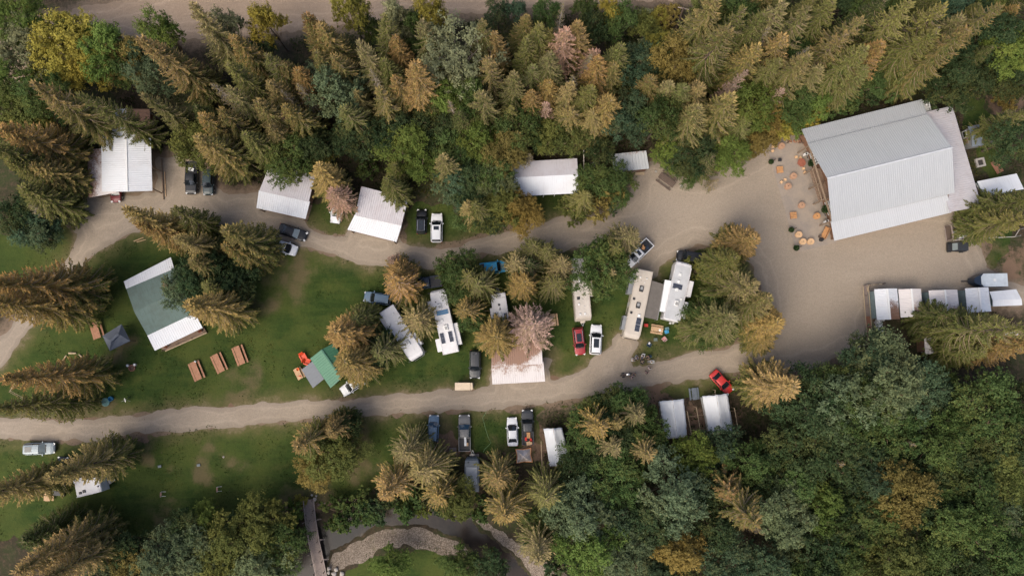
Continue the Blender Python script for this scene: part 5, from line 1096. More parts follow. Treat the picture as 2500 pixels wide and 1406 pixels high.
def camp_chair(px, py, ang, m, label, s=1.0):
    p = P(px, py, .5); t = thing('camp_chair', label, 'chair', (p.x, p.y, 0), R(ang)); mb = MB(); mb.box((0, 0, .43), (.5*s, .55*s, .04)); mb.build('seat', m, t); mb = MB(); mb.box((-.3*s, 0, .72), (.05, .55*s, .6), ry=R(-14)); mb.build('backrest', m, t)
    for x in (-.24, .24):
        for y in (-.27, .27): mb = MB(); mb.tube([(x*s, y*s, 0), (x*.9*s, y*s, .62)], .02, 5); mb.build('leg', STEEL, t)
    for y in (-.3, .3): mb = MB(); mb.box((0, y*s, .63), (.5*s, .07, .03)); mb.build('armrest', m, t)
CB = mat('blue_cloth', (.05, .28, .48)); CG = mat('grey_cloth', (.12, .15, .13)); CN = mat('navy_cloth', (.02, .05, .08)); CS = mat('striped_cloth', (.5, .06, .05), col2=(.6, .58, .55), scale=3.5); CR = mat('red_cooler', (.55, .045, .03)); CT_ = mat('teal_cloth', (.12, .22, .24))
camp_chair(1626, 810, 190, CB, 'bright blue camp chair right of the picnic table under the spruce', .9); camp_chair(1627, 803, 200, CT_, 'teal grey camp chair right behind the bright blue one', .8)
camp_chair(1621, 827, 130, CS, 'red and white striped camp chair below right of the picnic table', 1.1); camp_chair(1585, 841, 60, CN, 'dark navy camp chair at the gravel edge, near the beige motorhome nose', 1.1)
cargo_box(1600, 829, .35, (.55, .5, .5), 3, CG, 'small grey-green storage cube on the grass below the picnic table', 'storage_box', 'box'); cargo_box(1577, 794, .3, (.6, .5, .45), -5, CR, 'red cooler left of the picnic table below the taupe awning', 'cooler', 'cooler'); cargo_box(1585, 838, .62, (.35, .25, .2), 60, WHITEP, 'white bag on the dark navy camp chair', 'bag', 'bag')
for i, (x, y) in enumerate(((1635,789), (1642,789))): lathe_thing('bucket', 'bucket', ['left', 'right'][i]+' one of two white buckets at the white motorhome rear', x, y, [(.16, 0), (.19, .38), (.17, .38), (.15, .1)], WHITEP)
# round spool tables, stools, benches, planters on the patio
for i, (x, y, mm, lb) in enumerate(((1905,359,SPOOLR,'topmost round spool table on the patio, next to two wooden stools'), (1934,432,SPOOLR,'darker round spool table left of the lodge balconies, second from the top'), (1921,457,SPOOLR,'round spool table below two wooden stools, third from the top'), (1954,503,SPOOLR,'round spool table in the middle of the patio, above the orange slatted bench'), (1991,529,ORW,'bright orange round spool table next to the dark shrub by the lodge'), (1947,574,SPOOL,'pale round spool table above the pair at the lower patio corner'), (1957,591,SPOOL,'left of the two lowest round spool tables on the patio'), (1976,591,SPOOL,'right of the two lowest round spool tables on the patio'))):
    t = thing('spool_table', lb, 'table', P(x, y, .07), i*.7, 'round spool tables on the patio'); mb = MB(); mb.lathe((0, 0, 0), [(.52, .68), (.54, .70), (.54, .75), (.52, .77)], 24); mb.build('tabletop', mm, t); mb = MB(); mb.lathe((0, 0, 0), [(.2, .08), (.2, .68)], 12); mb.build('drum', mm, t); mb = MB(); mb.lathe((0, 0, 0), [(.45, 0), (.45, .08)], 18); mb.build('base', mm, t); mb = MB(); mb.lathe((0, 0, .771), [(.07, 0), (.07, .012)], 10); mb.build('hub', BLACKP, t)
STOOLS = [(1885,360,'upper of two pine block stools left of the topmost spool table'), (1885,370,'lower of two pine block stools left of the topmost spool table'), (1915,440,'right one of two pine block stools between two spool tables'), (1906,446,'left one of two pine block stools between two spool tables'), (1942,385,'left pine block stool above the brown round table'), (1952,387,'right pine block stool above the brown round table'), (1960,413,'upper pine block stool below the brown round table'), (1963,422,'lower pine block stool below the brown round table')]
for i, (x, y, lb) in enumerate(STOOLS):
    t = thing('stool', lb, 'stool', P(x, y, .07), i*.8, 'pine block stools on the patio'); mb = MB(); mb.box((0, 0, .42), (.42, .42, .06)); mb.build('seat', SPOOL, t, bevel=.02); mb = MB(); mb.box((0, 0, .2), (.3, .3, .39)); mb.build('block', PINE, t)
t = thing('round_table', 'dark red-brown round table between pine stools near the lodge wall', 'table', P(1953,400,.07)); mb = MB()
for i in range(7):
    y = -.6+.2*i; w_ = 2*math.sqrt(max(.02, .68**2-y*y)); mb.box((0, y, .74), (w_, .185, .05), rz=0)
mb.build('tabletop', wood('mahogany', (.30, .10, .06)), t)
for a in (0, 1.57, 3.14, 4.71): mb = MB(); mb.bar((math.cos(a)*.5, math.sin(a)*.5, 0), (math.cos(a)*.2, math.sin(a)*.2, .72), .09); mb.build('leg', wood('mahogany', (.30, .10, .06)), t)
for x, y, lb in ((1902,416,'upper orange slatted block bench at the left edge of the patio'), (1935,527,'lower orange slatted block bench, left of the middle spool tables')):
    t = thing('slatted_bench', lb, 'bench', P(x, y, .07), R(5), 'orange slatted benches'); mb = MB()
    for i in range(4): mb.box((0, -.42+.28*i, .47), (1.05, .24, .05))
    mb.build('seat', ORW, t)
    for sx in (-.38, .38): mb = MB(); mb.box((sx, 0, .22), (.1, 1.05, .44)); mb.build('leg', REDWOOD, t)
t = thing('long_bench', 'long orange pine bench at the lower corner of the lodge', 'bench', P(2011,569,.07), R(62)); mb = MB()
for i in range(4): mb.box((0, -.27+.18*i, .5), (2.1, .16, .05))
mb.build('seat', ORW, t); mb = MB(); mb.box((0, -.42, .75), (2.1, .06, .45)); mb.build('backrest', ORW, t)
for sx in (-.9, .9): mb = MB(); mb.box((sx, 0, .24), (.1, .7, .48)); mb.build('leg', REDWOOD, t)
lathe_thing('barrel', 'barrel', 'dark barrel at the lower end of the long orange bench', 2003, 586, [(.28, 0), (.34, .4), (.28, .8)], BLACKP, .07)
lathe_thing('barrel', 'barrel', 'small dark keg next to the long orange bench and the dark barrel', 2000, 578, [(.2, 0), (.22, .3), (.2, .6)], DARKW, .07)
t = thing('fire_bowl', 'small black metal fire box on the patio, left of the brown round table', 'heater', P(1902,392,.07)); mb = MB(); mb.box((0, 0, .35), (.5, .5, .3)); mb.build('box', BLACKP, t, bevel=.03)
for sx, sy in ((-.2, -.2), (.2, -.2), (.2, .2), (-.2, .2)): mb = MB(); mb.box((sx, sy, .1), (.05, .05, .2)); mb.build('leg', STEEL, t)
def shrub_pot(px, py, r, h, label, z=.07, pole=None, cat='plant', m=LEAF, colr=(.035, .08, .03), pot=True):
    t = thing('potted_shrub', label, cat, P(px, py, z)); fm = FM(); rs = np.random.RandomState(int(px)); base = .35 if pot else 0
    for _ in range(420):
        d = rs.randn(3); d /= np.linalg.norm(d); p = Vector((0, 0, base+h*.5))+Vector((d[0]*r, d[1]*r, d[2]*h*.5))*rs.uniform(.4, 1.1); u = Vector(rs.randn(3)).normalized(); w_ = u.cross(Vector(rs.randn(3))).normalized(); fm.quad(p, u*.12, w_*.08, 0, rs.rand())
    me = fm.mesh('foliage', [LEAF]); o = bpy.data.objects.new('foliage', me); COL.objects.link(o); o.parent = t; o.color = (*colr, 1)
    mb = MB(); mb.tube([(0, 0, .1), (0, 0, base+h*.5)], .04, 5); mb.build('stem', BARK, t)
    if pot: mb = MB(); mb.lathe((0, 0, 0), [(.22, 0), (.3, .4), (.26, .4)], 12); mb.build('pot', mat('pot_clay', (.12, .09, .07)), t)
    return t
shrub_pot(1879,398,.38,.8,'dark green shrub at the left patio edge, near the upper orange bench'); shrub_pot(1975,402,.55,1.5,'dense dark green shrub by the upper lodge window'); shrub_pot(2008,514,.6,1.5,'dense dark green shrub by the lower lodge window'); shrub_pot(1928,563,.42,.9,'dark green shrub left of the pale spool table'); shrub_pot(1940,607,.45,.9,'dark green shrub below the two lowest spool tables'); shrub_pot(1866,357,.4,.7,'small green shrub at the top left corner of the patio')
for x0, y0, x1, y1, lb in ((1884,396,1895,388,'dark stick marker next to the upper left patio shrub'), (1935,562,1945,556,'dark stick marker next to the shrub by the pale spool table'), (1946,605,1958,601,'dark stick marker next to the lowest patio shrub')):
    t = thing('signpost', lb, 'post'); a, b = P(x0, y0, .07), P(x1, y1, .9); mb = MB(); mb.bar(a, b, .14, .1); mb.build('post', DARKW, t); mb = MB(); mb.box((a.x, a.y, .12), (.3, .3, .1)); mb.build('base', DARKW, t)
def bicycle(px, py, ang, label, m=STEEL, z=.07, tilt=0, r=.33, s=1.0):
    t = thing('bicycle', label, 'bicycle', P(px, py, z), R(ang)); t.rotation_euler.x = tilt
    for x in (-.5, .5):
        mb = MB(); n = 18; mb.tube([(x*s+r*math.cos(6.283*k_/n), 0, r+r*math.sin(6.283*k_/n)) for k_ in range(n+1)], .03, 5, cap=False)
        for k_ in range(5): mb.bar((x*s, 0, r), (x*s+r*math.cos(k_*1.257), 0, r+r*math.sin(k_*1.257)), .01)
        mb.build('wheel', RUBBER, t)
    mb = MB(); mb.tube([(-.5*s, 0, r), (-.1, 0, .35), (.38, 0, .85), (-.15, 0, .85), (-.5*s, 0, r)], .02, 5); mb.tube([(-.1, 0, .35), (-.18, 0, .95)], .02, 5); mb.tube([(.5*s, 0, r), (.36, 0, .95)], .02, 5); mb.build('frame', m, t)
    mb = MB(); mb.tube([(.36, -.27, .98), (.36, .27, .98)], .018, 5); mb.build('handlebar', BLACKP, t); mb = MB(); mb.box((-.18, 0, .98), (.26, .13, .05)); mb.build('saddle', BLACKP, t); return t
bicycle(1973, 389, -70, 'bicycle leaning at the lodge front beside the upper shrub', tilt=R(25)); bicycle(2016, 528, -65, 'bicycle leaning at the lodge front below the lower shrub', tilt=R(25))
bicycle(1712, 626, 80, 'black and white bicycle on the back of the black van', WHITEP, 1.0, tilt=R(20)); bicycle(1159, 857, 5, 'bicycle mounted behind the dark grey suv left of the rusty carport', STEEL, 1.2, tilt=R(30))
bicycle(1711, 727, 10, 'bicycle lying under the spruces right of the white motorhome', STEEL, .1, tilt=R(70))
# firewood + odd pieces
t = thing('firewood_pile', 'row of split logs stacked at the top corner of the patio', 'firewood'); rr = random.Random(3)
for i in range(26):
    p = P(1921+rr.uniform(0, 46), 345+rr.uniform(-3, 3)+i*.1, .12+rr.random()*.5); mb = MB(); a = rr.uniform(0, 3.14); d = Vector((math.cos(a), math.sin(a), 0))*.22; mb.tube([p-d, p+d], rr.uniform(.07, .12), 6); mb.build('log', [REDWOOD, DARKW, TIMBER][i % 3], t)
def log_thing(a, b, r, label, m=TIMBER, name='log'):
    t = None; mb = MB(); p, q = P(*a, r), P(*b, r); n = 5; mb.tube([p.lerp(q, k_/n)+Vector((0, 0, 0.02*math.sin(k_*2))) for k_ in range(n+1)], [r*(1-.05*k_) for k_ in range(n+1)], 8); o = mb.build(name, m); tag(o, label, 'log'); return o
log_thing((434,385), (489,391), .16, 'long pale log lying above the black pickup'); log_thing((402,420), (405,480), .1, 'right one of two thin timbers on the gravel right of the long carport', PINE); log_thing((394,388), (399,487), .16, 'left one of two long timbers on the gravel right of the long carport', POST)
log_thing((327,589), (350,580), .09, 'upper pale log on the lawn left of the spruce clump', PINE); log_thing((334,591), (356,585), .08, 'lower pale log on the lawn left of the spruce clump', PINE)
log_thing((168,862), (186,862), .16, 'topmost pale log seat round the hidden campfire above the golden spruce', TIMBER); log_thing((154,880), (162,867), .14, 'left pale log seat round the hidden campfire above the golden spruce', TIMBER); log_thing((193,865), (201,872), .14, 'right pale log seat round the hidden campfire above the golden spruce', TIMBER)
log_thing((712,1227), (726,1231), .08, 'grey stick lying left of the footbridge head', GREYW); log_thing((776,1232), (794,1227), .07, 'grey stick lying right of the footbridge head', GREYW)
t = lathe_thing('fire_pit', 'fire pit', 'round brown fire pit between two white stumps on the left lawn', 324, 898, [(.5, 0), (.55, .35), (.42, .35), (.4, .1)], mat('rusty_steel', (.20, .09, .06), rough=.9)); mb = MB(); mb.lathe((0, 0, .11), [(.38, 0), (.38, .03)], 12); mb.build('ash', mat('ash_brown', (.10, .06, .045)), t)
for i, (x, y) in enumerate(((314,892), (331,890))): t = lathe_thing('stump', 'stump', ['left', 'right'][i]+' white stump seat beside the round brown fire pit', x, y, [(.24, 0), (.22, .4)], BARKP, extra='bark'); mb = MB(); mb.lathe((0, 0, .4), [(.2, 0), (.2, .02)], 12); mb.build('cut_face', WHITEP, t)
t = lathe_thing('trampoline', 'trampoline', 'large teal round cover on the lawn above the lower lane', 259, 981, [(.68, 0), (.70, .2), (.60, .27), (.1, .30)], mat('teal_plastic', (.10, .21, .20))); mb = MB(); mb.box((0, 0, .3), (.3, .06, .05)); mb.build('handle', BLACKP, t)
t = lathe_thing('blue_bin', 'bin', 'small bright blue round bin touching the teal cover', 273, 973, [(.33, 0), (.40, .5), (.36, .5), (.3, .1)], mat('blue_plastic', (.02, .18, .34))); mb = MB(); mb.lathe((0, 0, .1), [(.3, 0), (.3, .02)], 12); mb.build('inside', mat('blue_plastic2', (.02, .14, .28)), t)
t = thing('satellite_dish', 'white satellite dish on a tripod on the lawn above the lower lane', 'satellite dish', P(314,975,0), R(200)); mb = MB(); mb.lathe((0, 0, 0), [(.05, .0), (.25, .05), (.36, .13), (.34, .14), (.23, .07)], 16); o = mb.build('dish', WHITEP, t); o.location = (0, 0, .9); o.rotation_euler = (0, R(50), 0); mb = MB(); mb.bar((.05, 0, .8), (.75, 0, .95), .04); mb.build('arm', STEEL, t)
for a in (0, 2.1, 4.2): mb = MB(); mb.tube([(0, 0, .9), (math.cos(a)*.45, math.sin(a)*.45, 0)], .025, 5); mb.build('leg', STEEL, t)
t = thing('swing_frame', 'pale pipe swing frame mostly hidden by the golden spruce at the left edge', 'swing set'); pts = [P(42,925,2.0), P(24,955,2.0)]; mb = MB(); mb.tube(pts, .06); mb.build('top_bar', TIMBER, t)
for a, b in (((55,907), (41,925)), ((50,905), (38,925)), ((24,953), (60,972)), ((22,956), (56,974))): mb = MB(); mb.tube([P(*a, 0.05 if a[0] > 40 else 1.9), P(*b, 1.9 if a[0] > 40 else .05)], .05); mb.build('leg', TIMBER, t)
for x, y, a, lb in ((394,1206,0,'left one of two white ladder toss frames on the lower lawn'), (531,1194,5,'right one of two white ladder toss frames on the lower lawn')):
    t = thing('ladder_game', lb, 'lawn game', P(x, y, .3), R(a), 'white lawn game frames'); mb = MB(); mb.tube([(0, -.35, -.25), (0, -.35, .4)], .03); mb.tube([(0, .35, -.25), (0, .35, .4)], .03); mb.build('upright', WHITEP, t); mb = MB()
    for z in (0, .2, .4): mb.tube([(0, -.35, z), (0, .35, z)], .03)
    mb.build('rung', mat('pink_rung', (.55, .3, .26)), t); mb = MB(); mb.tube([(-.15, -.35, -.27), (.6, -.35, -.27)], .03); mb.tube([(-.15, .35, -.27), (.6, .35, -.27)], .03); mb.build('foot', WHITEP, t)
for x, y, lb in ((390,1138,'small blue-grey cornhole board at the spruce end on the lower lawn'), (485,1135,'small blue-grey cornhole board in the middle of the lower lawn')):
    t = thing('cornhole_board', lb, 'lawn game', P(x, y, .1), R(10)); mb = MB(); mb.box((0, 0, .1), (.5, .4, .04), ry=R(10)); mb.build('board', mat('faded_blue', (.16, .19, .19)), t); mb = MB(); mb.box((.2, 0, 0), (.04, .38, .15)); mb.build('leg', GREYW, t)
t = thing('garden_stone', 'tiny pale stone on the lower lawn', 'stone', P(546,1115,0)); mb = MB(); mb.lathe((0, 0, 0), [(.16, 0), (.18, .06), (.1, .14)], 7); mb.build('rock', BARKP, t)
lathe_thing('stone_ball', 'stone', 'pale round stone beside the dark picnic table, lower right end', 1663, 455, [(.2, 0), (.3, .12), (.27, .3), (.1, .38)], BARKP); lathe_thing('stone_ball', 'stone', 'pale round stone at the upper left end of the dark picnic table', 1601, 419, [(.18, 0), (.24, .12), (.2, .26), (.1, .3)], BARKP)
t = thing('pallet', 'grey wooden pallet on the ground left of the grey pickup tail', 'pallet', P(1106,1101,.1), R(5)); mb = MB()
for i in range(6): mb.box((0, -.5+.2*i, .12), (1.2, .13, .03))
mb.build('boards', GREYW, t); mb = MB()
for x in (-.5, 0, .5): mb.box((x, 0, .05), (.1, 1.15, .1))
mb.build('runner', DARKW, t)
mb = MB(); mb.box((0, 0, .05), (1.1, .6, .05)); o = mb.build('doormat', GREYW); o.location = P(1161,1112,0); tag(o, 'grey doormat at the nose of the slate grey camper', 'mat')
pts = [(1188,1003),(1183,1012),(1178,1020),(1182,1032),(1187,1052),(1193,1070),(1199,1080),(1190,1090),(1183,1096),(1180,1103)]
mb = MB(); mb.tube([P(x, y, .04) for x, y in pts], .035, 4); o = mb.build('garden_hose', mat('pale_green', (.16, .26, .12))); tag(o, 'thin pale green hose curling over the grass between pickup and sedan', 'hose')
# pipes beside the pavilion
t = thing('pipe_fence', 'pale vertical pole fence right of the white pavilion', 'fence'); mb = MB(); mb.tube([P(1425,367,2.2), P(1426,449,2.2)], .08); mb.build('rail', mat('pale_pipe', (.5, .45, .4), rough=.6), t)
for y in (367,408,449): p = P(1425,y,0); mb = MB(); mb.tube([(p.x, p.y, 0), (p.x, p.y, 2.2)], .07); mb.build('post', TIMBER, t)
mb = MB(); mb.bar(P(1412,428,2.3), P(1424,428,2.3), .45, .1); mb.build('cross_beam', wood('pinkish', (.38, .2, .15)), t)
t = thing('water_pipe', 'thin bent pipe frame in the bushes right of the pavilion fence', 'frame'); mb = MB(); mb.tube([P(1428,430,1.2), P(1437,407,1.2), P(1441,403,1.2), P(1449,410,1.2), P(1452,403,1.2)], .05); mb.tube([P(1440,422,.5), P(1449,393,1.6)], .04); mb.build('pipe', STEEL, t)
for x, y in ((1428,430), (1441,403), (1452,403)): p = P(x, y, 0); mb = MB(); mb.tube([(p.x, p.y, 0), (p.x, p.y, 1.2)], .04); mb.build('leg', STEEL, t)
# utility pole and footbridge
t = thing('utility_pole', 'dark leaning utility pole beside the highway at the top', 'pole'); mb = MB(); a, b = P(1649,76,0), P(1669,20,8.0); mb.tube([a, b], [.2, .15], 8); mb.build('shaft', DARKW, t); mb = MB(); mb.bar(b+Vector((-.9, .2, -.2)), b+Vector((.9, -.2, -.2)), .12); mb.build('crossarm', GREYW, t)
t = thing('footbridge', 'weathered grey plank footbridge with timber rails over the creek', 'bridge'); n = 88; mb = MB(); zb = .55
ctr = [(753,1220),(758,1270),(766,1320),(777,1370),(787,1420)]
def bp(f, off, z):
    i = min(3, int(f*4)); g = f*4-i; a = P(*ctr[i], z); b = P(*ctr[i+1], z); d = (b-a).normalized(); return a.lerp(b, g)+Vector((-d.y, d.x, 0))*off
for i in range(n): mb.bar(bp(i/n, -.72, zb), bp(i/n, .72, zb), .135, .06)
mb.build('boards', GREYW, t)
for s_ in (1, -1):
    mb = MB(); mb.bar(bp(0, s_*.62, zb-.15), bp(1, s_*.62, zb-.15), .16, .2); mb.build('beam', DARKW, t)
    for (z, w_) in ((1.55, .16), (1.05, .08)):
        mb = MB()
        for i in range(12): mb.bar(bp(i/12, s_*.82, z), bp((i+1)/12, s_*.82, z), w_, .07)
        mb.build('rail', GREYW, t)
    for i in range(9):
        p = bp(i/8.001, s_*.82, 0); mb = MB(); mb.box((p.x, p.y, .9), (.11, .11, 1.5)); mb.build('post', GREYW, t)
for f in (.25, .5, .74):
    p = bp(f, -.8, .4) if bp(f, -.8, .4).x > bp(f, .8, .4).x else bp(f, .8, .4); mb = MB(); mb.bar(p+Vector((-.3, 0, 0)), p+Vector((.95, .08, 0)), .16, .14); mb.bar(p+Vector((.9, .08, 0)), p+Vector((0, 0, 1.1)), .08); mb.build('brace', GREYW, t)
rr = random.Random(9)
for i, (x, y, r) in enumerate(((803,1387,.33),(820,1389,.38),(802,1397,.3),(816,1400,.45),(835,1400,.42),(762,1208,.22),(769,1218,.32),(772,1210,.2))):
    t = thing('boulder', ['pale boulder nearest the footbridge lower end', 'pale boulder, second in the cluster by the lower bridge end', 'small pale rock at the lower left of the cluster by the bridge', 'widest grey boulder in the cluster by the bridge', 'rightmost tall white boulder in the cluster by the bridge', 'small pale stone at the bridge head, upper left', 'largest pale stone at the bridge head', 'small pale stone at the bridge head, upper right'][i], 'rock', P(x, y, 0), rr.uniform(0, 6))
    mb = MB(); n = 9; secs = []
    prof = [(.7, -.1), (1.0, .15), (.85, .5), (.4, .75)]; V0 = [rr.uniform(.75, 1.2) for _ in range(n)]
    mb.lathe((0, 0, 0), [(a*r, b*r) for a, b in prof], n)
    mb.v = [(v[0]*V0[q % n], v[1]*V0[(q+3) % n], v[2]) for q, v in enumerate(mb.v)]; mb.build('rock', mat('limestone', (.42, .38, .33), var=.25, scale=2, rough=.9), t)
# ---------------------------------------------------------------- people, motorcycle and camp circle
SKIN = mat('skin', (.42, .25, .18), rough=.6, var=.05)
def skinned(name, pts, edges, rad, m, parent, root=0):
    me = bpy.data.meshes.new(name); me.from_pydata([tuple(p) for p in pts], edges, []); me.materials.append(m); o = bpy.data.objects.new(name, me); COL.objects.link(o); o.parent = parent
    sk = o.modifiers.new('skin', 'SKIN'); sk.use_smooth_shade = True
    for i, r in enumerate(rad): me.skin_vertices[0].data[i].radius = (r, r); me.skin_vertices[0].data[i].use_root = (i == root)
    ss = o.modifiers.new('sub', 'SUBSURF'); ss.levels = 1; ss.render_levels = 1; return o
def person(px, py, ang, pose, shirt, pants, hair, label, z0=0.03, seed=0):
    rg = random.Random(seed); p = P(px, py, 1.0 if pose == 'sit' else 1.4); t = thing('person', label, 'person', (p.x, p.y, z0), R(ang))
    sit = pose == 'sit'; hz = .50 if sit else .95
    J = {'pel': (0, 0, hz), 'sp': (.02, 0, hz+.25), 'ch': (.0, 0, hz+.45), 'nk': (.02, 0, hz+.58), 'h1': (.05, 0, hz+.68), 'h2': (.05, 0, hz+.80)}
    rad = {'pel': .14, 'sp': .12, 'ch': .14, 'nk': .055, 'h1': .085, 'h2': .085}; E = [('pel', 'sp'), ('sp', 'ch'), ('ch', 'nk'), ('nk', 'h1'), ('h1', 'h2')]
    walk = rg.uniform(.08, .2) if pose == 'walk' else 0
    for s_, n in ((1, 'l'), (-1, 'r')):
        J['hp'+n] = (0, s_*.1, hz-.02)
        if sit: J['kn'+n] = (.45, s_*.14, hz-.01); J['an'+n] = (.50, s_*.14, .10); J['to'+n] = (.68, s_*.15, .05)
        else: J['kn'+n] = (.05+walk*s_, s_*.11, .50); J['an'+n] = (walk*s_*1.3, s_*.11, .09); J['to'+n] = (walk*s_*1.3+.17, s_*.12, .04)
        J['sh'+n] = (0, s_*.19, hz+.49); fw = .22 if sit else .12+rg.uniform(-.08, .14)
        J['el'+n] = (.08, s_*.27, hz+.22); J['wr'+n] = (.08+fw, s_*.22, hz+(.16 if sit else .05)); J['pa'+n] = (.15+fw, s_*.205, hz+(.15 if sit else .0))
        rad.update({'hp'+n: .10, 'kn'+n: .065, 'an'+n: .045, 'to'+n: .035, 'sh'+n: .065, 'el'+n: .045, 'wr'+n: .03, 'pa'+n: .035})
        E += [('pel', 'hp'+n), ('hp'+n, 'kn'+n), ('kn'+n, 'an'+n), ('an'+n, 'to'+n), ('ch', 'sh'+n), ('sh'+n, 'el'+n), ('el'+n, 'wr'+n), ('wr'+n, 'pa'+n)]
        pa = Vector(J['pa'+n]); d = (pa-Vector(J['wr'+n])).normalized()
        for q in range(5):
            off = (-.032+.021*q) if q < 4 else -.045; ln = (.030, .036, .038, .034, .028)[q]*1.2
            a = pa+Vector((0, off, 0))+d*(.03 if q < 4 else .0); b = a+d*ln+Vector((0, (0 if q < 4 else -.02)*s_, -.012)); c = b+d*ln*.7+Vector((0, 0, -.025)); ks = ['f%s%d%s' % (n, q, x) for x in 'abc']
            for kk, vv in zip(ks, (a, b, c)): J[kk] = tuple(vv); rad[kk] = .009
            E += [('pa'+n, ks[0]), (ks[0], ks[1]), (ks[1], ks[2])]
    K = list(J); idx = {k_: i for i, k_ in enumerate(K)}
    skinned('body', [J[k_] for k_ in K], [(idx[a], idx[b]) for a, b in E], [rad[k_] for k_ in K], SKIN, t)
    def sub(nm, ks, es, extra, m):
        ix = {k_: i for i, k_ in enumerate(ks)}; skinned(nm, [J[k_] for k_ in ks], [(ix[a], ix[b]) for a, b in es], [rad[k_]+extra for k_ in ks], m, t)
    ks = ['sp', 'pel', 'ch', 'shl', 'ell', 'shr', 'elr']; sub('shirt', ks, [('pel', 'sp'), ('sp', 'ch'), ('ch', 'shl'), ('shl', 'ell'), ('ch', 'shr'), ('shr', 'elr')], .022, shirt)
    ks = ['pel', 'hpl', 'knl', 'anl', 'hpr', 'knr', 'anr']; sub('trousers', ks, [('pel', 'hpl'), ('hpl', 'knl'), ('knl', 'anl'), ('pel', 'hpr'), ('hpr', 'knr'), ('knr', 'anr')], .016, pants)
    h = Vector(J['h2']); mb = MB(); mb.lathe(h+Vector((-.015, 0, -.06)), [(.09, -.02), (.108, .04), (.10, .10), (.06, .145), (.02, .155)], 12); mb.build('hair', hair, t, smooth=True)
    mb = MB()
    for s_ in (1, -1): mb.box(h+Vector((.082, s_*.033, -.05)), (.02, .022, .012))
    mb.box(h+Vector((.09, 0, -.115)), (.012, .045, .01)); mb.build('eyes_and_mouth', BLACKP, t); mb = MB(); mb.box(h+Vector((.098, 0, -.08)), (.03, .022, .035)); mb.box(h+Vector((0, .09, -.07)), (.03, .02, .05)); mb.box(h+Vector((0, -.09, -.07)), (.03, .02, .05)); mb.build('nose_and_ears', SKIN, t)
    for s_, n in ((1, 'l'), (-1, 'r')):
        a = J['an'+n]; b = J['to'+n]; mb = MB(); mb.box(((a[0]+b[0])/2, a[1], .05), (.27, .1, .09)); mb.build('shoe', BLACKP, t, bevel=.02)
    return t
clw = mat('white_cotton', (.65, .65, .64)); clp = mat('pink_cotton', (.60, .40, .38)); clb = mat('black_cotton', (.025, .025, .03)); clj = mat('denim', (.07, .10, .16)); hb = mat('dark_hair', (.03, .022, .018)); hl = mat('fair_hair', (.32, .22, .12)); clg = mat('grey_cotton', (.30, .32, .33))
C0 = P(1567, 882, 0)
for i, (x, y, sh, pa, ha, lb) in enumerate(((1545,878,clw,clg,hl,'person in white sitting leftmost in the circle round the fire bowl'), (1554,872,clg,clj,hb,'person in pale grey sitting second from left round the fire bowl'), (1570,868,clw,clj,hb,'person in white sitting at the top of the fire circle'), (1585,871,clb,clb,hb,'person in black sitting upper right in the fire circle'), (1591,883,clw,clg,hl,'person in white sitting rightmost in the fire circle'))):
    p = P(x, y, 0); ang = math.degrees(math.atan2(C0.y-p.y, C0.x-p.x)); camp_chair(x, y, ang, [clw, clg, clw, CN, clw][i], ['camp chair of the leftmost sitter in white at the fire circle', 'camp chair of the second sitter from the left, in pale grey', 'camp chair of the sitter in white at the top of the fire circle', 'camp chair of the sitter in black at the fire circle', 'camp chair of the rightmost sitter in white at the fire circle'][i], .8); person(x, y, ang, 'sit', sh, pa, ha, lb, .0, i)
person(1586, 899, 60, 'walk', clw, clp, hb, 'person in white and pink standing on the lane just below the fire circle', seed=11); person(1580, 910, 80, 'walk', clp, clb, hb, 'person in pink and black standing on the lane, lower of the pair', seed=12)
person(1551, 914, 190, 'walk', clb, clj, hl, 'fair-haired person in black standing on the lane right of the motorcycle', seed=13); person(1544, 921, 150, 'walk', clp, clg, hb, 'dark-haired person in pink standing nearest behind the motorcycle', seed=14)
t = lathe_thing('fire_bowl', 'fire pit', 'dark round fire bowl in the middle of the seated people', 1567, 883, [(.3, .1), (.42, .35), (.38, .35), (.25, .16)], mat('burnt_steel', (.035, .03, .028)), extra='bowl'); mb = MB(); mb.bar((-.3, -.1, .3), (.3, .15, .34), .09); mb.bar((-.1, .25, .3), (.15, -.25, .36), .09); mb.build('firewood', POST, t)
for a in (0, 2.1, 4.2): mb = MB(); mb.tube([(math.cos(a)*.25, math.sin(a)*.25, .12), (math.cos(a)*.34, math.sin(a)*.34, 0)], .03, 5); mb.build('leg', BLACKP, t)
t = thing('motorcycle', 'black and silver motorcycle standing on the lower lane', 'motorcycle', P(1530,914,.5)-Vector((0, 0, .47)), R(10))
for x in (-.72, .72): mb = MB(); mb.tube([(x, -.07, .32), (x, .07, .32)], .32, 16); o = mb.build('wheel', RUBBER, t); mb = MB(); mb.tube([(x, -.08, .32), (x, .08, .32)], .16, 10); mb.build('rim', CHROME, o)
mb = MB(); mb.loft([[(x, -w_, z-.1), (x, -w_*.7, z+.12), (x, w_*.7, z+.12), (x, w_, z-.1)] for x, w_, z in ((-.1, .12, .75), (.1, .19, .8), (.35, .17, .82), (.5, .08, .78))]); mb.build('fuel_tank', CHROME, t); mb = MB(); mb.box((-.4, 0, .78), (.65, .32, .12)); mb.box((-.72, 0, .92), (.12, .28, .25)); mb.build('saddle', DARKW, t)
mb = MB(); mb.box((0, 0, .42), (.6, .36, .38)); mb.build('engine', STEEL, t, bevel=.03); mb = MB(); mb.tube([(.45, -.42, 1.0), (.55, -.1, .95), (.55, .1, .95), (.45, .42, 1.0)], .02, 5); mb.tube([(.55, 0, .95), (.72, 0, .35)], .035, 5); mb.build('handlebar', BLACKP, t)
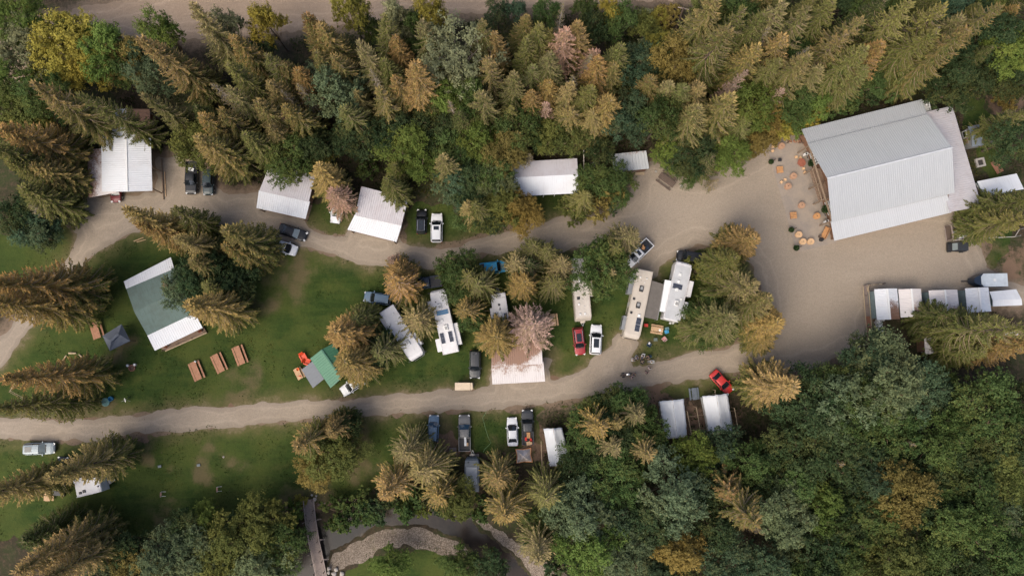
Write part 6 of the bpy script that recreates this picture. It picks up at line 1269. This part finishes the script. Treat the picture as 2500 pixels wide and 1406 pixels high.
for s_ in (1, -1): mb = MB(); mb.box((-.62, s_*.3, .6), (.45, .18, .3)); mb.build('saddlebag', BLACKP, t, bevel=.03)
mb = MB(); mb.poly([(.5, -.2, 1.0), (.5, .2, 1.0), (.42, .16, 1.3), (.42, -.16, 1.3)]); mb.build('windshield', GLASSP, t)
# ---------------------------------------------------------------- trees : (kind, tip px, tip py, height, crown radius, colour)
T = """
c 8 925 25 4.4 orange|c -12 1003 22 3.7 olive|c 102 1165 23 4.4 gold|c -75 1222 22 3.9 gold|c 22 1392 24 4.8 orange|c 75 1425 23 4.0 orange|c -25 675 26 5.2 orange|c -45 735 25 5.0 gold|c 60 690 18 4.0 orange
c 299 521 23 3.9 gold|c 336 545 19 3.2 orange|c 417 578 18 3.3 gold|c 412 515 17 3.4 olive|c 536 563 22 4.1 gold|c 552 600 17 3.7 orange|c 458 642 14 3.6 tan|c 462 742 20 4.6 gold|c 505 700 12 3.6 olive|d 470 690 11 4.1 dark|d 425 700 10 3.1 sage|d 560 690 9 3.8 dark|d 520 640 9 4.0 dark
X 395 690 11 2.4 tan|c 25 388 17 4.3 olive|c 75 400 14 4.0 gold|c -10 300 21 4.8 orange|c -15 350 20 4.5 olive|c 78 218 23 4.6 orange|c 120 240 18 4.2 olive|c 196 234 23 3.3 olive|c 352 236 20 3.0 tan|c 350 86 25 4.2 orange|c 405 125 19 3.6 tan|c 462 20 23 4.0 tan|c 573 84 20 3.8 orange|c 565 156 21 3.8 olive|c 546 206 20 3.6 tan|c 528 268 18 3.4 orange|c 484 335 18 4.2 gold|c 492 292 17 3.9 orange|c 520 340 16 4.2 olive|c 600 330 15 3.6 olive
d 30 40 11 4.5 lime|d 28 110 12 4.7 pale|d 130 95 13 5.4 yellow|d 165 75 11 3.0 mid|d 235 105 13 5.0 lime|d 290 135 12 4.0 amber|d 200 160 11 3.8 yellow|d 110 160 10 3.6 yellow|d 375 62 16 3.0 lime|d 330 125 11 2.8 blue|d 352 170 13 3.4 sage|d 298 170 11 2.8 green|d 545 60 15 2.9 pale|d 640 42 15 3.1 yellow||d 615 135 10 3.4 dark|d 15 200 12 3.8 lime|d 35 255 12 4.1 mid|d 60 300 10 3.8 olive_
c 738 31 21 4.0 rust|c 790 57 20 4.0 orange|c 927 48 19 4.0 olive|c 886 99 21 3.6 tan|c 820 127 18 3.5 orange|c 774 131 17 3.6 orange|c 1035 50 18 4.0 tan|c 1178 60 18 3.6 tan|c 1217 78 16 3.2 orange|c 1000 158 21 4.6 orange|c 1197 143 19 3.9 orange|c 1177 220 19 4.2 tan|c 963 95 16 3.3 orange|c 652 128 19 4.0 olive|c 690 150 15 3.8 orange|c 655 190 17 3.6 tan|c 968 182 17 3.4 orange|c 846 258 15 3.8 olive|c 1254 186 18 3.6 tan|c 924 228 16 3.6 gold||c 940 150 15 3.6 olive|c 700 255 17 3.7 gold|c 620 240 19 3.8 orange|c 650 300 15 3.2 tan|c 720 170 16 3.6 orange
d 842 8 16 2.9 yellow|d 1048 12 16 2.7 yellow|d 965 20 15 2.9 pale|d 1010 55 12 3.0 green|p 1115 115 17 6.2 pale|d 800 205 14 4.7 sage|d 994 358 10 5.2 lime|d 1112 358 9 4.1 green|d 1228 370 11 3.6 amber|d 1200 420 10 3.2 green|c 1081 390 14 3.7 tan|c 1147 500 11 3.2 gold|c 1165 495 12 3.4 olive|d 700 385 10 4.1 green|d 760 350 9 3.8 dark|b 802 380 3.6 1.5 yellow|b 900 408 3.6 2.2 green|c 943 440 14 3.1 olive|c 770 412 15 3.9 gold|x 800 462 13 3.5 pink|d 1110 440 8 4.1 blue|d 1150 430 9 4.0 dark|d 960 300 9 4.0 dark|d 1050 300 10 4.1 dark|d 870 320 9 4.0 dark|d 1150 522 7 3.0 green|c 960 400 9 2.4 olive|d 1230 500 9 4.0 olive_|d 1212 440 9 3.4 sage|d 900 60 9 2.3 green|d 1262 505 9 2.8 amber
c 1282 38 13 3.0 orange|c 1315 70 17 3.8 olive|c 1294 94 16 3.4 olive|x 1378 60 18 4.6 pink|X 1373 2 17 1.6 tan|c 1420 50 17 3.6 orange|c 1337 143 17 4.2 tan|c 1297 160 15 3.6 olive|c 1301 223 14 3.4 orange|c 1387 203 16 3.2 tan|c 1437 208 16 4.0 olive|c 1473 143 17 4.0 orange|c 1516 102 18 3.8 olive|c 1487 232 16 4.6 gold|c 1603 190 15 4.0 orange|c 1632 200 15 3.8 tan|c 1676 206 16 4.5 olive|c 1712 198 16 4.2 tan|c 1783 243 17 5.0 gold|c 1709 268 17 4.6 tan|c 1779 57 24 5.2 tan|x 1818 170 19 2.2 pink|c 1750 6 22 5.0 tan|c 1816 26 22 4.4 olive|c 1852 38 20 4.4 olive|X 1405 185 14 2.6 tan|c 1340 205 13 3.6 gold|c 1240 265 12 3.4 olive|c 1500 165 14 4.0 gold|c 1400 260 13 4.4 gold|c 1460 280 12 4.4 gold|c 1350 80 14 3.6 olive
d 1547 250 12 3.4 blue|d 1520 298 11 2.8 blue|d 1562 300 10 2.6 blue|d 1268 300 11 4.3 green|d 1850 240 13 4.0 lime|d 1615 105 12 2.4 yellow|d 1652 140 14 4.1 amber|d 1497 18 10 2.2 yellow|d 1432 10 9 2.0 green|d 1262 15 9 1.8 blue|d 1520 35 11 2.7 green|d 1552 150 13 3.6 blue|x 1456 115 12 3.6 pink|d 1600 150 11 4.0 dark|d 1580 60 8 2.6 mid|d 1450 60 10 2.9 dark|d 1390 320 9 3.6 olive_|d 1330 320 8 3.2 mid|c 1262 330 10 3.0 gold|d 1215 15 10 2.2 blue|d 1335 20 9 2.4 green|b 1600 68 3.5 3.2 yellow|b 1570 60 3 2.6 pale|b 1630 40 3 2.4 amber
c 1922 4 23 5.0 tan|c 1970 32 22 4.5 tan|c 1928 90 18 4.6 orange|c 1963 140 19 4.4 tan|c 2092 46 20 4.4 tan|c 2062 84 19 4.2 orange|c 2105 120 19 4.6 olive|c 2166 104 18 4.2 orange|c 2228 18 22 5.0 olive|c 2322 14 21 4.8 olive|c 2358 84 22 4.6 orange|c 2432 6 20 4.6 tan|c 2357 46 18 4.4 tan|c 2040 10 18 4.4 olive|c 2150 10 18 4.6 dark|c 1890 150 16 4.4 olive|c 2010 170 14 4.2 tan|c 2100 165 13 4.0 tan|c 2240 105 14 4.2 tan|c 2300 130 14 4.0 tan|c 1845 120 18 4.6 gold|c 2275 70 19 4.8 olive|c 2110 160 14 4.2 olive
d 2452 75 13 5.0 dark|d 2492 105 13 4.4 lime|d 2355 160 11 3.6 dark|d 2005 252 7 2.8 lime|d 1950 235 9 3.8 green|b 1903 292 4 2.8 yellow|b 1962 285 4 2.8 lime|b 1985 280 4 2.6 yellow|b 1930 305 3 2.2 yellow|d 2135 200 8 3.0 green|b 2080 236 4 2.4 green|b 2045 256 4 2.2 green|b 2120 226 4 2.2 dark|b 2170 212 4 2.2 green|d 1880 265 9 3.4 amber|d 2492 330 11 4.2 dark|c 2508 270 14 3.3 olive|d 2430 180 9 4.0 dark|d 2480 180 9 4.4 dark|d 2330 200 9 4.4 dark|b 1880 320 3 2.4 amber|b 2470 230 3 2.4 amber
c 2515 482 14 4.2 olive|c 2505 525 15 4.0 olive|c 2445 505 9 3.0 olive|c 2525 800 26 4.4 olive|c 2450 798 14 4.4 olive|c 2380 812 10 3.8 dark|c 2400 850 13 4.2 olive|c 2500 850 17 5.0 orange||c 2330 775 11 4.2 dark||
c 1200 818 16 4.7 gold|x 1288 800 15 5.2 pink|x 968 688 14 4.2 orange|c 962 655 12 3.6 orange|x 958 632 9 2.0 pink|c 1170 684 13 3.9 olive|c 1142 672 12 3.6 olive|d 1120 670 9 3.8 green|c 1266 634 13 3.3 tan|c 1336 608 12 3.1 olive|c 1368 650 12 3.6 tan|c 1352 685 12 3.4 olive|c 1272 690 12 3.6 gold|c 1295 650 9 4.0 dark|c 1300 610 10 3.6 olive|d 1468 650 11 4.9 green|c 1500 660 11 2.6 tan|c 1540 562 14 3.9 tan|c 1510 592 12 3.3 olive|c 1012 775 13 4.3 tan|c 1140 752 13 3.4 gold|d 1150 775 7 2.3 green|c 832 812 17 5.2 orange|c 842 888 17 4.8 gold|c 862 772 12 3.6 olive|d 890 850 7 4.1 dark|c 930 850 12 4.2 olive
c 1840 577 15 4.4 orange|d 1808 592 8 2.8 mid|c 1806 632 17 3.8 olive|c 1856 690 20 4.8 tan|c 1868 738 18 4.5 tan|c 1790 780 17 4.9 tan|c 1902 782 14 4.4 gold|d 1740 780 8 4.1 green|c 1730 800 10 4.2 olive|c 1820 680 12 4.6 olive|b 1700 660 3 2.2 mid|c 1880 830 8 3.2 gold
c 722 1087 17 4.0 orange|d 795 1115 10 4.0 mid|d 765 1150 8 3.1 amber|d 842 1035 8 2.2 dark|c 800 1045 13 3.4 orange|d 850 1100 7 3.2 mid|c 984 1108 16 4.3 tan|c 1028 1170 17 4.8 gold|c 943 1200 15 4.4 orange|c 1216 1173 12 4.2 orange|c 1230 1262 15 4.6 gold|c 1348 1228 16 4.4 olive|c 1323 1355 15 4.3 tan|c 1465 1045 15 4.4 gold|c 1563 1017 14 3.7 tan|c 1510 1036 12 2.8 gold|c 1497 1102 14 3.8 tan|c 1588 1112 14 3.9 tan|c 1848 1255 18 6.0 orange|c 1933 957 16 5.4 orange|c 1070 1215 11 4.4 gold|c 1800 1200 13 5.0 rust
d 1442 1075 9 4.4 green|d 1530 990 9 3.3 green|d 1588 1062 9 3.6 green|d 1545 1065 8 4.0 dark|d 1455 1000 7 2.6 mid|d 1500 1010 8 4.1 dark
d 2180 925 17 6.5 sage|d 2090 970 15 5.4 green|d 1990 985 14 5.2 dark|d 2060 1000 15 4.9 sage|d 2260 960 14 5.1 blue|d 2140 870 13 4.5 blue|d 2430 1000 15 6.0 green|d 2490 1080 13 4.9 dark|d 2200 1050 13 5.4 green|d 2320 1090 14 4.9 green|d 2050 1110 13 5.4 dark|d 1950 1100 13 4.9 dark|d 2130 1140 12 4.9 dark|d 2210 1210 14 5.2 amber|d 2380 1200 13 5.4 green|d 2460 1160 12 5.2 mid|d 2430 1270 11 5.4 sage|d 2300 1260 12 4.7 dark|d 1930 1260 14 4.9 sage|d 2010 1230 12 4.1 lime|d 2090 1270 12 5.1 dark|d 2360 1300 15 5.8 green|d 2190 1370 14 5.4 mid|d 2090 1350 12 4.9 green|d 2260 1390 13 5.1 green|d 2460 1360 12 5.4 green|d 2000 1370 12 5.1 dark|d 1890 1370 12 4.5 blue|d 1840 1140 12 4.0 green|d 1775 1100 9 3.5 blue|d 1700 1125 10 3.7 lime|d 1650 1210 15 5.3 sage|d 1610 1280 12 4.1 dark|d 1505 1180 11 4.9 green|d 1440 1150 9 4.7 dark|d 1425 1270 13 5.0 sage|d 1450 1340 13 5.0 lime|d 1530 1380 11 5.0 sage|d 1665 1350 13 4.0 amber|d 1755 1300 12 4.1 dark|d 1790 1380 12 4.5 blue|d 1590 1125 8 3.3 dark|d 1400 1210 9 4.5 dark|d 1340 1290 7 3.6 green|d 1730 1200 11 4.0 dark|d 1880 1180 11 4.0 dark|d 2360 1160 12 4.9 dark|d 1960 1180 12 4.6 green|d 2270 1170 12 4.9 dark|d 2340 1400 12 4.9 dark|d 2150 1270 12 4.6 green|d 2495 990 10 4.0 dark|d 1980 1430 12 4.9 green|d 2420 1430 12 4.9 green|d 2140 1180 13 4.1 blue
d 500 1275 7 2.9 lime|d 560 1325 11 5.0 mid|d 640 1300 11 5.0 mid|d 680 1330 10 3.6 green|d 470 1355 10 4.5 sage|d 380 1375 10 4.5 sage|d 620 1380 11 5.0 sage|d 540 1400 10 4.5 mid|d 445 1300 8 3.2 dark|b 700 1270 4 3.0 lime|d 300 1350 8 4.0 dark|d 320 1400 9 4.1 rust_|d 670 1390 8 3.2 green|d 600 1290 8 3.6 dark|c 60 1330 14 5.0 dark
b 820 1262 4 3.2 green|b 880 1240 4 3.0 green|b 850 1290 3.5 2.6 green|b 925 1240 4 2.8 dark|b 990 1235 4 3.0 green|b 1010 1250 3 2.4 lime|b 1060 1218 4 2.6 dark|b 1105 1238 4 2.4 mid|b 1168 1245 4 2.4 green||b 920 1275 3 2.0 amber|d 945 1378 7 3.1 lime|d 1112 1378 7 3.2 green|d 1190 1400 7 3.4 dark||b 1300 1325 3 1.8 dark|b 1150 1350 3 2.4 dark|d 1120 1222 8 3.2 mid||b 1370 1395 4 3.2 dark||b 734 1222 1.6 1.3 yellow
d 65 548 8 3.8 blue|d 30 520 9 3.6 dark|X 65 505 10 3.0 tan|c 45 470 14 4.4 olive|d 95 575 6 2.9 blue|d 1450 440 7 3.0 green|b 1482 470 5 3.0 amber|d 1515 445 7 3.2 green|c 1425 480 8 3.4 olive|b 1465 500 3.6 2.6 amber|b 1495 490 3.6 2.2 blue|d 1640 365 7 2.8 lime|c 1737 385 10 3.4 dark|d 1790 375 8 3.2 lime|d 1850 345 6 2.7 amber|d 1690 370 9 4.0 dark|d 1680 410 5 2.7 green|d 1285 525 7 3.0 amber||b 1400 505 4 2.8 olive_|d 2300 960 10 4.1 green|d 1470 362 8 2.4 dark|||b 1100 1010 0 0.0 dark|d 1205 520 8 3.0 dark
X 683 215 15 2.0 tan|X 1100 245 14 1.8 tan|X 722 200 15 2.4 tan|X 900 165 16 2.0 tan|X 1975 110 17 2.2 tan|X 2290 62 17 2.4 tan|x 690 270 12 2.6 pink|X 1885 60 18 2.6 tan|x 1335 245 12 2.4 pink|X 1440 130 13 2.2 tan|X 1290 375 8 1.6 tan|x 1905 215 13 2.6 pink|X 520 200 17 2.6 tan|X 1750 440 6 1.4 tan|X 2060 1140 12 2.4 tan|X 2230 1090 12 2.6 tan|X 1860 1300 11 2.0 tan
d 1462 1132 8 3.4 dark|d 1545 1120 8 3.6 dark|d 1490 1070 9 4.0 dark|d 1565 1002 8 3.2 green|c 1330 1225 11 2.6 olive
"""
for it in T.replace('\n', '|').split('|'):
    w = it.split()
    if len(w) < 6: continue
    k_, x, y, h, r, cc = w[0], float(w[1]), float(w[2]), float(w[3]), float(w[4]), w[5].rstrip('_')
    if r <= 0: continue
    if k_ in 'dpb' and cc in ('olive', 'rust'): cc = 'mid' if cc == 'olive' else 'amber'
    if k_ == 'b' and cc not in DCOL: cc = 'mid'
    tree(k_, x, y, h, r, cc)
# fill the woods behind with further trees where the list leaves gaps
def inpoly(x, y, pl):
    c = False; n = len(pl)
    for i in range(n):
        x0, y0 = pl[i]; x1, y1 = pl[(i+1) % n]
        if (y0 > y) != (y1 > y) and x < (x1-x0)*(y-y0)/(y1-y0)+x0: c = not c
    return c
WOODS = [([(-120,230),(200,190),(420,150),(700,110),(1000,80),(1400,45),(1690,30),(1720,-80),(2620,-80),(2620,215),(2300,225),(2000,310),(1880,335),(1800,385),(1600,380),(1490,360),(1240,375),(1100,420),(880,380),(640,370),(560,430),(500,370),(380,300),(240,250),(180,330),(120,420),(-120,420)], 'top'),
 ([(1400,1120),(1600,1150),(1850,1080),(1950,980),(2130,900),(2230,880),(2620,980),(2620,1520),(1400,1520),(1360,1260)], 'low'), ([(380,1330),(720,1300),(740,1480),(200,1480)], 'low')]
KEEP = [(1240, 1425, 375, 490), (1480, 1600, 355, 430), (210, 375, 260, 485), (625, 775, 395, 540), (845, 1000, 450, 595), (1950, 2400, 240, 590), (2360, 2430, 300, 360), (840, 935, 355, 395), (1640, 1680, 15, 80), (2230, 2500, 868, 925)]
taken = [(t_['xy'][0], t_['xy'][1], t_['r']) for t_ in TREES]; nfill = 0
for pl, wh in WOODS:
    xs = [p[0] for p in pl]; ys = [p[1] for p in pl]
    for _ in range(2600):
        x = rt.uniform(min(xs), max(xs)); y = rt.uniform(min(ys), max(ys))
        if not inpoly(x, y, pl): continue
        p = P(x, y, 0); con = (rt.random() < .42) if wh == 'top' else False
        r = rt.uniform(2.8, 4.2) if wh == 'top' else rt.uniform(3.2, 5.0)
        if any((p.x-a)**2+(p.y-b)**2 < ((0.42 if wh == 'top' else 0.60)*(r+c))**2+1.2 for a, b, c in taken): continue
        if nfill > 130: break
        i = int(np.clip((p.y-GY0)/GS, 0, ny-1)); j = int(np.clip((p.x-GX0)/GS, 0, nx-1))
        if ROADD[i, j] > -1.0: continue
        h = rt.uniform(10, 16) if wh == 'top' else rt.uniform(7, 11); q = Q(p.x, p.y, h)
        if not (-40 < q[0] < 2540 and -40 < q[1] < 1446): continue
        if wh == 'top' and q[0] < 1700 and q[1] < np.interp(q[0], [0, 180, 300, 430, 700, 1240, 1700], [20, 110, 150, 160, 125, 85, 55])+r*15: continue
        mq = Q(p.x, p.y, h*.6)
        if any(a_-r*13 < mq[0] < b_+r*13 and c_-r*13 < mq[1] < d_+r*13 for a_, b_, c_, d_ in KEEP): continue
        treexy('c' if con else 'd', p.x, p.y, h, r, rt.choice(['olive', 'tan', 'orange', 'olive', 'dark', 'gold'] if con else ['green', 'green', 'dark', 'blue', 'mid', 'lime'] if wh == 'top' else ['dark', 'dark', 'blue', 'green']), q); nfill += 1; taken.append((p.x, p.y, r))
print('trees', len(TREES), 'filled', nfill)
# labels for the trees from what stands near each of them
LM = [('the long white carport', 310, 370), ('the black pickup truck', 466, 434), ('the first pale cabin', 695, 465), ('the second pale cabin', 922, 525), ('the black sedan', 714, 567), ('the black wagon', 1066, 556), ('the white pavilion', 1330, 430), ('the small grey corrugated shed', 1538, 395), ('the dark picnic table', 1630, 438), ('the big lodge', 2170, 410), ('the grey garden shed', 2390, 330), ('the flat white annex', 2440, 455), ('the cottage', 400, 745), ('the gazebo', 283, 825), ('the three picnic tables', 532, 890), ('the green cabin', 800, 895), ('the slanting white motorhome', 985, 815), ('the blue-panelled motorhome', 1090, 785), ('the emblem camper', 1219, 752), ('the rusty carport', 1262, 870), ('the sky blue pickup', 1204, 653), ('the beige trailer', 1425, 705), ('the white pickup', 1557, 620), ('the white motorhome', 1655, 710), ('the fire circle', 1567, 883), ('the red hatchback', 1765, 935), ('the long white tent', 1360, 1090), ('the rightmost white tent', 1753, 1010), ('the middle white tent', 1640, 1025), ('the grey pickup', 1134, 1056), ('the slate grey camper', 1152, 1160), ('the footbridge', 768, 1310), ('the gravel bar', 970, 1310), ('the silver blue suv', 95, 1094), ('the half-hidden camper', 215, 1190), ('the ladder toss frames', 460, 1200), ('the row cabins', 2300, 740), ('the plank walkway', 2120, 775), ('the cargo trailer', 2420, 684), ('the utility pole', 1659, 45), ('the teal round cover', 259, 980), ('the fork of the lanes', 190, 580), ('the highway bend', 300, 50), ('the bottom right corner', 2500, 1406), ('the top right corner', 2500, 0), ('the top left corner', 0, 0), ('the bottom left corner', 0, 1406), ('the middle of the top edge', 1000, 0), ('the car with blue windshield', 1059, 1035)]
def compass(dx, dy):
    a = math.degrees(math.atan2(-dy, dx)) % 360
    return ['right of', 'up-right of', 'above', 'up-left of', 'left of', 'down-left of', 'below', 'down-right of'][int(((a+22.5) % 360)//45)]
ORD = ['nearest', 'second nearest', 'third nearest', 'fourth nearest', 'fifth nearest', 'sixth nearest', 'seventh nearest', 'eighth nearest', 'ninth nearest', 'tenth nearest', 'eleventh nearest', 'twelfth nearest']
buckets = {}
for t_ in TREES:
    x, y = t_['px']; x = min(2500, max(0, x)); y = min(1406, max(0, y))
    ph, lx, ly = min(LM, key=lambda l: math.hypot(l[1]-x, l[2]-y)); d = math.hypot(lx-x, ly-y)
    kindw = {'spruce_tree': 'spruce', 'dead_tree': 'bare dead tree', 'broadleaf_tree': 'leafy tree', 'bush': 'bush'}[t_['kind']]
    wd = t_['word'] if t_['kind'] != 'dead_tree' else 'grey'
    key = (wd, kindw, compass(x-lx, y-ly), ph); buckets.setdefault(key, []).append((d, t_))
for key, l in buckets.items():
    l.sort(key=lambda q: q[0]); wd, kw, dr, ph = key
    for i, (d, t_) in enumerate(l):
        sz = 'tall ' if t_['h'] > 18 else 'small ' if t_['h'] < 9 and kw != 'bush' else ''
        lb = '%s%s %s, %s %s' % (sz, wd, kw, dr, ph) if len(l) == 1 else '%s%s %s, %s %s %s' % (sz, wd, kw, ORD[min(i, 11)], dr, ph)
        t_['o']['label'] = lb
        if t_['kind'] in ('spruce_tree', 'broadleaf_tree'): t_['o']['group'] = 'spruces' if t_['kind'] == 'spruce_tree' else 'leafy trees'
        if kw == 'bush': t_['o']['group'] = 'bushes'
# ---------------------------------------------------------------- undergrowth and grass tufts (uncountable)
rs = np.random.RandomState(4)
def scatter(name, n, cond, size, hmax, colmat, kindlabel, cat, seed, clump=1.6):
    rs = np.random.RandomState(seed); X = rs.uniform(GX0+2, GX1-2, n); Y = rs.uniform(GY0+2, GY1-2, n)
    i = ((Y-GY0)/GS).astype(int); j = ((X-GX0)/GS).astype(int); keep = cond(i, j, X, Y); X = X[keep]; Y = Y[keep]; i = i[keep]; j = j[keep]
    n = len(X); z = ZG[i, j]+rs.rand(n)*hmax*np.clip(vnoise(X, Y, clump, seed)+.6, 0.05, 1)
    c = np.stack([X, Y, z], 1); u = rs.randn(n, 3); u[:, 2] *= .5; u /= np.linalg.norm(u, axis=1)[:, None]; w = np.cross(u, rs.randn(n, 3)); w /= np.linalg.norm(w, axis=1)[:, None]
    s_ = size*rs.uniform(.5, 1.2, n)[:, None]; V = np.stack([c-u*s_, c+w*s_*.55, c+u*s_, c-w*s_*.55], 1).reshape(-1, 3)
    me = bpy.data.meshes.new(name); me.vertices.add(4*n); me.vertices.foreach_set('co', V.astype(np.float32).ravel()); me.loops.add(4*n); me.loops.foreach_set('vertex_index', np.arange(4*n, dtype=np.int32)); me.polygons.add(n); me.polygons.foreach_set('loop_start', np.arange(0, 4*n, 4, dtype=np.int32)); me.polygons.foreach_set('loop_total', np.full(n, 4, np.int32))
    at = me.attributes.new('rnd', 'FLOAT', 'FACE'); at.data.foreach_set('value', np.clip(vnoise(X, Y, 2.5, seed+1)+.5+rs.randn(n)*.2, 0, 1).astype(np.float32)); at = me.attributes.new('tip', 'FLOAT', 'FACE'); at.data.foreach_set('value', (vnoise(X, Y, 7, seed+2) > .25).astype(np.float32))
    me.materials.append(colmat); me.update(calc_edges=True); me.validate(); o = bpy.data.objects.new(name, me); COL.objects.link(o); tag(o, kindlabel, cat, kind='stuff'); return o
forest = (np.maximum(np.maximum(Fl, Fg), np.maximum(Fh, np.maximum(Fw0, Fb))))
PTS = np.array([[t_['xy'][0], t_['xy'][1]] for t_ in TREES])
TD = np.full(XX.shape, 99.0)
for a, b in PTS: TD = np.minimum(TD, np.hypot(XX-a, YY-b))
o = scatter('undergrowth', 420000, lambda i, j, X, Y: (forest[i, j] < -1.2) & (ROADD[i, j] < -1.6) & (TD[i, j] < 8) & ((Y > 0) | (X < 18) | (rs.rand(len(X)) < .35)) & (vnoise(X, Y, 5, 31)+vnoise(X, Y, 1.5, 32)*.6 > -.12), .20, 1.1, LEAF, 'low green undergrowth covering the forest floor', 'undergrowth', 41); o.color = (.026, .042, .013, 1)
o = scatter('grass_tufts', 260000, lambda i, j, X, Y: (forest[i, j] > -1.0) & (Fl[i, j] > -1.0) & (ROADD[i, j] < 0.12) & (Fw0[i, j] < -1.5) & (vnoise(X, Y, 4, 33)+vnoise(X, Y, 1.1, 34)*.8 > .08+.35*(WORN[i, j] > .4)), .13, .16, LEAF, 'ragged tufts of grass scattered over the lawns', 'grass', 42); o.color = (.026, .050, .008, 1)
o = scatter('fallen_litter', 160000, lambda i, j, X, Y: ((TD[i, j] < 5.5) & (vnoise(X, Y, 2, 36) > .02) & (Fw0[i, j] < -1) & (forest[i, j] < 3)), .10, .05, mat('needle_litter', (.11, .07, .042), rough=.95), 'brown needles and fallen leaves under the trees', 'leaf litter', 43)
# parts hang from their things ; nothing else left to do
for o_ in scene.objects:
    if o_.type == 'MESH' and o_.parent is None and not o_.get('label') and o_.get('kind') != 'structure': print('UNLABELLED', o_.name)
